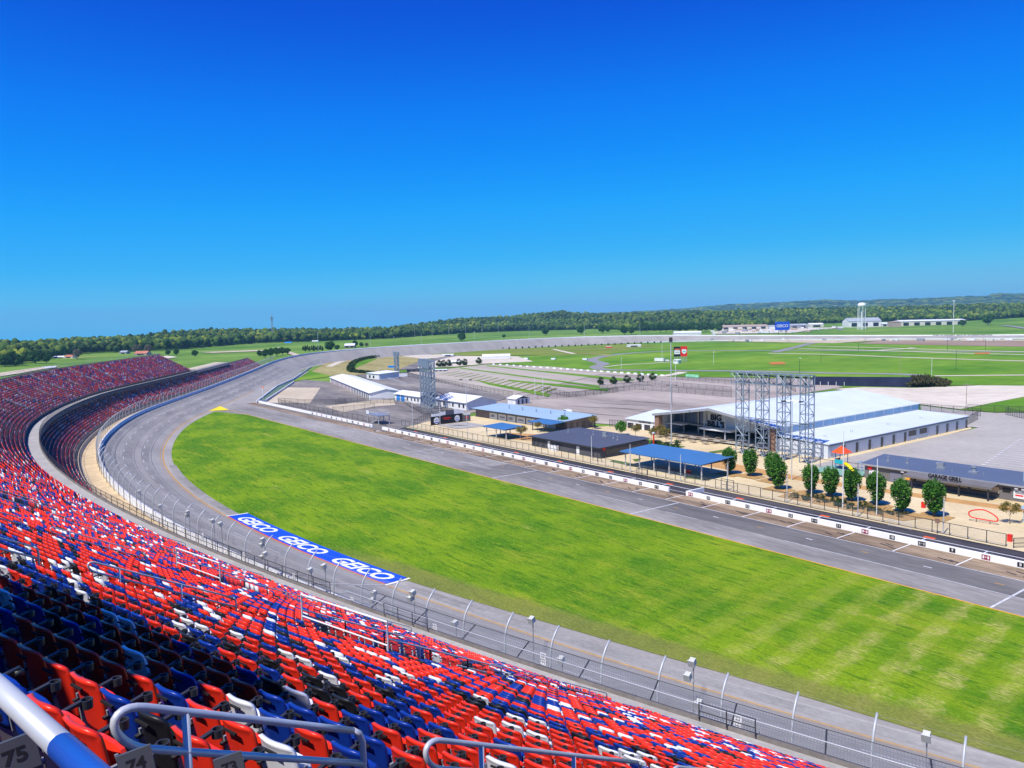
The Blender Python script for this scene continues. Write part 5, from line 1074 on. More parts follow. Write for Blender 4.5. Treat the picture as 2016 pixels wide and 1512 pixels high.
for x0, x1 in ((-76.0, -70.8), (-70.3, -66), (-65.4, -60.6)): q = b3('serving_counter', TAN, gg, x0, x1, 154.8, 154.9, 1.0, 2.1); MB().box(x0-.1, x1+.1, 154.5, 154.9, .88, 1.0).build('counter_top', DARKST, q)
b3('white_panel', DOORW, gg, -85.2, -83.2, 154.8, 154.9, 0, 1.9); b3('red_sign', REDP, gg, -85.4, -84.5, 154.6, 154.75, 2.0, 2.95); b3('grey_door', mat('grey_blue_door', (.17, .17, .22), .7), gg, -80.8, -78.4, 154.8, 154.9, 0, 2.1)
q = b3('menu_poster', SAND, gg, -78.0, -75.6, 154.8, 154.9, .9, 2.2); MB().add([(-77.6, 154.78, 1.0), (-76.0, 154.78, 1.0), (-76.2, 154.78, 1.6), (-76.8, 154.78, 1.75), (-77.4, 154.78, 1.55)], [(0, 1, 2, 3, 4)]).build('food_picture', mat('food_orange', (.75, .35, .03), .6), q)
q = b3('banner', DOORW, gg, -58.2, -55.8, 154.8, 154.9, .6, 2.1); MB().box(-57.9, -56.6, 154.77, 154.8, 1.05, 1.3).build('red_band', REDP, q); MB().box(-57.9, -56.3, 154.77, 154.8, 1.5, 1.85).build('grey_band', TRIM, q)
b3('red_sign', REDP, gg, -55.2, -54.6, 154.6, 154.75, 2.1, 2.95); b3('white_panel', DOORW, gg, -55.6, -53.4, 154.78, 154.9, 0, 1.9); b3('lamp', STEELW, gg, -78.4, -77.8, 154.4, 154.9, 2.35, 2.65); b3('lamp', STEELW, gg, -57.9, -57.4, 154.4, 154.9, 2.3, 2.6); b3('lamp', STEELW, gg, -56.8, -56.3, 154.4, 154.9, 2.3, 2.6); b3('dark_menu', BLK, gg, -60.0, -58.7, 154.78, 154.9, 1.5, 2.2)
roof_vents(gg, [(-83.2, 158.6, 3.5, 0), (-79.3, 158.8, 3.5, 0), (-72.6, 158.8, 3.5, 1), (-66.7, 159, 3.5, 2), (-70.0, 157.5, 3.4, 3), (-64.6, 158, 3.4, 3), (-84, 158, 3.4, 3)]); b3('raised_roof', ROOF_LB, gg, -57.5, 9, 157, 163.4, 3.4, 5.2); b3('side_wall', WALL_GR, gg, 9.5, 10, 155, 163, 0, 3)
t = thing('blue_grey_tent', 'pale blue grey box building at the right edge beside the kiosk', 'building', (-48, 143, 0)); b3('wall', ROOF_LB, t, -51.3, -45, 140.5, 147, 0, 2.4); roof_slab([(-51.7, 140, 2.4), (-44.7, 140, 2.4), (-44.7, 147.4, 3.1), (-51.7, 147.4, 3.1)], .1, ROOF_LB, t)
# ---- red loop sculpture shaped like the track
x, y, _ = at(1935, 1030); t = thing('track_sculpture', 'red tube sculpture bent like the track outline on two dark posts', 'sculpture', (x, y, 0)); L3 = [(-2.05, 1.05), (-2.0, 1.55), (-1.3, 1.95), (0, 2.2), (1.0, 1.9), (1.9, 1.35), (2.1, .95), (1.8, .62), (0, .62), (-1.6, .72), (-2.05, 1.05)]
MB().tube(spline([(x+a, y+a*.12, z) for a, z in L3], 5), .10, 8).build('loop', REDP, t, True)
for a in (-.95, 1.0): MB().cyl(x+a, y+a*.12, 0, .66, .05, 6).build('post', DARKST, t)
# ---- red bins and small plaza pieces
for px, py, l in ((1988, 1066, 'bright red bin beside the low fence at the right edge'), (1818, 1000, 'red bin half hidden behind the largest rounded tree')):
    x, y, _ = at(px, py); t = thing('litter_bin', l, 'bin', (x, y, 0), 'red bins'); b3('body', REDP, t, x-.28, x+.28, y-.28, y+.28, 0, .95); b3('lid', REDP, t, x-.31, x+.31, y-.31, y+.31, .95, 1.05)
# ---- playground
x, y = -93.5, 158.5; t = thing('playground_tower', 'playground tower with orange red roof, yellow slide and blue bars', 'playground', (x, y, 0))
for a in (-.9, .9):
    for b in (-.9, .9): MB().cyl(x+a, y+b, 0, 4.0, .08, 6).build('post', mat('toy_blue', (.03, .17, .5), .4), t)
b3('platform', REDP, t, x-1, x+1, y-1, y+1, 1.5, 1.6); g = MB(); g.add([(x-1.6, y-1.6, 4.0), (x+1.6, y-1.6, 4.0), (x+1.6, y+1.6, 4.0), (x-1.6, y+1.6, 4.0), (x, y, 5.5)], [(0, 1, 4), (1, 2, 4), (2, 3, 4), (3, 0, 4), (3, 2, 1, 0)]); g.build('roof', mat('toy_orange', (.85, .09, .01), .45), t)
g = MB(); g.tube(spline([(x+1, y-.3, 1.7), (x+2.2, y-.8, 1.35), (x+3.4, y-1.3, .55), (x+4.2, y-1.6, .3)], 5), .4, 8); g.build('slide', mat('toy_yellow', (.85, .62, .01), .4), t, True); b3('panel', REDP, t, x-1.05, x-.95, y-1, y+1, 1.6, 2.6); b3('panel', mat('toy_teal', (.02, .4, .45), .4), t, x-1, x+1, y-1.05, y-.95, 1.6, 2.5)
area('play_surface', [(-98, 152), (-86.6, 152), (-86.6, 160), (-97, 162)], mat('teal_rubber', (.20, .36, .28), .9, .15, 1.), False)
t = thing('climbing_frame', 'light blue climbing frame beside the kiosk end wall', 'playground', (-89, 160, 0))
for a in range(4): MB().tube([(-90.2+a*.9, 159.3, 0), (-90.2+a*.9, 159.3, 2.2), (-90.2+a*.9, 161, 2.2), (-90.2+a*.9, 161, 0)], .06, 6).build('hoop', mat('toy_sky', (.10, .38, .68), .4), t)
for z in (1.1, 2.2): MB().tube([(-90.2, 159.3, z), (-87.5, 159.3, z)], .05, 6).build('bar', mat('toy_sky', (.1, .38, .68), .4), t)
x, y = -96.5, 150.5; t = thing('balance_ride', 'red and purple low play ride beside the playground tower', 'playground', (x, y, 0)); MB().tube([(x-1.2, y, .5), (x-.4, y+.1, .9), (x+.5, y, .9), (x+1.2, y-.1, .5)], .12, 6).build('beam', mat('toy_purple', (.3, .04, .3), .4), t); b3('base', REDP, t, x-.3, x+.3, y-.2, y+.2, 0, .6)
# ---- stage wall with round emblems
st = thing('stage_wall', 'black stage backdrop with two round white emblems and red lettering', 'stage', (-222.5, 139, 0)); SX = -222.3
b3('panel', PLB, st, SX-.3, SX, 131.6, 135.9, 0, 2.8); b3('panel', PLB, st, SX-.3, SX, 135.9, 139.6, 0, 3.0); b3('panel', PLB, st, SX-.3, SX, 139.6, 144.0, 0, 3.0); b3('panel', WALL_GR, st, SX-.3, SX, 144.0, 147.2, 0, 2.2)
for y0, y1, z0, z1, m in ((131.9, 135.0, 2.85, 3.7, WHITE), (135.2, 137.3, 2.9, 4.1, WHITE), (137.4, 140.6, 3.0, 4.5, mat('screen_grey', (.10, .10, .13), .4)), (140.7, 142.6, 3.0, 4.6, WHITE), (142.7, 144.6, 2.9, 4.1, WHITE), (144.8, 147.2, 2.25, 2.9, WHITE)): b3('top_banner', m, st, SX-.2, SX-.05, y0, y1, z0, z1)
for y in (133.7, 141.8):
    g = MB(); g.add([(SX+.03, y+1.05*math.cos(a), 1.45+1.1*math.sin(a)) for a in np.linspace(0, 6.283, 25)[:-1]], [tuple(range(24))]); q = g.build('round_emblem', WHITE, st); MB().quad((SX+.05, y-.7, .75), (SX+.05, y+.7, .75), (SX+.05, y+.7, 1.0), (SX+.05, y-.7, 1.0)).build('emblem_bar', BLUE, q); MB().quad((SX+.05, y-.8, 1.45), (SX+.05, y+.8, 1.55), (SX+.05, y+.8, 1.75), (SX+.05, y-.8, 1.65)).build('emblem_bar', TRIM, q)
g = MB()
for k in range(9): g.box(SX+.01, SX+.05, 136.3+k*.33, 136.55+k*.33, 1.75, 2.15)
g.box(SX+.01, SX+.05, 136.7, 138.9, 1.4, 1.5); g.build('red_lettering', REDP, st); b3('red_mark', REDP, st, SX, SX+.04, 145.1, 146.4, 1.2, 1.7)
for i in range(9):
    for j in range(2): pass
g = MB()
for k in range(9): a = -219.6+k*.55; g.quad((a, 135.2+k*.32, .13), (a+.9, 135.2+k*.32, .13), (a+3.6, 138.6+k*.28, .13), (a+2.7, 138.6+k*.28, .13))
g.build('court_stripes', WHITE, kind='structure')
area('stage_court', [(-221.5, 133.2), (-209, 133.2), (-207, 144.5), (-221.5, 144.5)], CONC, False, .11)
# ---- viewing stand by the lane
sx_, sy_ = -240, 121.5; t = thing('spotter_stand', 'grey steel viewing stand on legs beside the pit lane', 'viewing stand', (sx_, sy_, 0))
for a in (-4, 0, 4):
    for b in (-2, 2): b3('leg', GALVL, t, sx_+a-.12, sx_+a+.12, sy_+b-.12, sy_+b+.12, 0, 3.2)
b3('deck', GALV, t, sx_-4.4, sx_+4.4, sy_-2.3, sy_+2.3, 3.0, 3.2); g = MB()
for z in (3.8, 4.3): g.tube([(sx_-4.3, sy_-2.2, z), (sx_+4.3, sy_-2.2, z), (sx_+4.3, sy_+2.2, z), (sx_-4.3, sy_+2.2, z), (sx_-4.3, sy_-2.2, z)], .05, 5)
g.build('rails', GALVL, t); MB().tube([(sx_+4.2, sy_, 3.1), (sx_-1, sy_-2.2, .1)], .10, 5).tube([(sx_+4.2, sy_-1, 3.1), (sx_-1, sy_-3.0, .1)], .10, 5).build('stair', GALVL, t); b3('white_cabinet', DOORW, t, sx_-4.3, sx_-2.3, sy_-2.35, sy_-2.28, 3.2, 4.4)
# ---- white garages at left
wl = thing('garage_building', 'long white garage row with white roof and many narrow doors at left', 'building', (-365, 170, 0))
ax = np.array([-105.0, 28.0]); ax /= np.linalg.norm(ax); pf = np.array([-313.5, 155.2]); dn = np.array([-ax[1], ax[0]])*-1
if dn[1] < 0: dn = -dn
Lw, Ww = 112.0, 14.0
def wq(a, b, z): q = pf+ax*a+dn*b; return (q[0], q[1], z)
g = MB(); g.add([wq(0, 0, 0), wq(Lw, 0, 0), wq(Lw, Ww, 0), wq(0, Ww, 0), wq(0, 0, 3.1), wq(Lw, 0, 3.1), wq(Lw, Ww, 3.1), wq(0, Ww, 3.1), wq(0, Ww/2, 4.5), wq(Lw, Ww/2, 4.5)], [(0, 1, 5, 4), (1, 2, 6, 9, 5), (2, 3, 7, 6), (3, 0, 4, 8, 7)]); g.build('wall', WALL_W, wl)
roof_slab([wq(-.4, -.6, 3.1), wq(Lw+.4, -.6, 3.1), wq(Lw+.4, Ww/2, 4.65), wq(-.4, Ww/2, 4.65)], .12, ROOF_W, wl); roof_slab([wq(-.4, Ww/2, 4.65), wq(Lw+.4, Ww/2, 4.65), wq(Lw+.4, Ww+.5, 3.1), wq(-.4, Ww+.5, 3.1)], .12, ROOF_W, wl)
for k in range(26): 
    g = MB(); a = 4+4.1*k; g.add([wq(a, -.05, .1), wq(a+1.9, -.05, .1), wq(a+1.9, -.05, 2.4), wq(a, -.05, 2.4)], [(0, 1, 2, 3)]); g.build('door', mat('dusty_red_door', (.22, .10, .11), .7) if k > 9 else BLK, wl)
g = MB(); g.add([wq(-.05, Ww-1.2, .1), wq(-.05, Ww-.2, .1), wq(-.05, Ww-.2, 2.3), wq(-.05, Ww-1.2, 2.3)], [(0, 1, 2, 3)]); g.build('blue_door', BLUE, wl)
w2 = thing('white_house', 'low white building with two bright blue roller shutters', 'building', (-293, 164, 0)); b3('wall', WALLW, w2, -303.5, -281.5, 162, 170, 0, 3.0); roof_slab([(-304, 161.4, 3.05), (-281, 161.4, 3.05), (-281, 166, 4.3), (-304, 166, 4.3)], .12, ROOF_W, w2); roof_slab([(-304, 166, 4.3), (-281, 166, 4.3), (-281, 170.5, 3.05), (-304, 170.5, 3.05)], .12, ROOF_W, w2)
for x in (-300.6, -296.6): b3('blue_shutter', mat('shutter_blue', (.02, .22, .62), .5), w2, x-1.5, x+1.5, 161.92, 162, .2, 2.7)
for x in (-292.5, -289, -286.3, -283.6): b3('window', GLASSD, w2, x-.6, x+.6, 161.95, 162, .9, 2.1)
w3 = thing('white_house', 'white house with wide white gabled roof beside the lattice towers', 'building', (-260, 168, 0)); b3('wall', WALLW, w3, -270.8, -248.6, 162.8, 177, 0, 3.0); roof_slab([(-271.4, 162.2, 3.0), (-248, 162.2, 3.0), (-248, 170, 5.0), (-271.4, 170, 5.0)], .14, ROOF_W, w3); roof_slab([(-271.4, 170, 5.0), (-248, 170, 5.0), (-248, 177.6, 3.0), (-271.4, 177.6, 3.0)], .14, ROOF_W, w3)
g = MB(); g.add([(-248.6, 162.8, 3), (-248.6, 177, 3), (-248.6, 170, 4.9)], [(0, 1, 2)]); g.add([(-270.8, 162.8, 3), (-270.8, 177, 3), (-270.8, 170, 4.9)], [(0, 1, 2)]); g.build('gable', WALLW, w3)
for x in (-268, -264.5, -258, -253.5, -250.5): b3('window', GLASSD, w3, x-.55, x+.55, 162.74, 162.8, .8, 2.2)
t = thing('steel_canopy', 'dark blue curved steel canopy frame by the white gabled house', 'canopy', (-268, 160, 0))
for k in range(3): y = 156.5+k*2.4; MB().tube(spline([(-272, y, 0), (-271, y, 4.2), (-267.5, y, 6.0), (-262, y, 5.2), (-259.5, y, 3.2)], 5), .12, 6).build('arch', mat('navy_steel', (.03, .05, .16), .4), t)
for q in ((-271, 4.2), (-267.5, 6.0), (-262, 5.2)): MB().tube([(q[0], 156.5, q[1]), (q[0], 161.3, q[1])], .10, 6).build('purlin', MATS['navy_steel'], t)
w4 = thing('shed', 'small white shed with dark doors in the middle parking lot', 'shed', (-252, 191, 0)); b3('wall', WALLW, w4, -255.5, -250.3, 187.4, 194.6, 0, 2.3); roof_slab([(-256, 187, 2.3), (-249.8, 187, 2.3), (-249.8, 191, 3.4), (-256, 191, 3.4)], .1, ROOF_W, w4); roof_slab([(-256, 191, 3.4), (-249.8, 191, 3.4), (-249.8, 195, 2.3), (-256, 195, 2.3)], .1, ROOF_W, w4)
for y in (189, 191, 193): b3('door', GLASSD, w4, -250.3, -250.24, y-.4, y+.4, 0, 2.0)
w5 = thing('white_house', 'small white flat building behind the long garage row', 'building', (-425, 216, 0)); b3('wall', WALLW, w5, -430, -414, 211, 224, 0, 3.6); roof_slab([(-430.5, 210.5, 3.6), (-413.5, 210.5, 3.6), (-413.5, 224.5, 4.3), (-430.5, 224.5, 4.3)], .12, ROOF_W, w5)
for x in (-426, -421): b3('window', GLASSD, w5, x-1.1, x+1.1, 210.94, 211, .8, 2.4)
def box_car(name, label, px, py, L_, W_, H_, m, ang, group=None, cat='car', wheels=True):
    """small vehicle: body with cabin, windows, wheels"""
    x, y, _ = at(px, py); t = thing(name, label, cat, (x, y, 0), group, ang); g = MB()
    pr = [(-.5, .25), (.5, .25), (.5, .55), (.30, .62), (.18, 1.0), (-.30, 1.0), (-.46, .62), (-.5, .58)] if cat in ('car', 'pickup') else [(-.5, .2), (.5, .2), (.5, 1.0), (-.5, 1.0)]
    n = len(pr); me_v = [(a*L_, -W_/2, z*H_) for a, z in pr]+[(a*L_, W_/2, z*H_) for a, z in pr]; g.add(me_v, [tuple(range(n))[::-1], tuple(range(n, 2*n))]+[(i, (i+1) % n, n+(i+1) % n, n+i) for i in range(n)])
    me = bpy.data.meshes.new('body'); me.from_pydata(g.v, [], g.f); me.materials.append(m); o = bpy.data.objects.new('body', me); COL.objects.link(o); o.parent = t
    if cat == 'car':
        g = MB(); g.box(-.28*L_, .17*L_, -W_/2-.01, W_/2+.01, .66*H_, .93*H_); me = bpy.data.meshes.new('window'); me.from_pydata(g.v, [], g.f); me.materials.append(GLASSD); o = bpy.data.objects.new('window', me); COL.objects.link(o); o.parent = t
    if wheels:
        for a in (-.31, .31):
            for b in (-1, 1):
                g = MB(); g.tube([(a*L_, b*(W_/2-.2), .33), (a*L_, b*(W_/2+.02), .33)], .33, 10); me = bpy.data.meshes.new('wheel'); me.from_pydata(g.v, [], g.f); me.materials.append(BLK); o = bpy.data.objects.new('wheel', me); COL.objects.link(o); o.parent = t
    return t
CARW = mat('car_white', (.75, .75, .76), .3, .03, 1., .5); box_car('parked_car', 'white sport utility car parked alone in the middle lot', 1116, 815.5, 5.0, 1.9, 1.75, CARW, 2.9)
box_car('parked_car', 'dark red car beside the small white building', 753, 745.5, 4.8, 1.9, 1.6, mat('car_red', (.35, .02, .02), .3), -.3); box_car('cargo_trailer', 'blue trailer parked behind the long white garages', 777, 744.5, 9.5, 2.6, 2.9, BLUE, -.2, None, 'trailer'); box_car('cargo_trailer', 'light blue trailer next to the darker blue trailer', 762, 744, 5, 2.5, 2.8, MATS['shutter_blue'], -.2, None, 'trailer'); box_car('parked_van', 'white van at the end of the blue trailers', 793, 743, 5.5, 2.1, 2.2, CARW, 1.1, None, 'van')
box_car('box_truck', 'white truck on the turf left of the red billboard', 1299, 712.5, 7.5, 2.5, 2.8, CARW, .2, None, 'truck'); box_car('parked_car', 'small white car beside the white truck on the turf', 1312, 712, 4.8, 2, 1.6, CARW, .3)
# ---- red and black billboard on posts
bb = thing('billboard', 'twin billboard on posts, black panel left and red panel right', 'billboard', (-369, 421, 0)); c = np.array(at(1340, 713.5)); tv = RI@[1, 0, 0]; tv = np.array([tv[0], tv[1], 0]); tv /= np.linalg.norm(tv); fw = np.array([-tv[1], tv[0], 0])
def bquad(x0, x1, z0, z1, m, name, off=0.0, par=bb): 
    g = MB(); p = lambda a, z, k: c+tv*a+fw*(k)+np.array([0, 0, z]); g.add([p(x0, z0, -.1-off), p(x1, z0, -.1-off), p(x1, z1, -.1-off), p(x0, z1, -.1-off), p(x0, z0, .1), p(x1, z0, .1), p(x1, z1, .1), p(x0, z1, .1)], [(0, 1, 2, 3), (7, 6, 5, 4), (0, 4, 5, 1), (1, 5, 6, 2), (2, 6, 7, 3), (3, 7, 4, 0)]); return g.build(name, m, par)
bquad(-4.9, -.1, 4.2, 11.3, PLB, 'black_panel'); bquad(.0, 4.7, 4.2, 11.5, REDP, 'red_panel'); bquad(-4.2, -.7, 9.0, 9.8, mat('coral', (.75, .17, .10), .6), 'top_lettering', .06); bquad(-4.5, -.5, 6.0, 8.7, WHITE, 'white_lettering', .05); bquad(-3.8, -1.0, 7.0, 7.6, TRIM, 'grey_lettering', .08)
g = MB(); P = [(.9, 8.9), (1.6, 9.6), (2.4, 9.1), (3.2, 9.5), (4.1, 8.9), (4.2, 7.6), (3.4, 6.4), (2.3, 6.0), (1.5, 6.7), (.8, 7.4)]; g.add([tuple(c+tv*a-fw*.16+np.array([0, 0, z])) for a, z in P], [tuple(range(10))]); g.build('white_emblem', WHITE, bb); bquad(1.5, 3.6, 7.5, 8.1, MATS['toy_teal'], 'teal_lettering', .09)
for a in np.linspace(-4.4, 4.3, 9): q = c+tv*a; MB().cyl(q[0], q[1], 0, 4.3, .13, 6).build('post', GALVL, bb)
t = thing('kiosk_shed', 'small white shed at the foot of the twin billboard', 'shed', at(1333, 716)); x, y, _ = at(1333, 716); b3('wall', WALLW, t, x-2.2, x+2.2, y-1.5, y+1.5, 0, 2.5); roof_slab([(x-2.6, y-1.9, 2.5), (x+2.6, y-1.9, 2.5), (x+2.6, y+1.9, 3.0), (x-2.6, y+1.9, 3.0)], .1, ROOF_W, t)
# ---- blue roadside billboard
D = at(1540, 661)[0:2]; b2 = thing('billboard', 'large blue billboard on two posts beyond the backstretch', 'billboard', (*D, 0)); c = np.array([*D, 0.0]); k = math.hypot(*D)/F
bquad(-13.5*k, 13.5*k, 10.5*k, 26*k, BLUE, 'panel', par=b2); put_text('panel_lettering', 'GEICO', 7.2*k, c-fw*.25+np.array([0, 0, 18.2*k]), tv, (0, 0, 1), WHITE, b2, bold=.06, sx=1.0)
for a in (-7, 7): q = c+tv*a*k; MB().cyl(q[0], q[1], 0, 11*k, .35, 8).build('post', DARKST, b2)
# ---- water tower
x, y = at(1696, 641.5)[:2]; k = math.hypot(x, y); x, y = x*1480/k, y*1480/k; t = thing('water_tower', 'white water tower with rounded tank on legs above the woods', 'water tower', (x, y, 0)); q = 1480/F; z = lambda py: CH-(py-hor(1696))*q
g = MB(); pr = [(.3, z(605.5)), (6.2, z(604.5)), (6.9, z(602)), (6.6, z(599.5)), (4.4, z(597.5)), (1.5, z(597)), (.05, z(596.8))]; n = 20
g.add([(x+r*math.cos(6.283*i/n), y+r*math.sin(6.283*i/n), zz) for r, zz in pr for i in range(n)], [(j*n+i, j*n+(i+1) % n, (j+1)*n+(i+1) % n, (j+1)*n+i) for j in range(len(pr)-1) for i in range(n)]); g.build('tank', STEELW, t, True)
for i in range(6): a = 6.283*i/6+.3; MB().tube([(x+6.4*math.cos(a), y+6.4*math.sin(a), 0), (x+5.9*math.cos(a), y+5.9*math.sin(a), z(604))], .45, 6).build('leg', STEELW, t)
MB().cyl(x, y, 0, z(605), .9, 8).build('riser_pipe', STEELW, t)
# ---- cell mast on the wooded hill at left
x, y = at(537, 672)[:2]; k = math.hypot(x, y); x, y = x*1500/k, y*1500/k; t = thing('radio_mast', 'thin lattice radio mast rising above the wooded hill at left', 'mast', (x, y, 0)); zt = CH-(622-hor(537))*1500/F; lattice(t, x, y, 1.8, zt, 4.5, .22, 'mast', m=TRIM); MB().box(x-2.4, x+2.4, y-2.4, y+2.4, zt-5, zt-3.5).build('antennas', TRIM, t)
# ---- distant buildings
def far_block(name, label, px0, px1, pyb, pyt, depth, wallm, roofm, gable=.25, group=None, cat='building', windows=0, par=None):
    """building whose front foot runs between two photo points"""
    a, b = np.array(at(px0, pyb)[:2]), np.array(at(px1, pyb+(px1-px0)*-.0225)[:2]); d_ = b-a; L_ = np.linalg.norm(d_); d_ /= L_; n_ = np.array([-d_[1], d_[0]]); n_ = n_ if n_@a > 0 else -n_
    k = np.linalg.norm((a+b)/2)/F; H_ = (pyb-pyt)*k; t = thing(name, label, cat, (*((a+b)/2), 0), group); q = lambda s_, e, z: (*(a+d_*L_*s_+n_*depth*e), z); hw = H_*(1-gable)
    g = MB(); g.add([q(0, 0, 0), q(1, 0, 0), q(1, 1, 0), q(0, 1, 0), q(0, 0, hw), q(1, 0, hw), q(1, 1, hw), q(0, 1, hw), q(0, .5, H_), q(1, .5, H_)], [(0, 1, 5, 4), (1, 2, 6, 9, 5), (2, 3, 7, 6), (3, 0, 4, 8, 7)]); g.build('wall', wallm, t)
    g = MB(); g.add([q(-.01, -.03, hw), q(1.01, -.03, hw), q(1.01, .5, H_+.1), q(-.01, .5, H_+.1), q(-.01, 1.03, hw), q(1.01, 1.03, hw)], [(0, 1, 2, 3), (3, 2, 5, 4)]); g.build('roof', roofm, t)
    for i in range(windows): s_ = (i+.5)/windows; g = MB(); g.add([q(s_-.25/windows, -.01, hw*.15), q(s_+.25/windows, -.01, hw*.15), q(s_+.25/windows, -.01, hw*.75), q(s_-.25/windows, -.01, hw*.75)], [(0, 1, 2, 3)]); g.build('opening', GLASSD, t)
    return t
CREAM = mat('cream_wall', (.66, .60, .50), .8, .08, .05); ROOFG = mat('roof_grey', (.34, .37, .40), .7, .1, .1); ROOFR = mat('roof_terracotta', (.48, .17, .10), .8, .15, .2); ROOFT = mat('roof_tan', (.42, .32, .26), .8, .1, .2)
far_block('warehouse', 'large white warehouse with grey roof beneath the water tower', 1671, 1735, 645, 628, 30, WALLW, ROOFG, .35, windows=3); far_block('warehouse', 'low white annex right of the large white warehouse', 1735, 1763, 643.5, 636, 25, WALLW, ROOF_W, .3, windows=2); far_block('warehouse', 'long cream warehouse stretching right of the water tower', 1773, 1901, 643, 632, 30, CREAM, ROOF_W, .2, windows=6); far_block('warehouse', 'tan block between the white and cream warehouses', 1757, 1774, 644.5, 634, 20, ROOFT, ROOFT, .1)
far_block('warehouse', 'long pale warehouse behind the far vehicle yard', 1420, 1512, 650, 641, 25, CREAM, ROOFT, .3, windows=5); far_block('warehouse', 'white roofed long shed behind the track wall in the far yard', 1328, 1381, 660, 653, 14, WALLW, ROOF_W, .4, windows=0); far_block('warehouse', 'white shed left of the blue billboard', 1505, 1527, 648, 641, 16, WALLW, ROOFG, .3); far_block('warehouse', 'grey shed behind the blue billboard', 1556, 1590, 647.5, 638.5, 20, TRIM, ROOFG, .3, windows=2); far_block('warehouse', 'pale shed right of the blue billboard', 1594, 1622, 645, 637, 18, CREAM, ROOF_W, .3, windows=1)
far_block('house', 'long white house with partly red roof beyond the stand at left', 104, 126, 706.5, 702, 10, WALLW, ROOF_W, .4, windows=2); far_block('house', 'red roofed end of the long white house at left', 126, 143, 706, 700, 10, WALLW, ROOFR, .5, windows=1); far_block('house', 'small grey house above the back of the far stand', 235, 249, 698, 691.5, 10, TRIM, ROOFG, .4, windows=1); far_block('house', 'red roofed house among trees behind the far stand', 264, 289, 700, 692.5, 12, ROOFT, ROOFR, .55, windows=1)
far_block('house', 'white roofed house by trees beyond the curved track wall', 678, 698, 685, 677, 10, WALL_BR, ROOF_W, .45, windows=2); far_block('shed', 'white shed at the wood edge beyond the far fields', 766, 780, 666, 662, 10, WALLW, ROOF_W, .4); far_block('shed', 'light blue roofed shed at the left wood edge', 560, 573, 676.5, 673.5, 8, WALLW, MATS['shutter_blue'], .6); far_block('shed', 'white trailer shed beside the light blue one', 614, 626, 674, 670.5, 8, WALLW, ROOF_W, .3)
far_block('bleacher_shed', 'long white roofed shed in the infield centre', 950, 1004, 707.5, 698, 6, WALLW, ROOF_W, .45, windows=0); far_block('shed', 'low red and white shed near the inner shrubs', 870, 893, 701.5, 697.5, 5, WALLW, ROOF_W, .3, windows=1); b3('red_end', REDP, None, *[0]*6) if False else None
far_block('shed', 'small red sided shelter in the inner turf', 1193, 1205, 685.3, 681.5, 5, REDP, ROOFT, .4); far_block('shed', 'long white trailer in the inner turf before the track', 1235, 1262, 683.5, 679, 5, WALLW, ROOF_W, .2, windows=1); far_block('shed', 'small white infield hut beside the dark trailers', 885, 905, 716.5, 710, 6, WALLW, ROOF_W, .4, windows=1); far_block('shed', 'dark row of trailers beside the lattice towers', 801, 830, 733, 727, 5, WALL_DK, ROOF_DK, .1, windows=3); far_block('shed', 'grey sheds right of the lattice towers', 855, 880, 732, 727.5, 4, TRIM, ROOF_W, .2, windows=3); far_block('shed', 'blue tarp covered cart by the far lattice row', 764, 776, 724.5, 720.5, 4, MATS['shutter_blue'], MATS['shutter_blue'], .2)
# many trailers and vehicles in the works yard: each its own
rr_ = random.Random(5); kinds = [('box trailer', WALLW), ('dark trailer', TRIM), ('tan trailer', ROOFT), ('flat pale trailer', CREAM)]
for i in range(44):
    px = rr_.uniform(1402, 1660); py = 660.5-(px-1400)*.022-rr_.uniform(0, 9); nm, m = kinds[min(3, int(rr_.random()**1.6*4))]; x, y, _ = at(px, py); L_ = rr_.uniform(5, 13); t = thing('parked_trailer', f'{nm} standing among many in the works yard beyond the backstretch', 'trailer', (x, y, .6), 'trailers in the works yard', rr_.uniform(-.9, .3))
    g = MB(); g.box(-L_/2, L_/2, -1.3, 1.3, .5, rr_.uniform(2.2, 4.0)); g.box(-L_*.3, -L_*.2, -1.2, 1.2, 0, .5); g.box(L_*.2, L_*.3, -1.2, 1.2, 0, .5); me = bpy.data.meshes.new('trailer_body'); me.from_pydata(g.v, [], g.f); me.materials.append(m); o = bpy.data.objects.new('trailer_body', me); COL.objects.link(o); o.parent = t
# ---- dark screen fence and brush bank behind the hall
NAVY = mat('navy_screen', (0.012, 0.016, 0.045), .8, .25, .2, col2=(.03, .035, .085)); a, b = at(1600, 758), at(1794, 762); t = thing('screen_fence', 'long dark navy windscreen fence on the bank behind the hall', 'fence', a)
g = MB(); g.add([(*a[:2], 0), (*b[:2], 0), (*b[:2], 4.4), (*a[:2], 4.0), (a[0]-.3, a[1]+.5, 4.0), (b[0]-.3, b[1]+.5, 4.4), (a[0]-.3, a[1]+.5, 0), (b[0]-.3, b[1]+.5, 0)], [(0, 1, 2, 3), (3, 2, 5, 4), (4, 5, 7, 6)]); g.build('screen', NAVY, t)
for k in range(5): q = (a[0]+(b[0]-a[0])*k/12, a[1]+(b[1]-a[1])*k/12); MB().cyl(q[0]+.4, q[1]-.8, 0, 1.8, .12, 6).build('bollard', STEELW, t)
for k in range(4): x, y, _ = at(1532+k*33, 746-k*.2); t = thing('boundary_ball', 'white marker ball on the turf bank behind the lattice towers', 'marker', (x, y, .3), 'marker balls'); MB().tube([(x, y, 0), (x, y, .4), (x, y, .9), (x, y, 1.0)], .35, 8).build('ball', WHITE, t)
x, y, _ = at(1363, 744); t = thing('green_banner', 'pale green banner lying against the far lot fence', 'banner', (x, y, 0)); MB().box(x-4.5, x+4.5, y-.1, y+.1, .2, 1.9).build('cloth', mat('mint_cloth', (.25, .62, .36), .8, .35, .6), t)
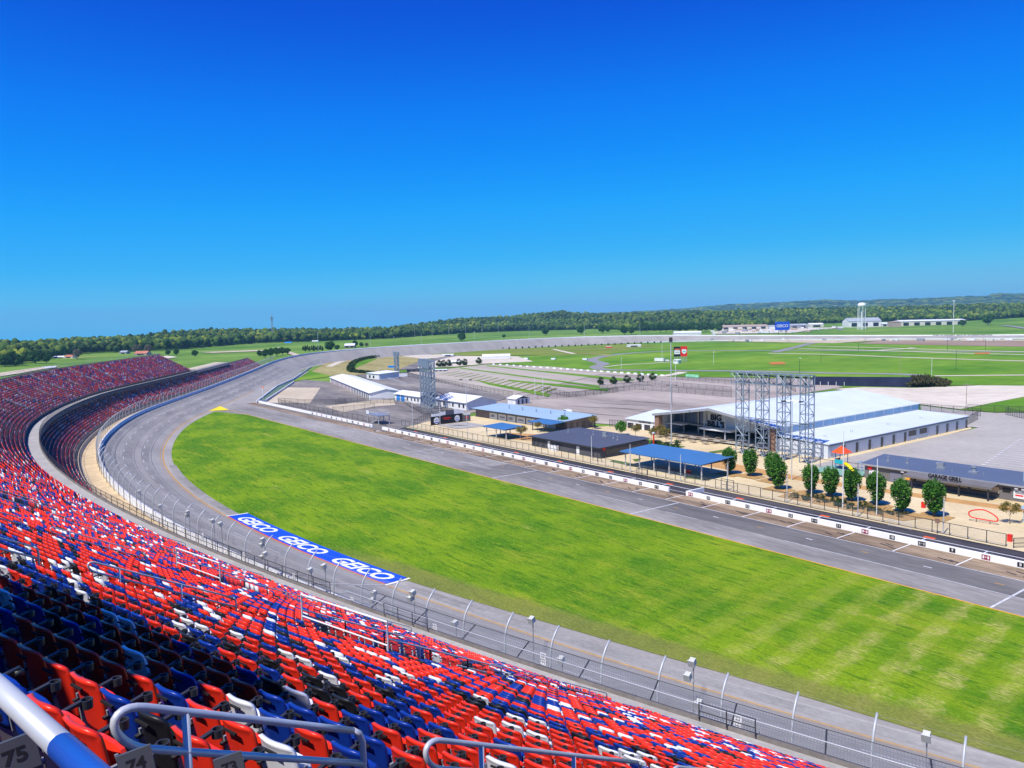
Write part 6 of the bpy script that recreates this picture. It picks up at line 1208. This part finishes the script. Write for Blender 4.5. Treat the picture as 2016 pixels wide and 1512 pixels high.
# concrete blocks along the inner edge of the striped lot
o = None
for k in range(26):
    t_ = k/25; px, py = 972+t_*(1304-972), 718.2+t_*(741-718.2); x, y, _ = at(px, py)
    if o is None: o = thing('barrier_block', '-', 'barrier', (x, y, 0), 'white barrier blocks'); MB().add([(x-1.3, y-.35, 0), (x+1.3, y-.35, 0), (x+1.3, y+.35, 0), (x-1.3, y+.35, 0), (x-1.2, y-.2, 1.0), (x+1.2, y-.2, 1.0), (x+1.2, y+.2, 1.0), (x-1.2, y+.2, 1.0)], [(0, 1, 5, 4), (1, 2, 6, 5), (2, 3, 7, 6), (3, 0, 4, 7), (4, 5, 6, 7)]).build('block', WHITE, o); q = o
    else: q = copy_tree(o); q.location = (x, y, 0)
    props(q, 'white barrier block in the line between striped parking and inner turf', 'barrier', 'white barrier blocks')
# ---- poles
def pole(px, pyb, pyt, label, kind='plain', m=GALVL, r=.11, group=None, z0=0.0, D=None, name=None, ang=0.4):
    x, y, _ = at(px, pyb) if D is None else (0, 0, 0)
    if D: d_ = ray(px, pyb); k = D/math.hypot(d_[0], d_[1]); x, y = d_[0]*k, d_[1]*k
    Hh = CH+(ray(px, pyt)[2]/math.hypot(*ray(px, pyt)[:2]))*math.hypot(x, y); r = max(r, math.hypot(x, y)*.00020)
    cat = {'plain': 'pole', 'twin': 'light pole', 'cross': 'utility pole', 'head': 'light pole', 'flood': 'light pole'}[kind]; t = thing(name or cat.replace(' ', '_'), label, cat, (x, y, 0), group); MB().cyl(x, y, z0-.1, Hh, r, 8, 0, r*.75).build('shaft', m, t)
    ca, sa_ = math.cos(ang), math.sin(ang)
    if kind == 'twin':
        MB().tube([(x-1.5*ca, y-1.5*sa_, Hh-.2), (x, y, Hh), (x+1.5*ca, y+1.5*sa_, Hh-.2)], .06, 6).build('arm', m, t)
        for s_ in (-1, 1): MB().obox((x+s_*1.7*ca, y+s_*1.7*sa_, Hh-.25), (ca, sa_, 0), (-sa_, ca, 0), (0, 0, 1), .45, .3, .12).build('lamp', DARKST, t)
    if kind == 'head': MB().obox((x+.3*ca, y+.3*sa_, Hh), (ca, sa_, 0), (-sa_, ca, 0), (0, 0, 1), .5, .3, .15).build('lamp', STEELW, t)
    if kind == 'flood':
        for s_ in ((-1, 0, 1) if D else (0,)): MB().obox((x+s_*1.2*ca, y+s_*1.2*sa_, Hh-.1), (ca, sa_, 0), (-sa_, ca, 0), (0, 0, 1), .4, .25, .6).build('lamp', DARKST if D is None else STEELW, t)
    if kind == 'cross': MB().tube([(x-1.2*ca, y-1.2*sa_, Hh-.6), (x+1.2*ca, y+1.2*sa_, Hh-.6)], max(.07, r*.6), 5).build('crossarm', m, t)
    return t
pole(1558.5, 945, 788, 'tall grey lamp pole with two heads behind the rounded trees', 'twin'); pole(1659, 1001.5, 847, 'bare white pole in front of the playground', m=STEELW, r=.10); pole(1725.7, 1014.8, 903, 'white pole in front of the fourth rounded tree from the right', m=STEELW, r=.09); pole(1597.5, 991, 905, 'white pole beside the rounded trees in the middle', m=STEELW, r=.08); pole(1688.7, 1017, 952, 'short grey camera pole by the pit fence'); pole(1857, 1051, 980, 'short grey pole in front of the largest rounded tree'); pole(1549, 989, 935, 'short grey pole at the pit fence left of the playground'); pole(1321.7, 877, 668, 'tallest grey pole in front of the hall with dark top', 'flood', r=.14)
pole(1322.8, 797, 757, 'short lamp pole with two dark heads in the middle lot', 'twin', DARKST); pole(1330, 749, 716, 'white lamp pole at the corner of the middle lot', 'head', STEELW); pole(920, 857, 746, 'grey lamp pole with two heads beside the stage court', 'twin'); pole(866.7, 846, 790, 'plain grey pole in front of the stage backdrop'); pole(813, 844, 785, 'plain grey pole by the corner of the sandy plaza'); pole(1165, 902, 858, 'short grey pole at the corner of the charcoal building'); pole(1241, 930, 875, 'grey pole at the left end of the long blue pavilion'); pole(1340, 947, 895, 'grey pole at the right end of the long blue pavilion'); pole(1432, 965, 912, 'grey pole with small dark gate frame near the rounded trees')
pole(1223.3, 726.5, 703.5, 'white lamp pole on the inner turf near the bend', 'plain', STEELW); pole(1262.6, 766.5, 728, 'grey lamp pole on a concrete base in the middle lot', 'plain', GALVL); pole(1303.5, 706, 674, 'white lamp pole with a wide head left of the billboard', 'head', STEELW); pole(1405, 717, 693, 'white post on the turf right of the billboard', 'head', STEELW); pole(1574, 735, 705, 'lamp pole beyond the lattice towers on the gravel road', 'head', DARKST); pole(1772, 744, 695, 'wooden utility pole above the navy screen fence', 'cross', WOODT); pole(1834, 741, 705, 'pale plain pole on the bank right of the navy screen', 'plain', STEELW); pole(1882, 728, 689, 'dark pole on the turf at right', 'plain', DARKST); pole(1902, 808, 754, 'utility pole with crossarm beside the pale road at right', 'cross', WOODT)
pole(1053.5, 782, 744, 'white pole pair member left of the small white shed', 'plain', STEELW); pole(1069.5, 782, 744, 'white pole pair member nearest the small white shed', 'plain', STEELW); pole(749, 738, 725, 'thin pole behind the long white garages', 'head', DARKST)
for px, b_, t_ in ((627, 694, 653), (729.7, 687, 661), (830, 679, 656), (934, 674, 651), (1042, 668, 648), (1151, 662, 641), (1260, 659, 636.5)): pole(px, b_, t_, f'tall thin grey pole just outside the curved track wall', 'plain', GALVL, .2, 'poles along the outside of the track')
for px, b_, t_ in ((817, 662, 641), (851, 660, 638.5), (884, 657, 639), (917, 656, 638), (949, 655, 637), (981, 654, 634)): pole(px, b_+3, t_, 'thin grey line pole standing in the fields before the wood', 'cross', TRIM, .2, 'line poles in the far fields')
pole(1877, 640, 592, 'tall pale floodlight pole standing above the wood at right', 'flood', STEELW, .4, D=1250); pole(1690, 690, 676, 'thin dark pole on the inner turf before the backstretch', 'plain', DARKST); pole(1865, 690, 667, 'thin dark pole right of centre on the inner turf', 'plain', DARKST); pole(1940, 690, 667, 'thin dark pole near the lettering on the backstretch wall', 'plain', DARKST); pole(1616, 715, 698, 'thin dark pole on the inner turf beside the gravel road', 'plain', DARKST)
x, y, _ = at(518, 786); t = thing('flag_pole', 'white pole with a faded red and orange streamer at the pit exit', 'flag pole', (x, y, 0)); MB().cyl(x, y, 0, 5.5, .14, 8).build('shaft', STEELW, t); MB().add([(x-1.6, y, 6.3), (x-.2, y+.1, 5.7), (x+1.9, y, 5.9), (x+1.6, y+.1, 4.9), (x-.1, y, 5.1), (x-1.5, y+.1, 5.3)], [(0, 1, 4, 5), (1, 2, 3, 4)]).build('streamer', mat('faded_flag', (.6, .16, .08), .8, .4, 1.5), t)

# ---- more small pieces
block_wall([(1262, 675), (1400, 671.5), (1560, 669.5), (1728, 668.5), (2060, 667)], 1.2, .6, WALLW, 'thin white wall along the inside of the backstretch')
rr_ = random.Random(21)
for i in range(30):
    px = rr_.uniform(1400, 2010); py = 671-(px-1400)*.003+rr_.uniform(-1.2, 2.6); x, y, _ = at(px, py); L_ = rr_.uniform(2.5, 8); t = thing('parked_trailer', 'small pale trailer in the scattered line inside the backstretch', 'trailer', (x, y, .15), 'trailers inside the backstretch', rr_.uniform(-.6, .6)); g = MB(); g.box(-L_/2, L_/2, -1.1, 1.1, .5, rr_.uniform(1.6, 2.9)); g.box(-L_*.3, -L_*.15, -1.1, 1.1, 0, .5); g.box(L_*.15, L_*.3, -1.1, 1.1, 0, .5)
    me = bpy.data.meshes.new('trailer_body'); me.from_pydata(g.v, [], g.f); me.materials.append([WALLW, CREAM, TRIM][i % 3]); o = bpy.data.objects.new('trailer_body', me); COL.objects.link(o); o.parent = t
for px, l in ((1090, 'white utility cart on the inner turf left of the bend'), (1036, 'silver cart beside the barrier blocks on the inner turf'), (1152, 'pale flat trailer where the inner road bends')): box_car('utility_cart', l, px, 709+(px-1090)*.01, 4.0, 1.8, 1.7, CARW, .3, None, 'cart')
for px, py, w_, l in ((1771, 1040, 3.6, 'low steel crowd barrier on the kerb by the pit fence'),):
    x, y, _ = at(px, py); t = thing('crowd_barrier', l, 'barrier', (x, y, 0)); MB().tube([(x-w_/2, y, 0), (x-w_/2, y, 1.1), (x+w_/2, y, 1.1), (x+w_/2, y, 0)], .04, 6).tube([(x-w_/2, y, .2), (x+w_/2, y, .2)], .03, 6).build('frame', GALVL, t); g = MB()
    for k in range(11): a = x-w_/2+w_*(k+.5)/11; g.tube([(a, y, .2), (a, y, 1.1)], .012, 4)
    g.build('bars', GALVL, t)
for px, py, l in ((1432, 966, 'dark square gate frame at the pit fence left of the rounded trees'), (1176, 909, 'dark gate frame at the corner of the charcoal building'), (1264, 944, 'small dark gate post pair at the pit fence below the pavilion')):
    x, y, _ = at(px, py); t = thing('gate_frame', l, 'gate', (x, y, 0))
    for a in (-1.5, 0, 1.5): MB().cyl(x+a, y, 0, 2.2, .07, 6).build('post', DARKST, t)
    MB().tube([(x-1.5, y, 2.2), (x+1.5, y, 2.2)], .06, 6).tube([(x-1.5, y, 1.1), (x+1.5, y, 1.1)], .04, 6).build('rails', DARKST, t)
x, y, _ = at(1845, 1051); t = thing('pit_sign', 'small dark square sign on a post in front of the largest rounded tree', 'sign', (x, y, 0)); MB().cyl(x, y, 0, 2.2, .05, 6).build('post', DARKST, t); MB().box(x-.35, x+.35, y-.05, y, 1.7, 2.4).build('panel', BRICK, t)
bl = None
for i in range(6):
    x, y, _ = at(818+i*9, 803+i*4.2)
    if bl is None: bl = thing('bleacher', '-', 'bleacher', (x, y, 0)); g = MB(); [g.box(x-2.2, x+2.2, y+.6*k, y+.6*k+.45, .4*k+.35, .4*k+.43) for k in range(4)]; g.build('benches', GALV, bl); g = MB(); [g.tube([(x+a, y-.1, 0), (x+a, y+2.3, 1.6), (x+a, y+2.3, 0)], .05, 5) for a in (-1.8, 0, 1.8)]; g.build('frame', GALV, bl); o = bl
    else: o = copy_tree(bl); o.location = (x, y, 0)
    props(o, 'small steel bleacher in the row behind the stage backdrop', 'bleacher', 'bleachers behind the stage')
# ================================================================ PLANTS
LEAF_D = leaf_mat('leaf_deep', (0.020, 0.080, 0.010), (0.042, 0.145, 0.015), (0.10, 0.24, 0.024)); LEAF_B = leaf_mat('leaf_bright', (0.03, 0.12, 0.012), (0.06, 0.20, 0.02), (0.12, 0.30, 0.03)); LEAF_O = leaf_mat('leaf_bronze', (0.10, 0.085, 0.016), (0.18, 0.145, 0.026), (0.27, 0.22, 0.045)); LEAF_S = leaf_mat('leaf_shrub', (0.012, 0.035, 0.010), (0.025, 0.06, 0.014), (0.06, 0.10, 0.02)); LEAF_DRY = leaf_mat('leaf_dry', (0.09, 0.07, 0.03), (0.15, 0.12, 0.045), (0.12, 0.17, 0.04)); LEAF_G = leaf_mat('leaf_grey', (0.10, 0.085, 0.065), (0.15, 0.13, 0.09), (0.14, 0.15, 0.08))
ROUND = tree_kind('round_tree', 6.0, 1.5, 2.75, 3.5, 5200, .17, LEAF_D, 2.6, .12, -.10, 30, 6, .62)
order_w = ['rightmost and largest', 'second from the right', 'third from the right', 'fourth from the right', 'fifth from the right', 'sixth from the right', 'seventh from the right', 'eighth from the right, overlapping its neighbour', 'second from the left', 'leftmost']
BASES = [(1838.5, 1018, 1.06), (1772.7, 1012.3, 1.02), (1724, 996, 1.02), (1676.6, 988, 1.02), (1634, 979, .98), (1595, 973, .95), (1532.5, 964.5, 1.02), (1520, 948, 1.02), (1477.5, 938.5, .98), (1436, 934, .98)]
for (px, py, sc), w in zip(BASES, order_w):
    x, y, _ = at(px, py); place(ROUND, x, y, 0, (sc*1.06, sc*1.06, sc*random.uniform(.95, 1.0)), f'rounded dark green plaza tree, {w} in the row', 'rounded plaza trees'); area('tree_bed', [(x-2.6, y-2.0), (x+2.6, y-2.0), (x+2.6, y+2.0), (x-2.6, y+2.0)], mat('bark_mulch', (.42, .25, .09), .95, .25, 1.5), False, .10+random.uniform(0, .008))
CRAPE = tree_kind('crape_myrtle', 3.8, 1.6, 1.0, 2.75, 900, .13, LEAF_O, 2.2, .05, .1, 14, 7, .5); GREENB = tree_kind('small_tree', 3.6, 1.55, 1.45, 2.3, 1800, .16, LEAF_B, 1.6, .08, .05, 16, 5, .55)
for px, py, sc, l in ((1988, 1032, 1.0, 'sparse bronze leaved tree beside the red loop sculpture'), (1251, 863, 1.15, 'bronze leaved thin tree left of the small garage wing'), (1283, 870, 1.1, 'bronze leaved tree beside the slim red post'), (1300, 862, 1.0, 'bronze leaved tree behind the tallest pole'), (1311, 874, 1.2, 'bronze leaved tree just left of the tallest pole'), (1026.5, 866, 1.15, 'yellow bronze tree left of the charcoal building'), (1166, 845, 1.2, 'bronze tree at the right end of the light blue roofed building'), (1058, 851, .9, 'small bronze tree beside the blue porch roof')): x, y, _ = at(px, py); place(CRAPE, x, y, 0, sc, l, 'bronze leaved plaza trees')
for px, py, sc, l in ((1109, 846, 1.2, 'bright green round tree in front of the light blue roofed building'), (1223, 857, 1.15, 'bright green round tree at the corner of the charcoal building')): x, y, _ = at(px, py); place(GREENB, x, y, 0, sc, l)
SHRUB = tree_kind('shrub', 1.0, .9, .55, .5, 420, .10, LEAF_S, .3, .03, 0, 10, 3, .5)
DRY = tree_kind('dry_shrub', 1.0, .9, .5, .45, 300, .09, LEAF_DRY, .3, .03, 0, 10, 4, .5)
rr_ = random.Random(3); k = 0
for i in range(34):
    x = -86+i*.62+rr_.uniform(-.3, .3); y = 129.3+rr_.uniform(-1.2, 2.2); dry = rr_.random() < .45
    place(DRY if dry else SHRUB, x, y, 0, rr_.uniform(.6, 1.15), f"low {'dry brown' if dry else 'dark green'} shrub in the planted bed under the rounded trees", 'dry shrubs in the tree bed' if dry else 'green shrubs in the tree bed', cat='shrub', name=None)
area('planting_bed', [(-88, 127.2), (-64, 127.2), (-62, 133.5), (-88, 134.5)], mat('bark_mulch', (.42, .25, .09), .95, .25, 1.5), False, .095)
for (px, py) in ((1225, 868), (1240, 872), (1255, 876), (1270, 879), (1285, 881), (1300, 882), (1316, 883), (1330, 882)):
    for j in range(2): x, y, _ = at(px+rr_.uniform(-5, 5), py-j*5); place(SHRUB, x, y, 0, rr_.uniform(1.0, 1.6), 'dark green shrub in the bed left of the hall terrace', 'green shrubs beside the terrace', cat='shrub')
for q in ([(1245, 905), (1262, 903), (1258, 909), (1250, 909)], [(1206, 906), (1258, 917), (1252, 920), (1200, 909)], [(1272, 921), (1300, 925), (1290, 927), (1265, 922)], [(1350, 938), (1400, 943), (1395, 947), (1345, 941)], [(1395, 890), (1440, 884), (1443, 889), (1400, 893)], [(1225, 862), (1260, 862), (1350, 880), (1320, 886), (1262, 880)]): area('lawn_patch', q, mat('lawn', (.09, .15, .025), .95, .2, .8), z=.105+random.uniform(0, .01))
x, y, _ = at(1287, 878); t = thing('red_post', 'slim tall red post with lamp near the bronze trees', 'post', (x, y, 0)); MB().cyl(x, y, 0, 3.3, .2, 8).build('shaft', REDP, t); MB().box(x-.3, x+.3, y-.3, y+.3, 3.3, 3.7).build('lamp', STEELW, t)
# clipped dark shrubs along the lot and round the inside of turn one
HED = tree_kind('clipped_shrub', 2.2, 1.15, 1.15, 1.15, 700, .17, LEAF_S, .5, .06, 0, 16, 3, .6)
for i, (px, py) in enumerate(((1182.5, 757.5), (1208, 756), (1234.5, 753.5), (1260.5, 751.5), (1285, 748.5))): x, y, _ = at(px, py); place(HED, x, y, 0, 1.75, 'dark clipped shrub in the row behind the striped lot', 'clipped shrubs behind the lot', cat='shrub')
for px, py in ((865, 722.5), (874, 722), (884, 721), (904, 719.5), (915, 719.5), (943, 716.5)): x, y, _ = at(px, py); place(HED, x, y, 0, 2.2, 'dark clipped shrub in the row beside the infield hut', 'clipped shrubs by the hut', cat='shrub')
TB_ = spline([(795, 700), (880, 694), (1008, 687), (1134, 681.5), (1209, 679), (1259, 676.5), (1310, 675)], 8); dd = np.r_[0, np.cumsum(np.linalg.norm(np.diff(TB_, axis=0), axis=1))]
for q in np.arange(0, dd[-1], 13.0): px, py = np.interp(q, dd, TB_[:, 0]), np.interp(q, dd, TB_[:, 1]); x, y, _ = at(px, py); place(HED, x, y, 0, 1.0, 'dark block shrub in the long dotted row inside the track bend', 'dotted shrubs inside the bend', cat='shrub')
hd = [(691, 732), (691, 724), (697, 716), (712, 709.5), (730, 706), (746, 704)]; P = spline([at(*p) for p in hd], 8); V, Fq = [], []
for i, p in enumerate(P): v, f = leaf_cloud(260, 3.0, 3.0, 1.5, 1.2, .5, 0, 8); V.append(v+np.array([p[0], p[1], 0])); Fq.append(f+len(np.concatenate(V))-len(v))
npmesh('hedge', np.concatenate(V), np.concatenate(Fq), [LEAF_S], label='curved dark hedge round the dry grass inside the first bend', cat='hedge')
V, Fq = [], []; n0 = 0
for px in np.arange(694, 738, 3.0): p = at(px, 733+(px-694)*.10); v, f = leaf_cloud(200, 2.6, 2.6, 1.2, 1.0, .5, 0, 8); V.append(v+np.array([p[0], p[1], 0])); Fq.append(f+n0); n0 += len(v)
npmesh('hedge', np.concatenate(V), np.concatenate(Fq), [LEAF_S], label='straight hedge at the near end of the dry grass inside the bend', cat='hedge')
V, Fq = [], []; n0 = 0
for i in range(60): px = rr_.uniform(1791, 1862); h_ = 1-abs(px-1818)/50; p = at(px, 762-rr_.uniform(0, 5)); v, f = leaf_cloud(150, 3.2, 2.5, 1.6, 1.0+3.2*h_*rr_.random(), .45, 0, 8); V.append(v+np.array([p[0], p[1], 0])); Fq.append(f+n0); n0 += len(v)
npmesh('brush_bank', np.concatenate(V), np.concatenate(Fq), [leaf_mat('brush', (.03, .035, .015), (.07, .08, .025), (.12, .09, .04))], kind='stuff', label='scrubby brush on the bank at the end of the navy screen fence', cat='brush')
# field trees far off
BIG = tree_kind('broad_tree', 11, 5.0, 4.4, 6.6, 2600, .55, leaf_mat('leaf_field', (.016, .06, .010), (.035, .11, .016), (.08, .18, .03)), 5, .35, 0, 22, 6, .55); CEDAR = tree_kind('cedar_tree', 9, 2.0, 4.2, 4.6, 900, .45, LEAF_S, 2, .2, .45, 18, 3, .5); DULL = tree_kind('bare_tree', 10, 4.5, 3.8, 6.2, 900, .5, LEAF_G, 5, .3, 0, 18, 8, .6)
def far_tree(proto, base_h, px, pyb, pyt, l, grp=None):
    x, y, _ = at(px, pyb); k = math.hypot(x, y)/F; place(proto, x, y, 0, (pyb-pyt)*k/base_h, l, grp)
for px, b_, t_, l in ((909, 673, 655, 'dense round tree standing alone in the field above the curved track'), (992, 666, 658, 'small round tree alone on the far field'), (1074, 661, 645, 'green tree left of the wood on the far field'), (1144, 659, 641, 'dark tree beside a thin pole past the curved wall'), (1186, 657, 639, 'bright round tree on the far field right of centre'), (1197, 655, 643, 'smaller tree touching the bright round tree'), (1229, 660, 641, 'spreading tree left of the thin pole near the far yard'), (1243, 659, 643, 'tree behind the spreading tree near the far yard'), (650, 693, 672, 'dark bushy tree left of the white roofed house'), (664, 690, 679, 'bush between the dark bushy tree and the white roofed house'), (700, 683, 670, 'tree leaning over the white roofed house'), (712, 684, 674, 'lower tree right of the white roofed house'), (384, 703, 690, 'dark lone tree in the field behind the far stand'), (347, 700, 688, 'dark tree touching the end of the far stand'), (331, 700, 690, 'small dark tree behind the top of the far stand'), (70, 717, 695, 'large bright green tree beyond the back of the stand at left'), (92, 716, 699, 'dark tree right of the large bright green tree at left'), (30, 722, 700, 'dark tree at the left edge beyond the stand'), (10, 724, 702, 'dark tree cut by the left edge of the frame'), (1895, 643, 631, 'tree at the end of the cream warehouse'), (1945, 641, 622, 'large dark tree beside the side road at far right')): far_tree(BIG, 11, px, b_, t_, l)
for i, px in enumerate((1262, 1274, 1287, 1300, 1312, 1325, 1338, 1351, 1364, 1377, 1390, 1402, 1415)): far_tree(BIG, 11, px, 655-(i % 3)*1.2, 634+(i*7 % 5), 'broad green tree in the clump before the far yard', 'clump before the far yard')
for i, (px, b_, t_) in enumerate(((512, 703, 690), (522, 705, 688), (533, 703, 686), (545, 701, 685), (556, 699, 684), (566, 698, 685))): far_tree(BIG, 11, px, b_, t_, 'dark bushy tree in the clump past the end of the lower stand', 'clump past the lower stand')
for i in range(10): far_tree(CEDAR, 9, 597+i*4.2, 690-i*.1+ (i % 2)*2, 681-(i % 3), 'small dark cedar in the two rows past the lower stand', 'cedar rows')
for px, b_, t_, l in ((152, 708, 690, 'leafless grey brown tree right of the red roofed house end'), (722, 684, 675, 'grey brown bare tree right of the white roofed house'), (268, 697, 680, 'pale olive tree over the red roofed house'), (292, 698, 680, 'yellowish tree at the right of the red roofed house')): far_tree(DULL, 10, px, b_, t_, l)
# ================================================================ NEAR STEEL ON THE STAND
def sp(s, L, dz):
    a = line_at(s, FRONT+L); z = ZB+max(0, L-L0)*RI_/TR; return np.array([a[0][0], a[1][0], z+dz])
PIPE = .027
def loop_rail(s, L1, L2, label, top=1.08, mid=.80, ends=True, posts=3, r=PIPE, group=None, close=True, foot=-.15):
    """aisle handrail: two pipes joined by a rounded end, on posts"""
    a, b = sp(s, L1, 0), sp(s, L2, 0); t = thing('handrail', label, 'handrail', tuple(a), group); d = (b-a)/np.linalg.norm(b-a); up = np.array([0, 0, 1.0]); R_ = (top-mid)/2; g = MB()
    arc = [a+up*((top+mid)/2)-d*R_*1.6*math.sin(q)+up*R_*math.cos(q) for q in np.linspace(0, math.pi, 13)]; path = [b+up*top-d*.12, *[a+(b-a)*k+up*top for k in (.75, .5, .25, .02)], *arc, *[a+(b-a)*k+up*mid for k in (.02, .25, .5, .75, 1)]]
    g.tube(path, r, 12); g.build('pipe_loop', GALVL, t, True); g = MB(); g.tube([b+up*top-d*.12, b+up*(top-.02)-d*.04, b+up*(top-.09), b+up*foot], r, 12); g.build('end_post', GALVL, t, True)
    for k in np.linspace(.15, 1, posts)[:-1]: p = a+(b-a)*k; MB().tube([p+up*(top-.005), p+up*foot], r, 12).build('post', GALVL, t, True)
    return t
loop_rail(58.35, 38.32, 36.5, 'grey pipe handrail with rounded end in the foreground aisle at bottom left', posts=2)
loop_rail(58.35, 35.55, 31.5, 'grey pipe handrail with rounded end at the bottom centre edge', posts=3)
loop_rail(58.35, 30.3, 26.0, 'next handrail down the foreground aisle, past the bottom edge', posts=3)
k = 0; fams = ['nearest', 'next', 'third', 'fourth', 'fifth', 'sixth', 'seventh', 'eighth']
for ai, s in enumerate(AISLES[3:22]):
    nr = int(nrow(np.array([s]))[0]); top_L = L0+TR*nr-1.0; L = top_L if ai > 1 else 36.5; j = 0
    blocks = [(v[1]-.6, v[2]+.6) for v in VOM if abs(v[0]-s) < 3]
    while L > 6.0:
        L2 = L-4.2
        if not any(L2 < c and L > a for a, c in blocks): loop_rail(s, L, L2, f'grey aisle handrail, {ORD[ai+2]} aisle from the viewer, {ORD[j+1]} piece from the top', posts=3, r=PIPE, group='aisle handrails'); j += 1; L -= 5.6
        else: L -= 1.4
# mesh cages round the stair openings among the seats
def cage(v, label):
    s, La, Lb, hw = v; t = thing('stair_opening', label, 'stair opening', tuple(sp(s, La, 0))); up = np.array([0, 0, 1.0]); hw -= .25
    for ss_ in (s-hw, s+hw):
        for L in np.arange(La+.3, Lb, (Lb-La-.6)/3.0001): MB().tube([sp(ss_, L, -.3), sp(ss_, L, 1.15)], .035, 8).build('post', GALVL if L < La+1 or L > Lb-1.2 else DARKST, t)
        MB().tube([sp(ss_, La+.3, 1.15), sp(ss_, Lb-.3, 1.15)], .03, 8).tube([sp(ss_, La+.3, .15), sp(ss_, Lb-.3, .15)], .025, 8).build('side_rail', GALVL, t)
        g = MB(); g.quad(sp(ss_, La+.3, .1), sp(ss_, Lb-.3, .1), sp(ss_, Lb-.3, 1.13), sp(ss_, La+.3, 1.13)); g.build('wire_mesh', NET, t)
    MB().tube([sp(s-hw, Lb-.3, -.2), sp(s-hw, Lb-.3, 1.75), sp(s+hw, Lb-.3, 1.75), sp(s+hw, Lb-.3, -.2)], .04, 8).tube([sp(s-hw, Lb-.3, .9), sp(s+hw, Lb-.3, .9)], .03, 8).build('goal_frame', STEELW, t)
    g = MB(); a, b, c, d = sp(s-hw, La+.2, .06), sp(s+hw, La+.2, .06), sp(s+hw, Lb-.4, .06), sp(s-hw, Lb-.4, .06); g.quad(a, b, c, d); g.build('shade_sheet', SHADE, t); g = MB(); g.tube([sp(s, La+.4, .6), sp(s, La-2.2, .6)], .03, 8); g.build('exit_rail', GALVL, t); return t  # flat near-black sheet painted as the shade down the stair opening
for v, l in zip(VOM, ('steel framed mesh cage round the nearest stair opening among the seats', 'second mesh cage round a stair opening further along the seats', 'third mesh cage stair opening towards the left edge', 'fourth stair opening cage where the stand begins to bend')): cage(v, l)
# row number plates at the aisle ends
PLG = mat('plate_grey', (.075, .078, .085), .45, .1, 3., .4)
for n, px, py, D in ((75, 30, 1490, 3.45), (74, 268, 1506, 4.05), (73, 452, 1512, 4.6)):
    p = np.array(atd(px, py, D)); t = thing('row_number_plate', f'grey plate with black number {n} at the end of a seat row', 'sign', tuple(p), 'row number plates'); vw = -p+np.array([0, 0, CH]); vw /= np.linalg.norm(vw); ux_ = RI@[.97, -.22, 0]; n_ = vw*np.array([1, 1, .35]); n_ /= np.linalg.norm(n_); ux_ = ux_-n_*(ux_@n_); ux_ /= np.linalg.norm(ux_); uy_ = np.cross(n_, ux_)
    MB().obox(p-n_*.012, ux_, uy_, n_, .068, .06, .01).build('plate', PLG, t); put_text('number', str(n), .07, p, ux_, uy_, BLK, t, thick=.0003, bold=.002, sx=1.1, lift=-.0012)
    MB().obox(p-n_*.05-uy_*.25, ux_, uy_, n_, .07, .25, .03).build('end_standard', WALL_DK, t)
# the close handrail at the viewer's left hand
a, b = np.array(atd(-90, 1274, 2.5)), np.array(atd(122, 1470, 1.62)); d = b-a; c = b+d*.9; t = thing('handrail', 'thick pale handrail very close at the bottom left, wrapped with blue tape', 'handrail', tuple(a)); MB().tube([a-d*.5, b], .0215, 20).build('pipe', mat('close_pipe', (.50, .52, .54), .35, .05, 6., .5, .15), t, True); MB().tube([b-d*.0, c], .0222, 20).build('blue_tape', mat('blue_tape', (.01, .10, .50), .35, .05, 5.), t, True); MB().tube([c, c-np.array([0, 0, 1.4])], .0215, 14).build('post', GALVL, t, True)
# unseen slab added behind the top rows to cast the shade band on seats
def cn(s, L, z): a = line_at(s, FRONT+L); return (a[0][0], a[1][0], z)
t = thing('shade_slab', 'unseen flat slab on slim posts, added to shade the seats', 'canopy', cn(66, 47, 30)); roof_slab([cn(61.0, 46.1, 43.6), cn(61.3, 43.7, 43.6), cn(68.2, 43.2, 43.6), cn(68.2, 46.3, 43.6)], .3, GALV, t)
for s in (62.5, 67): MB().tube([cn(s, 46.2, 8), cn(s, 46.0, 43.4)], .16, 8).build('post', GALV, t)
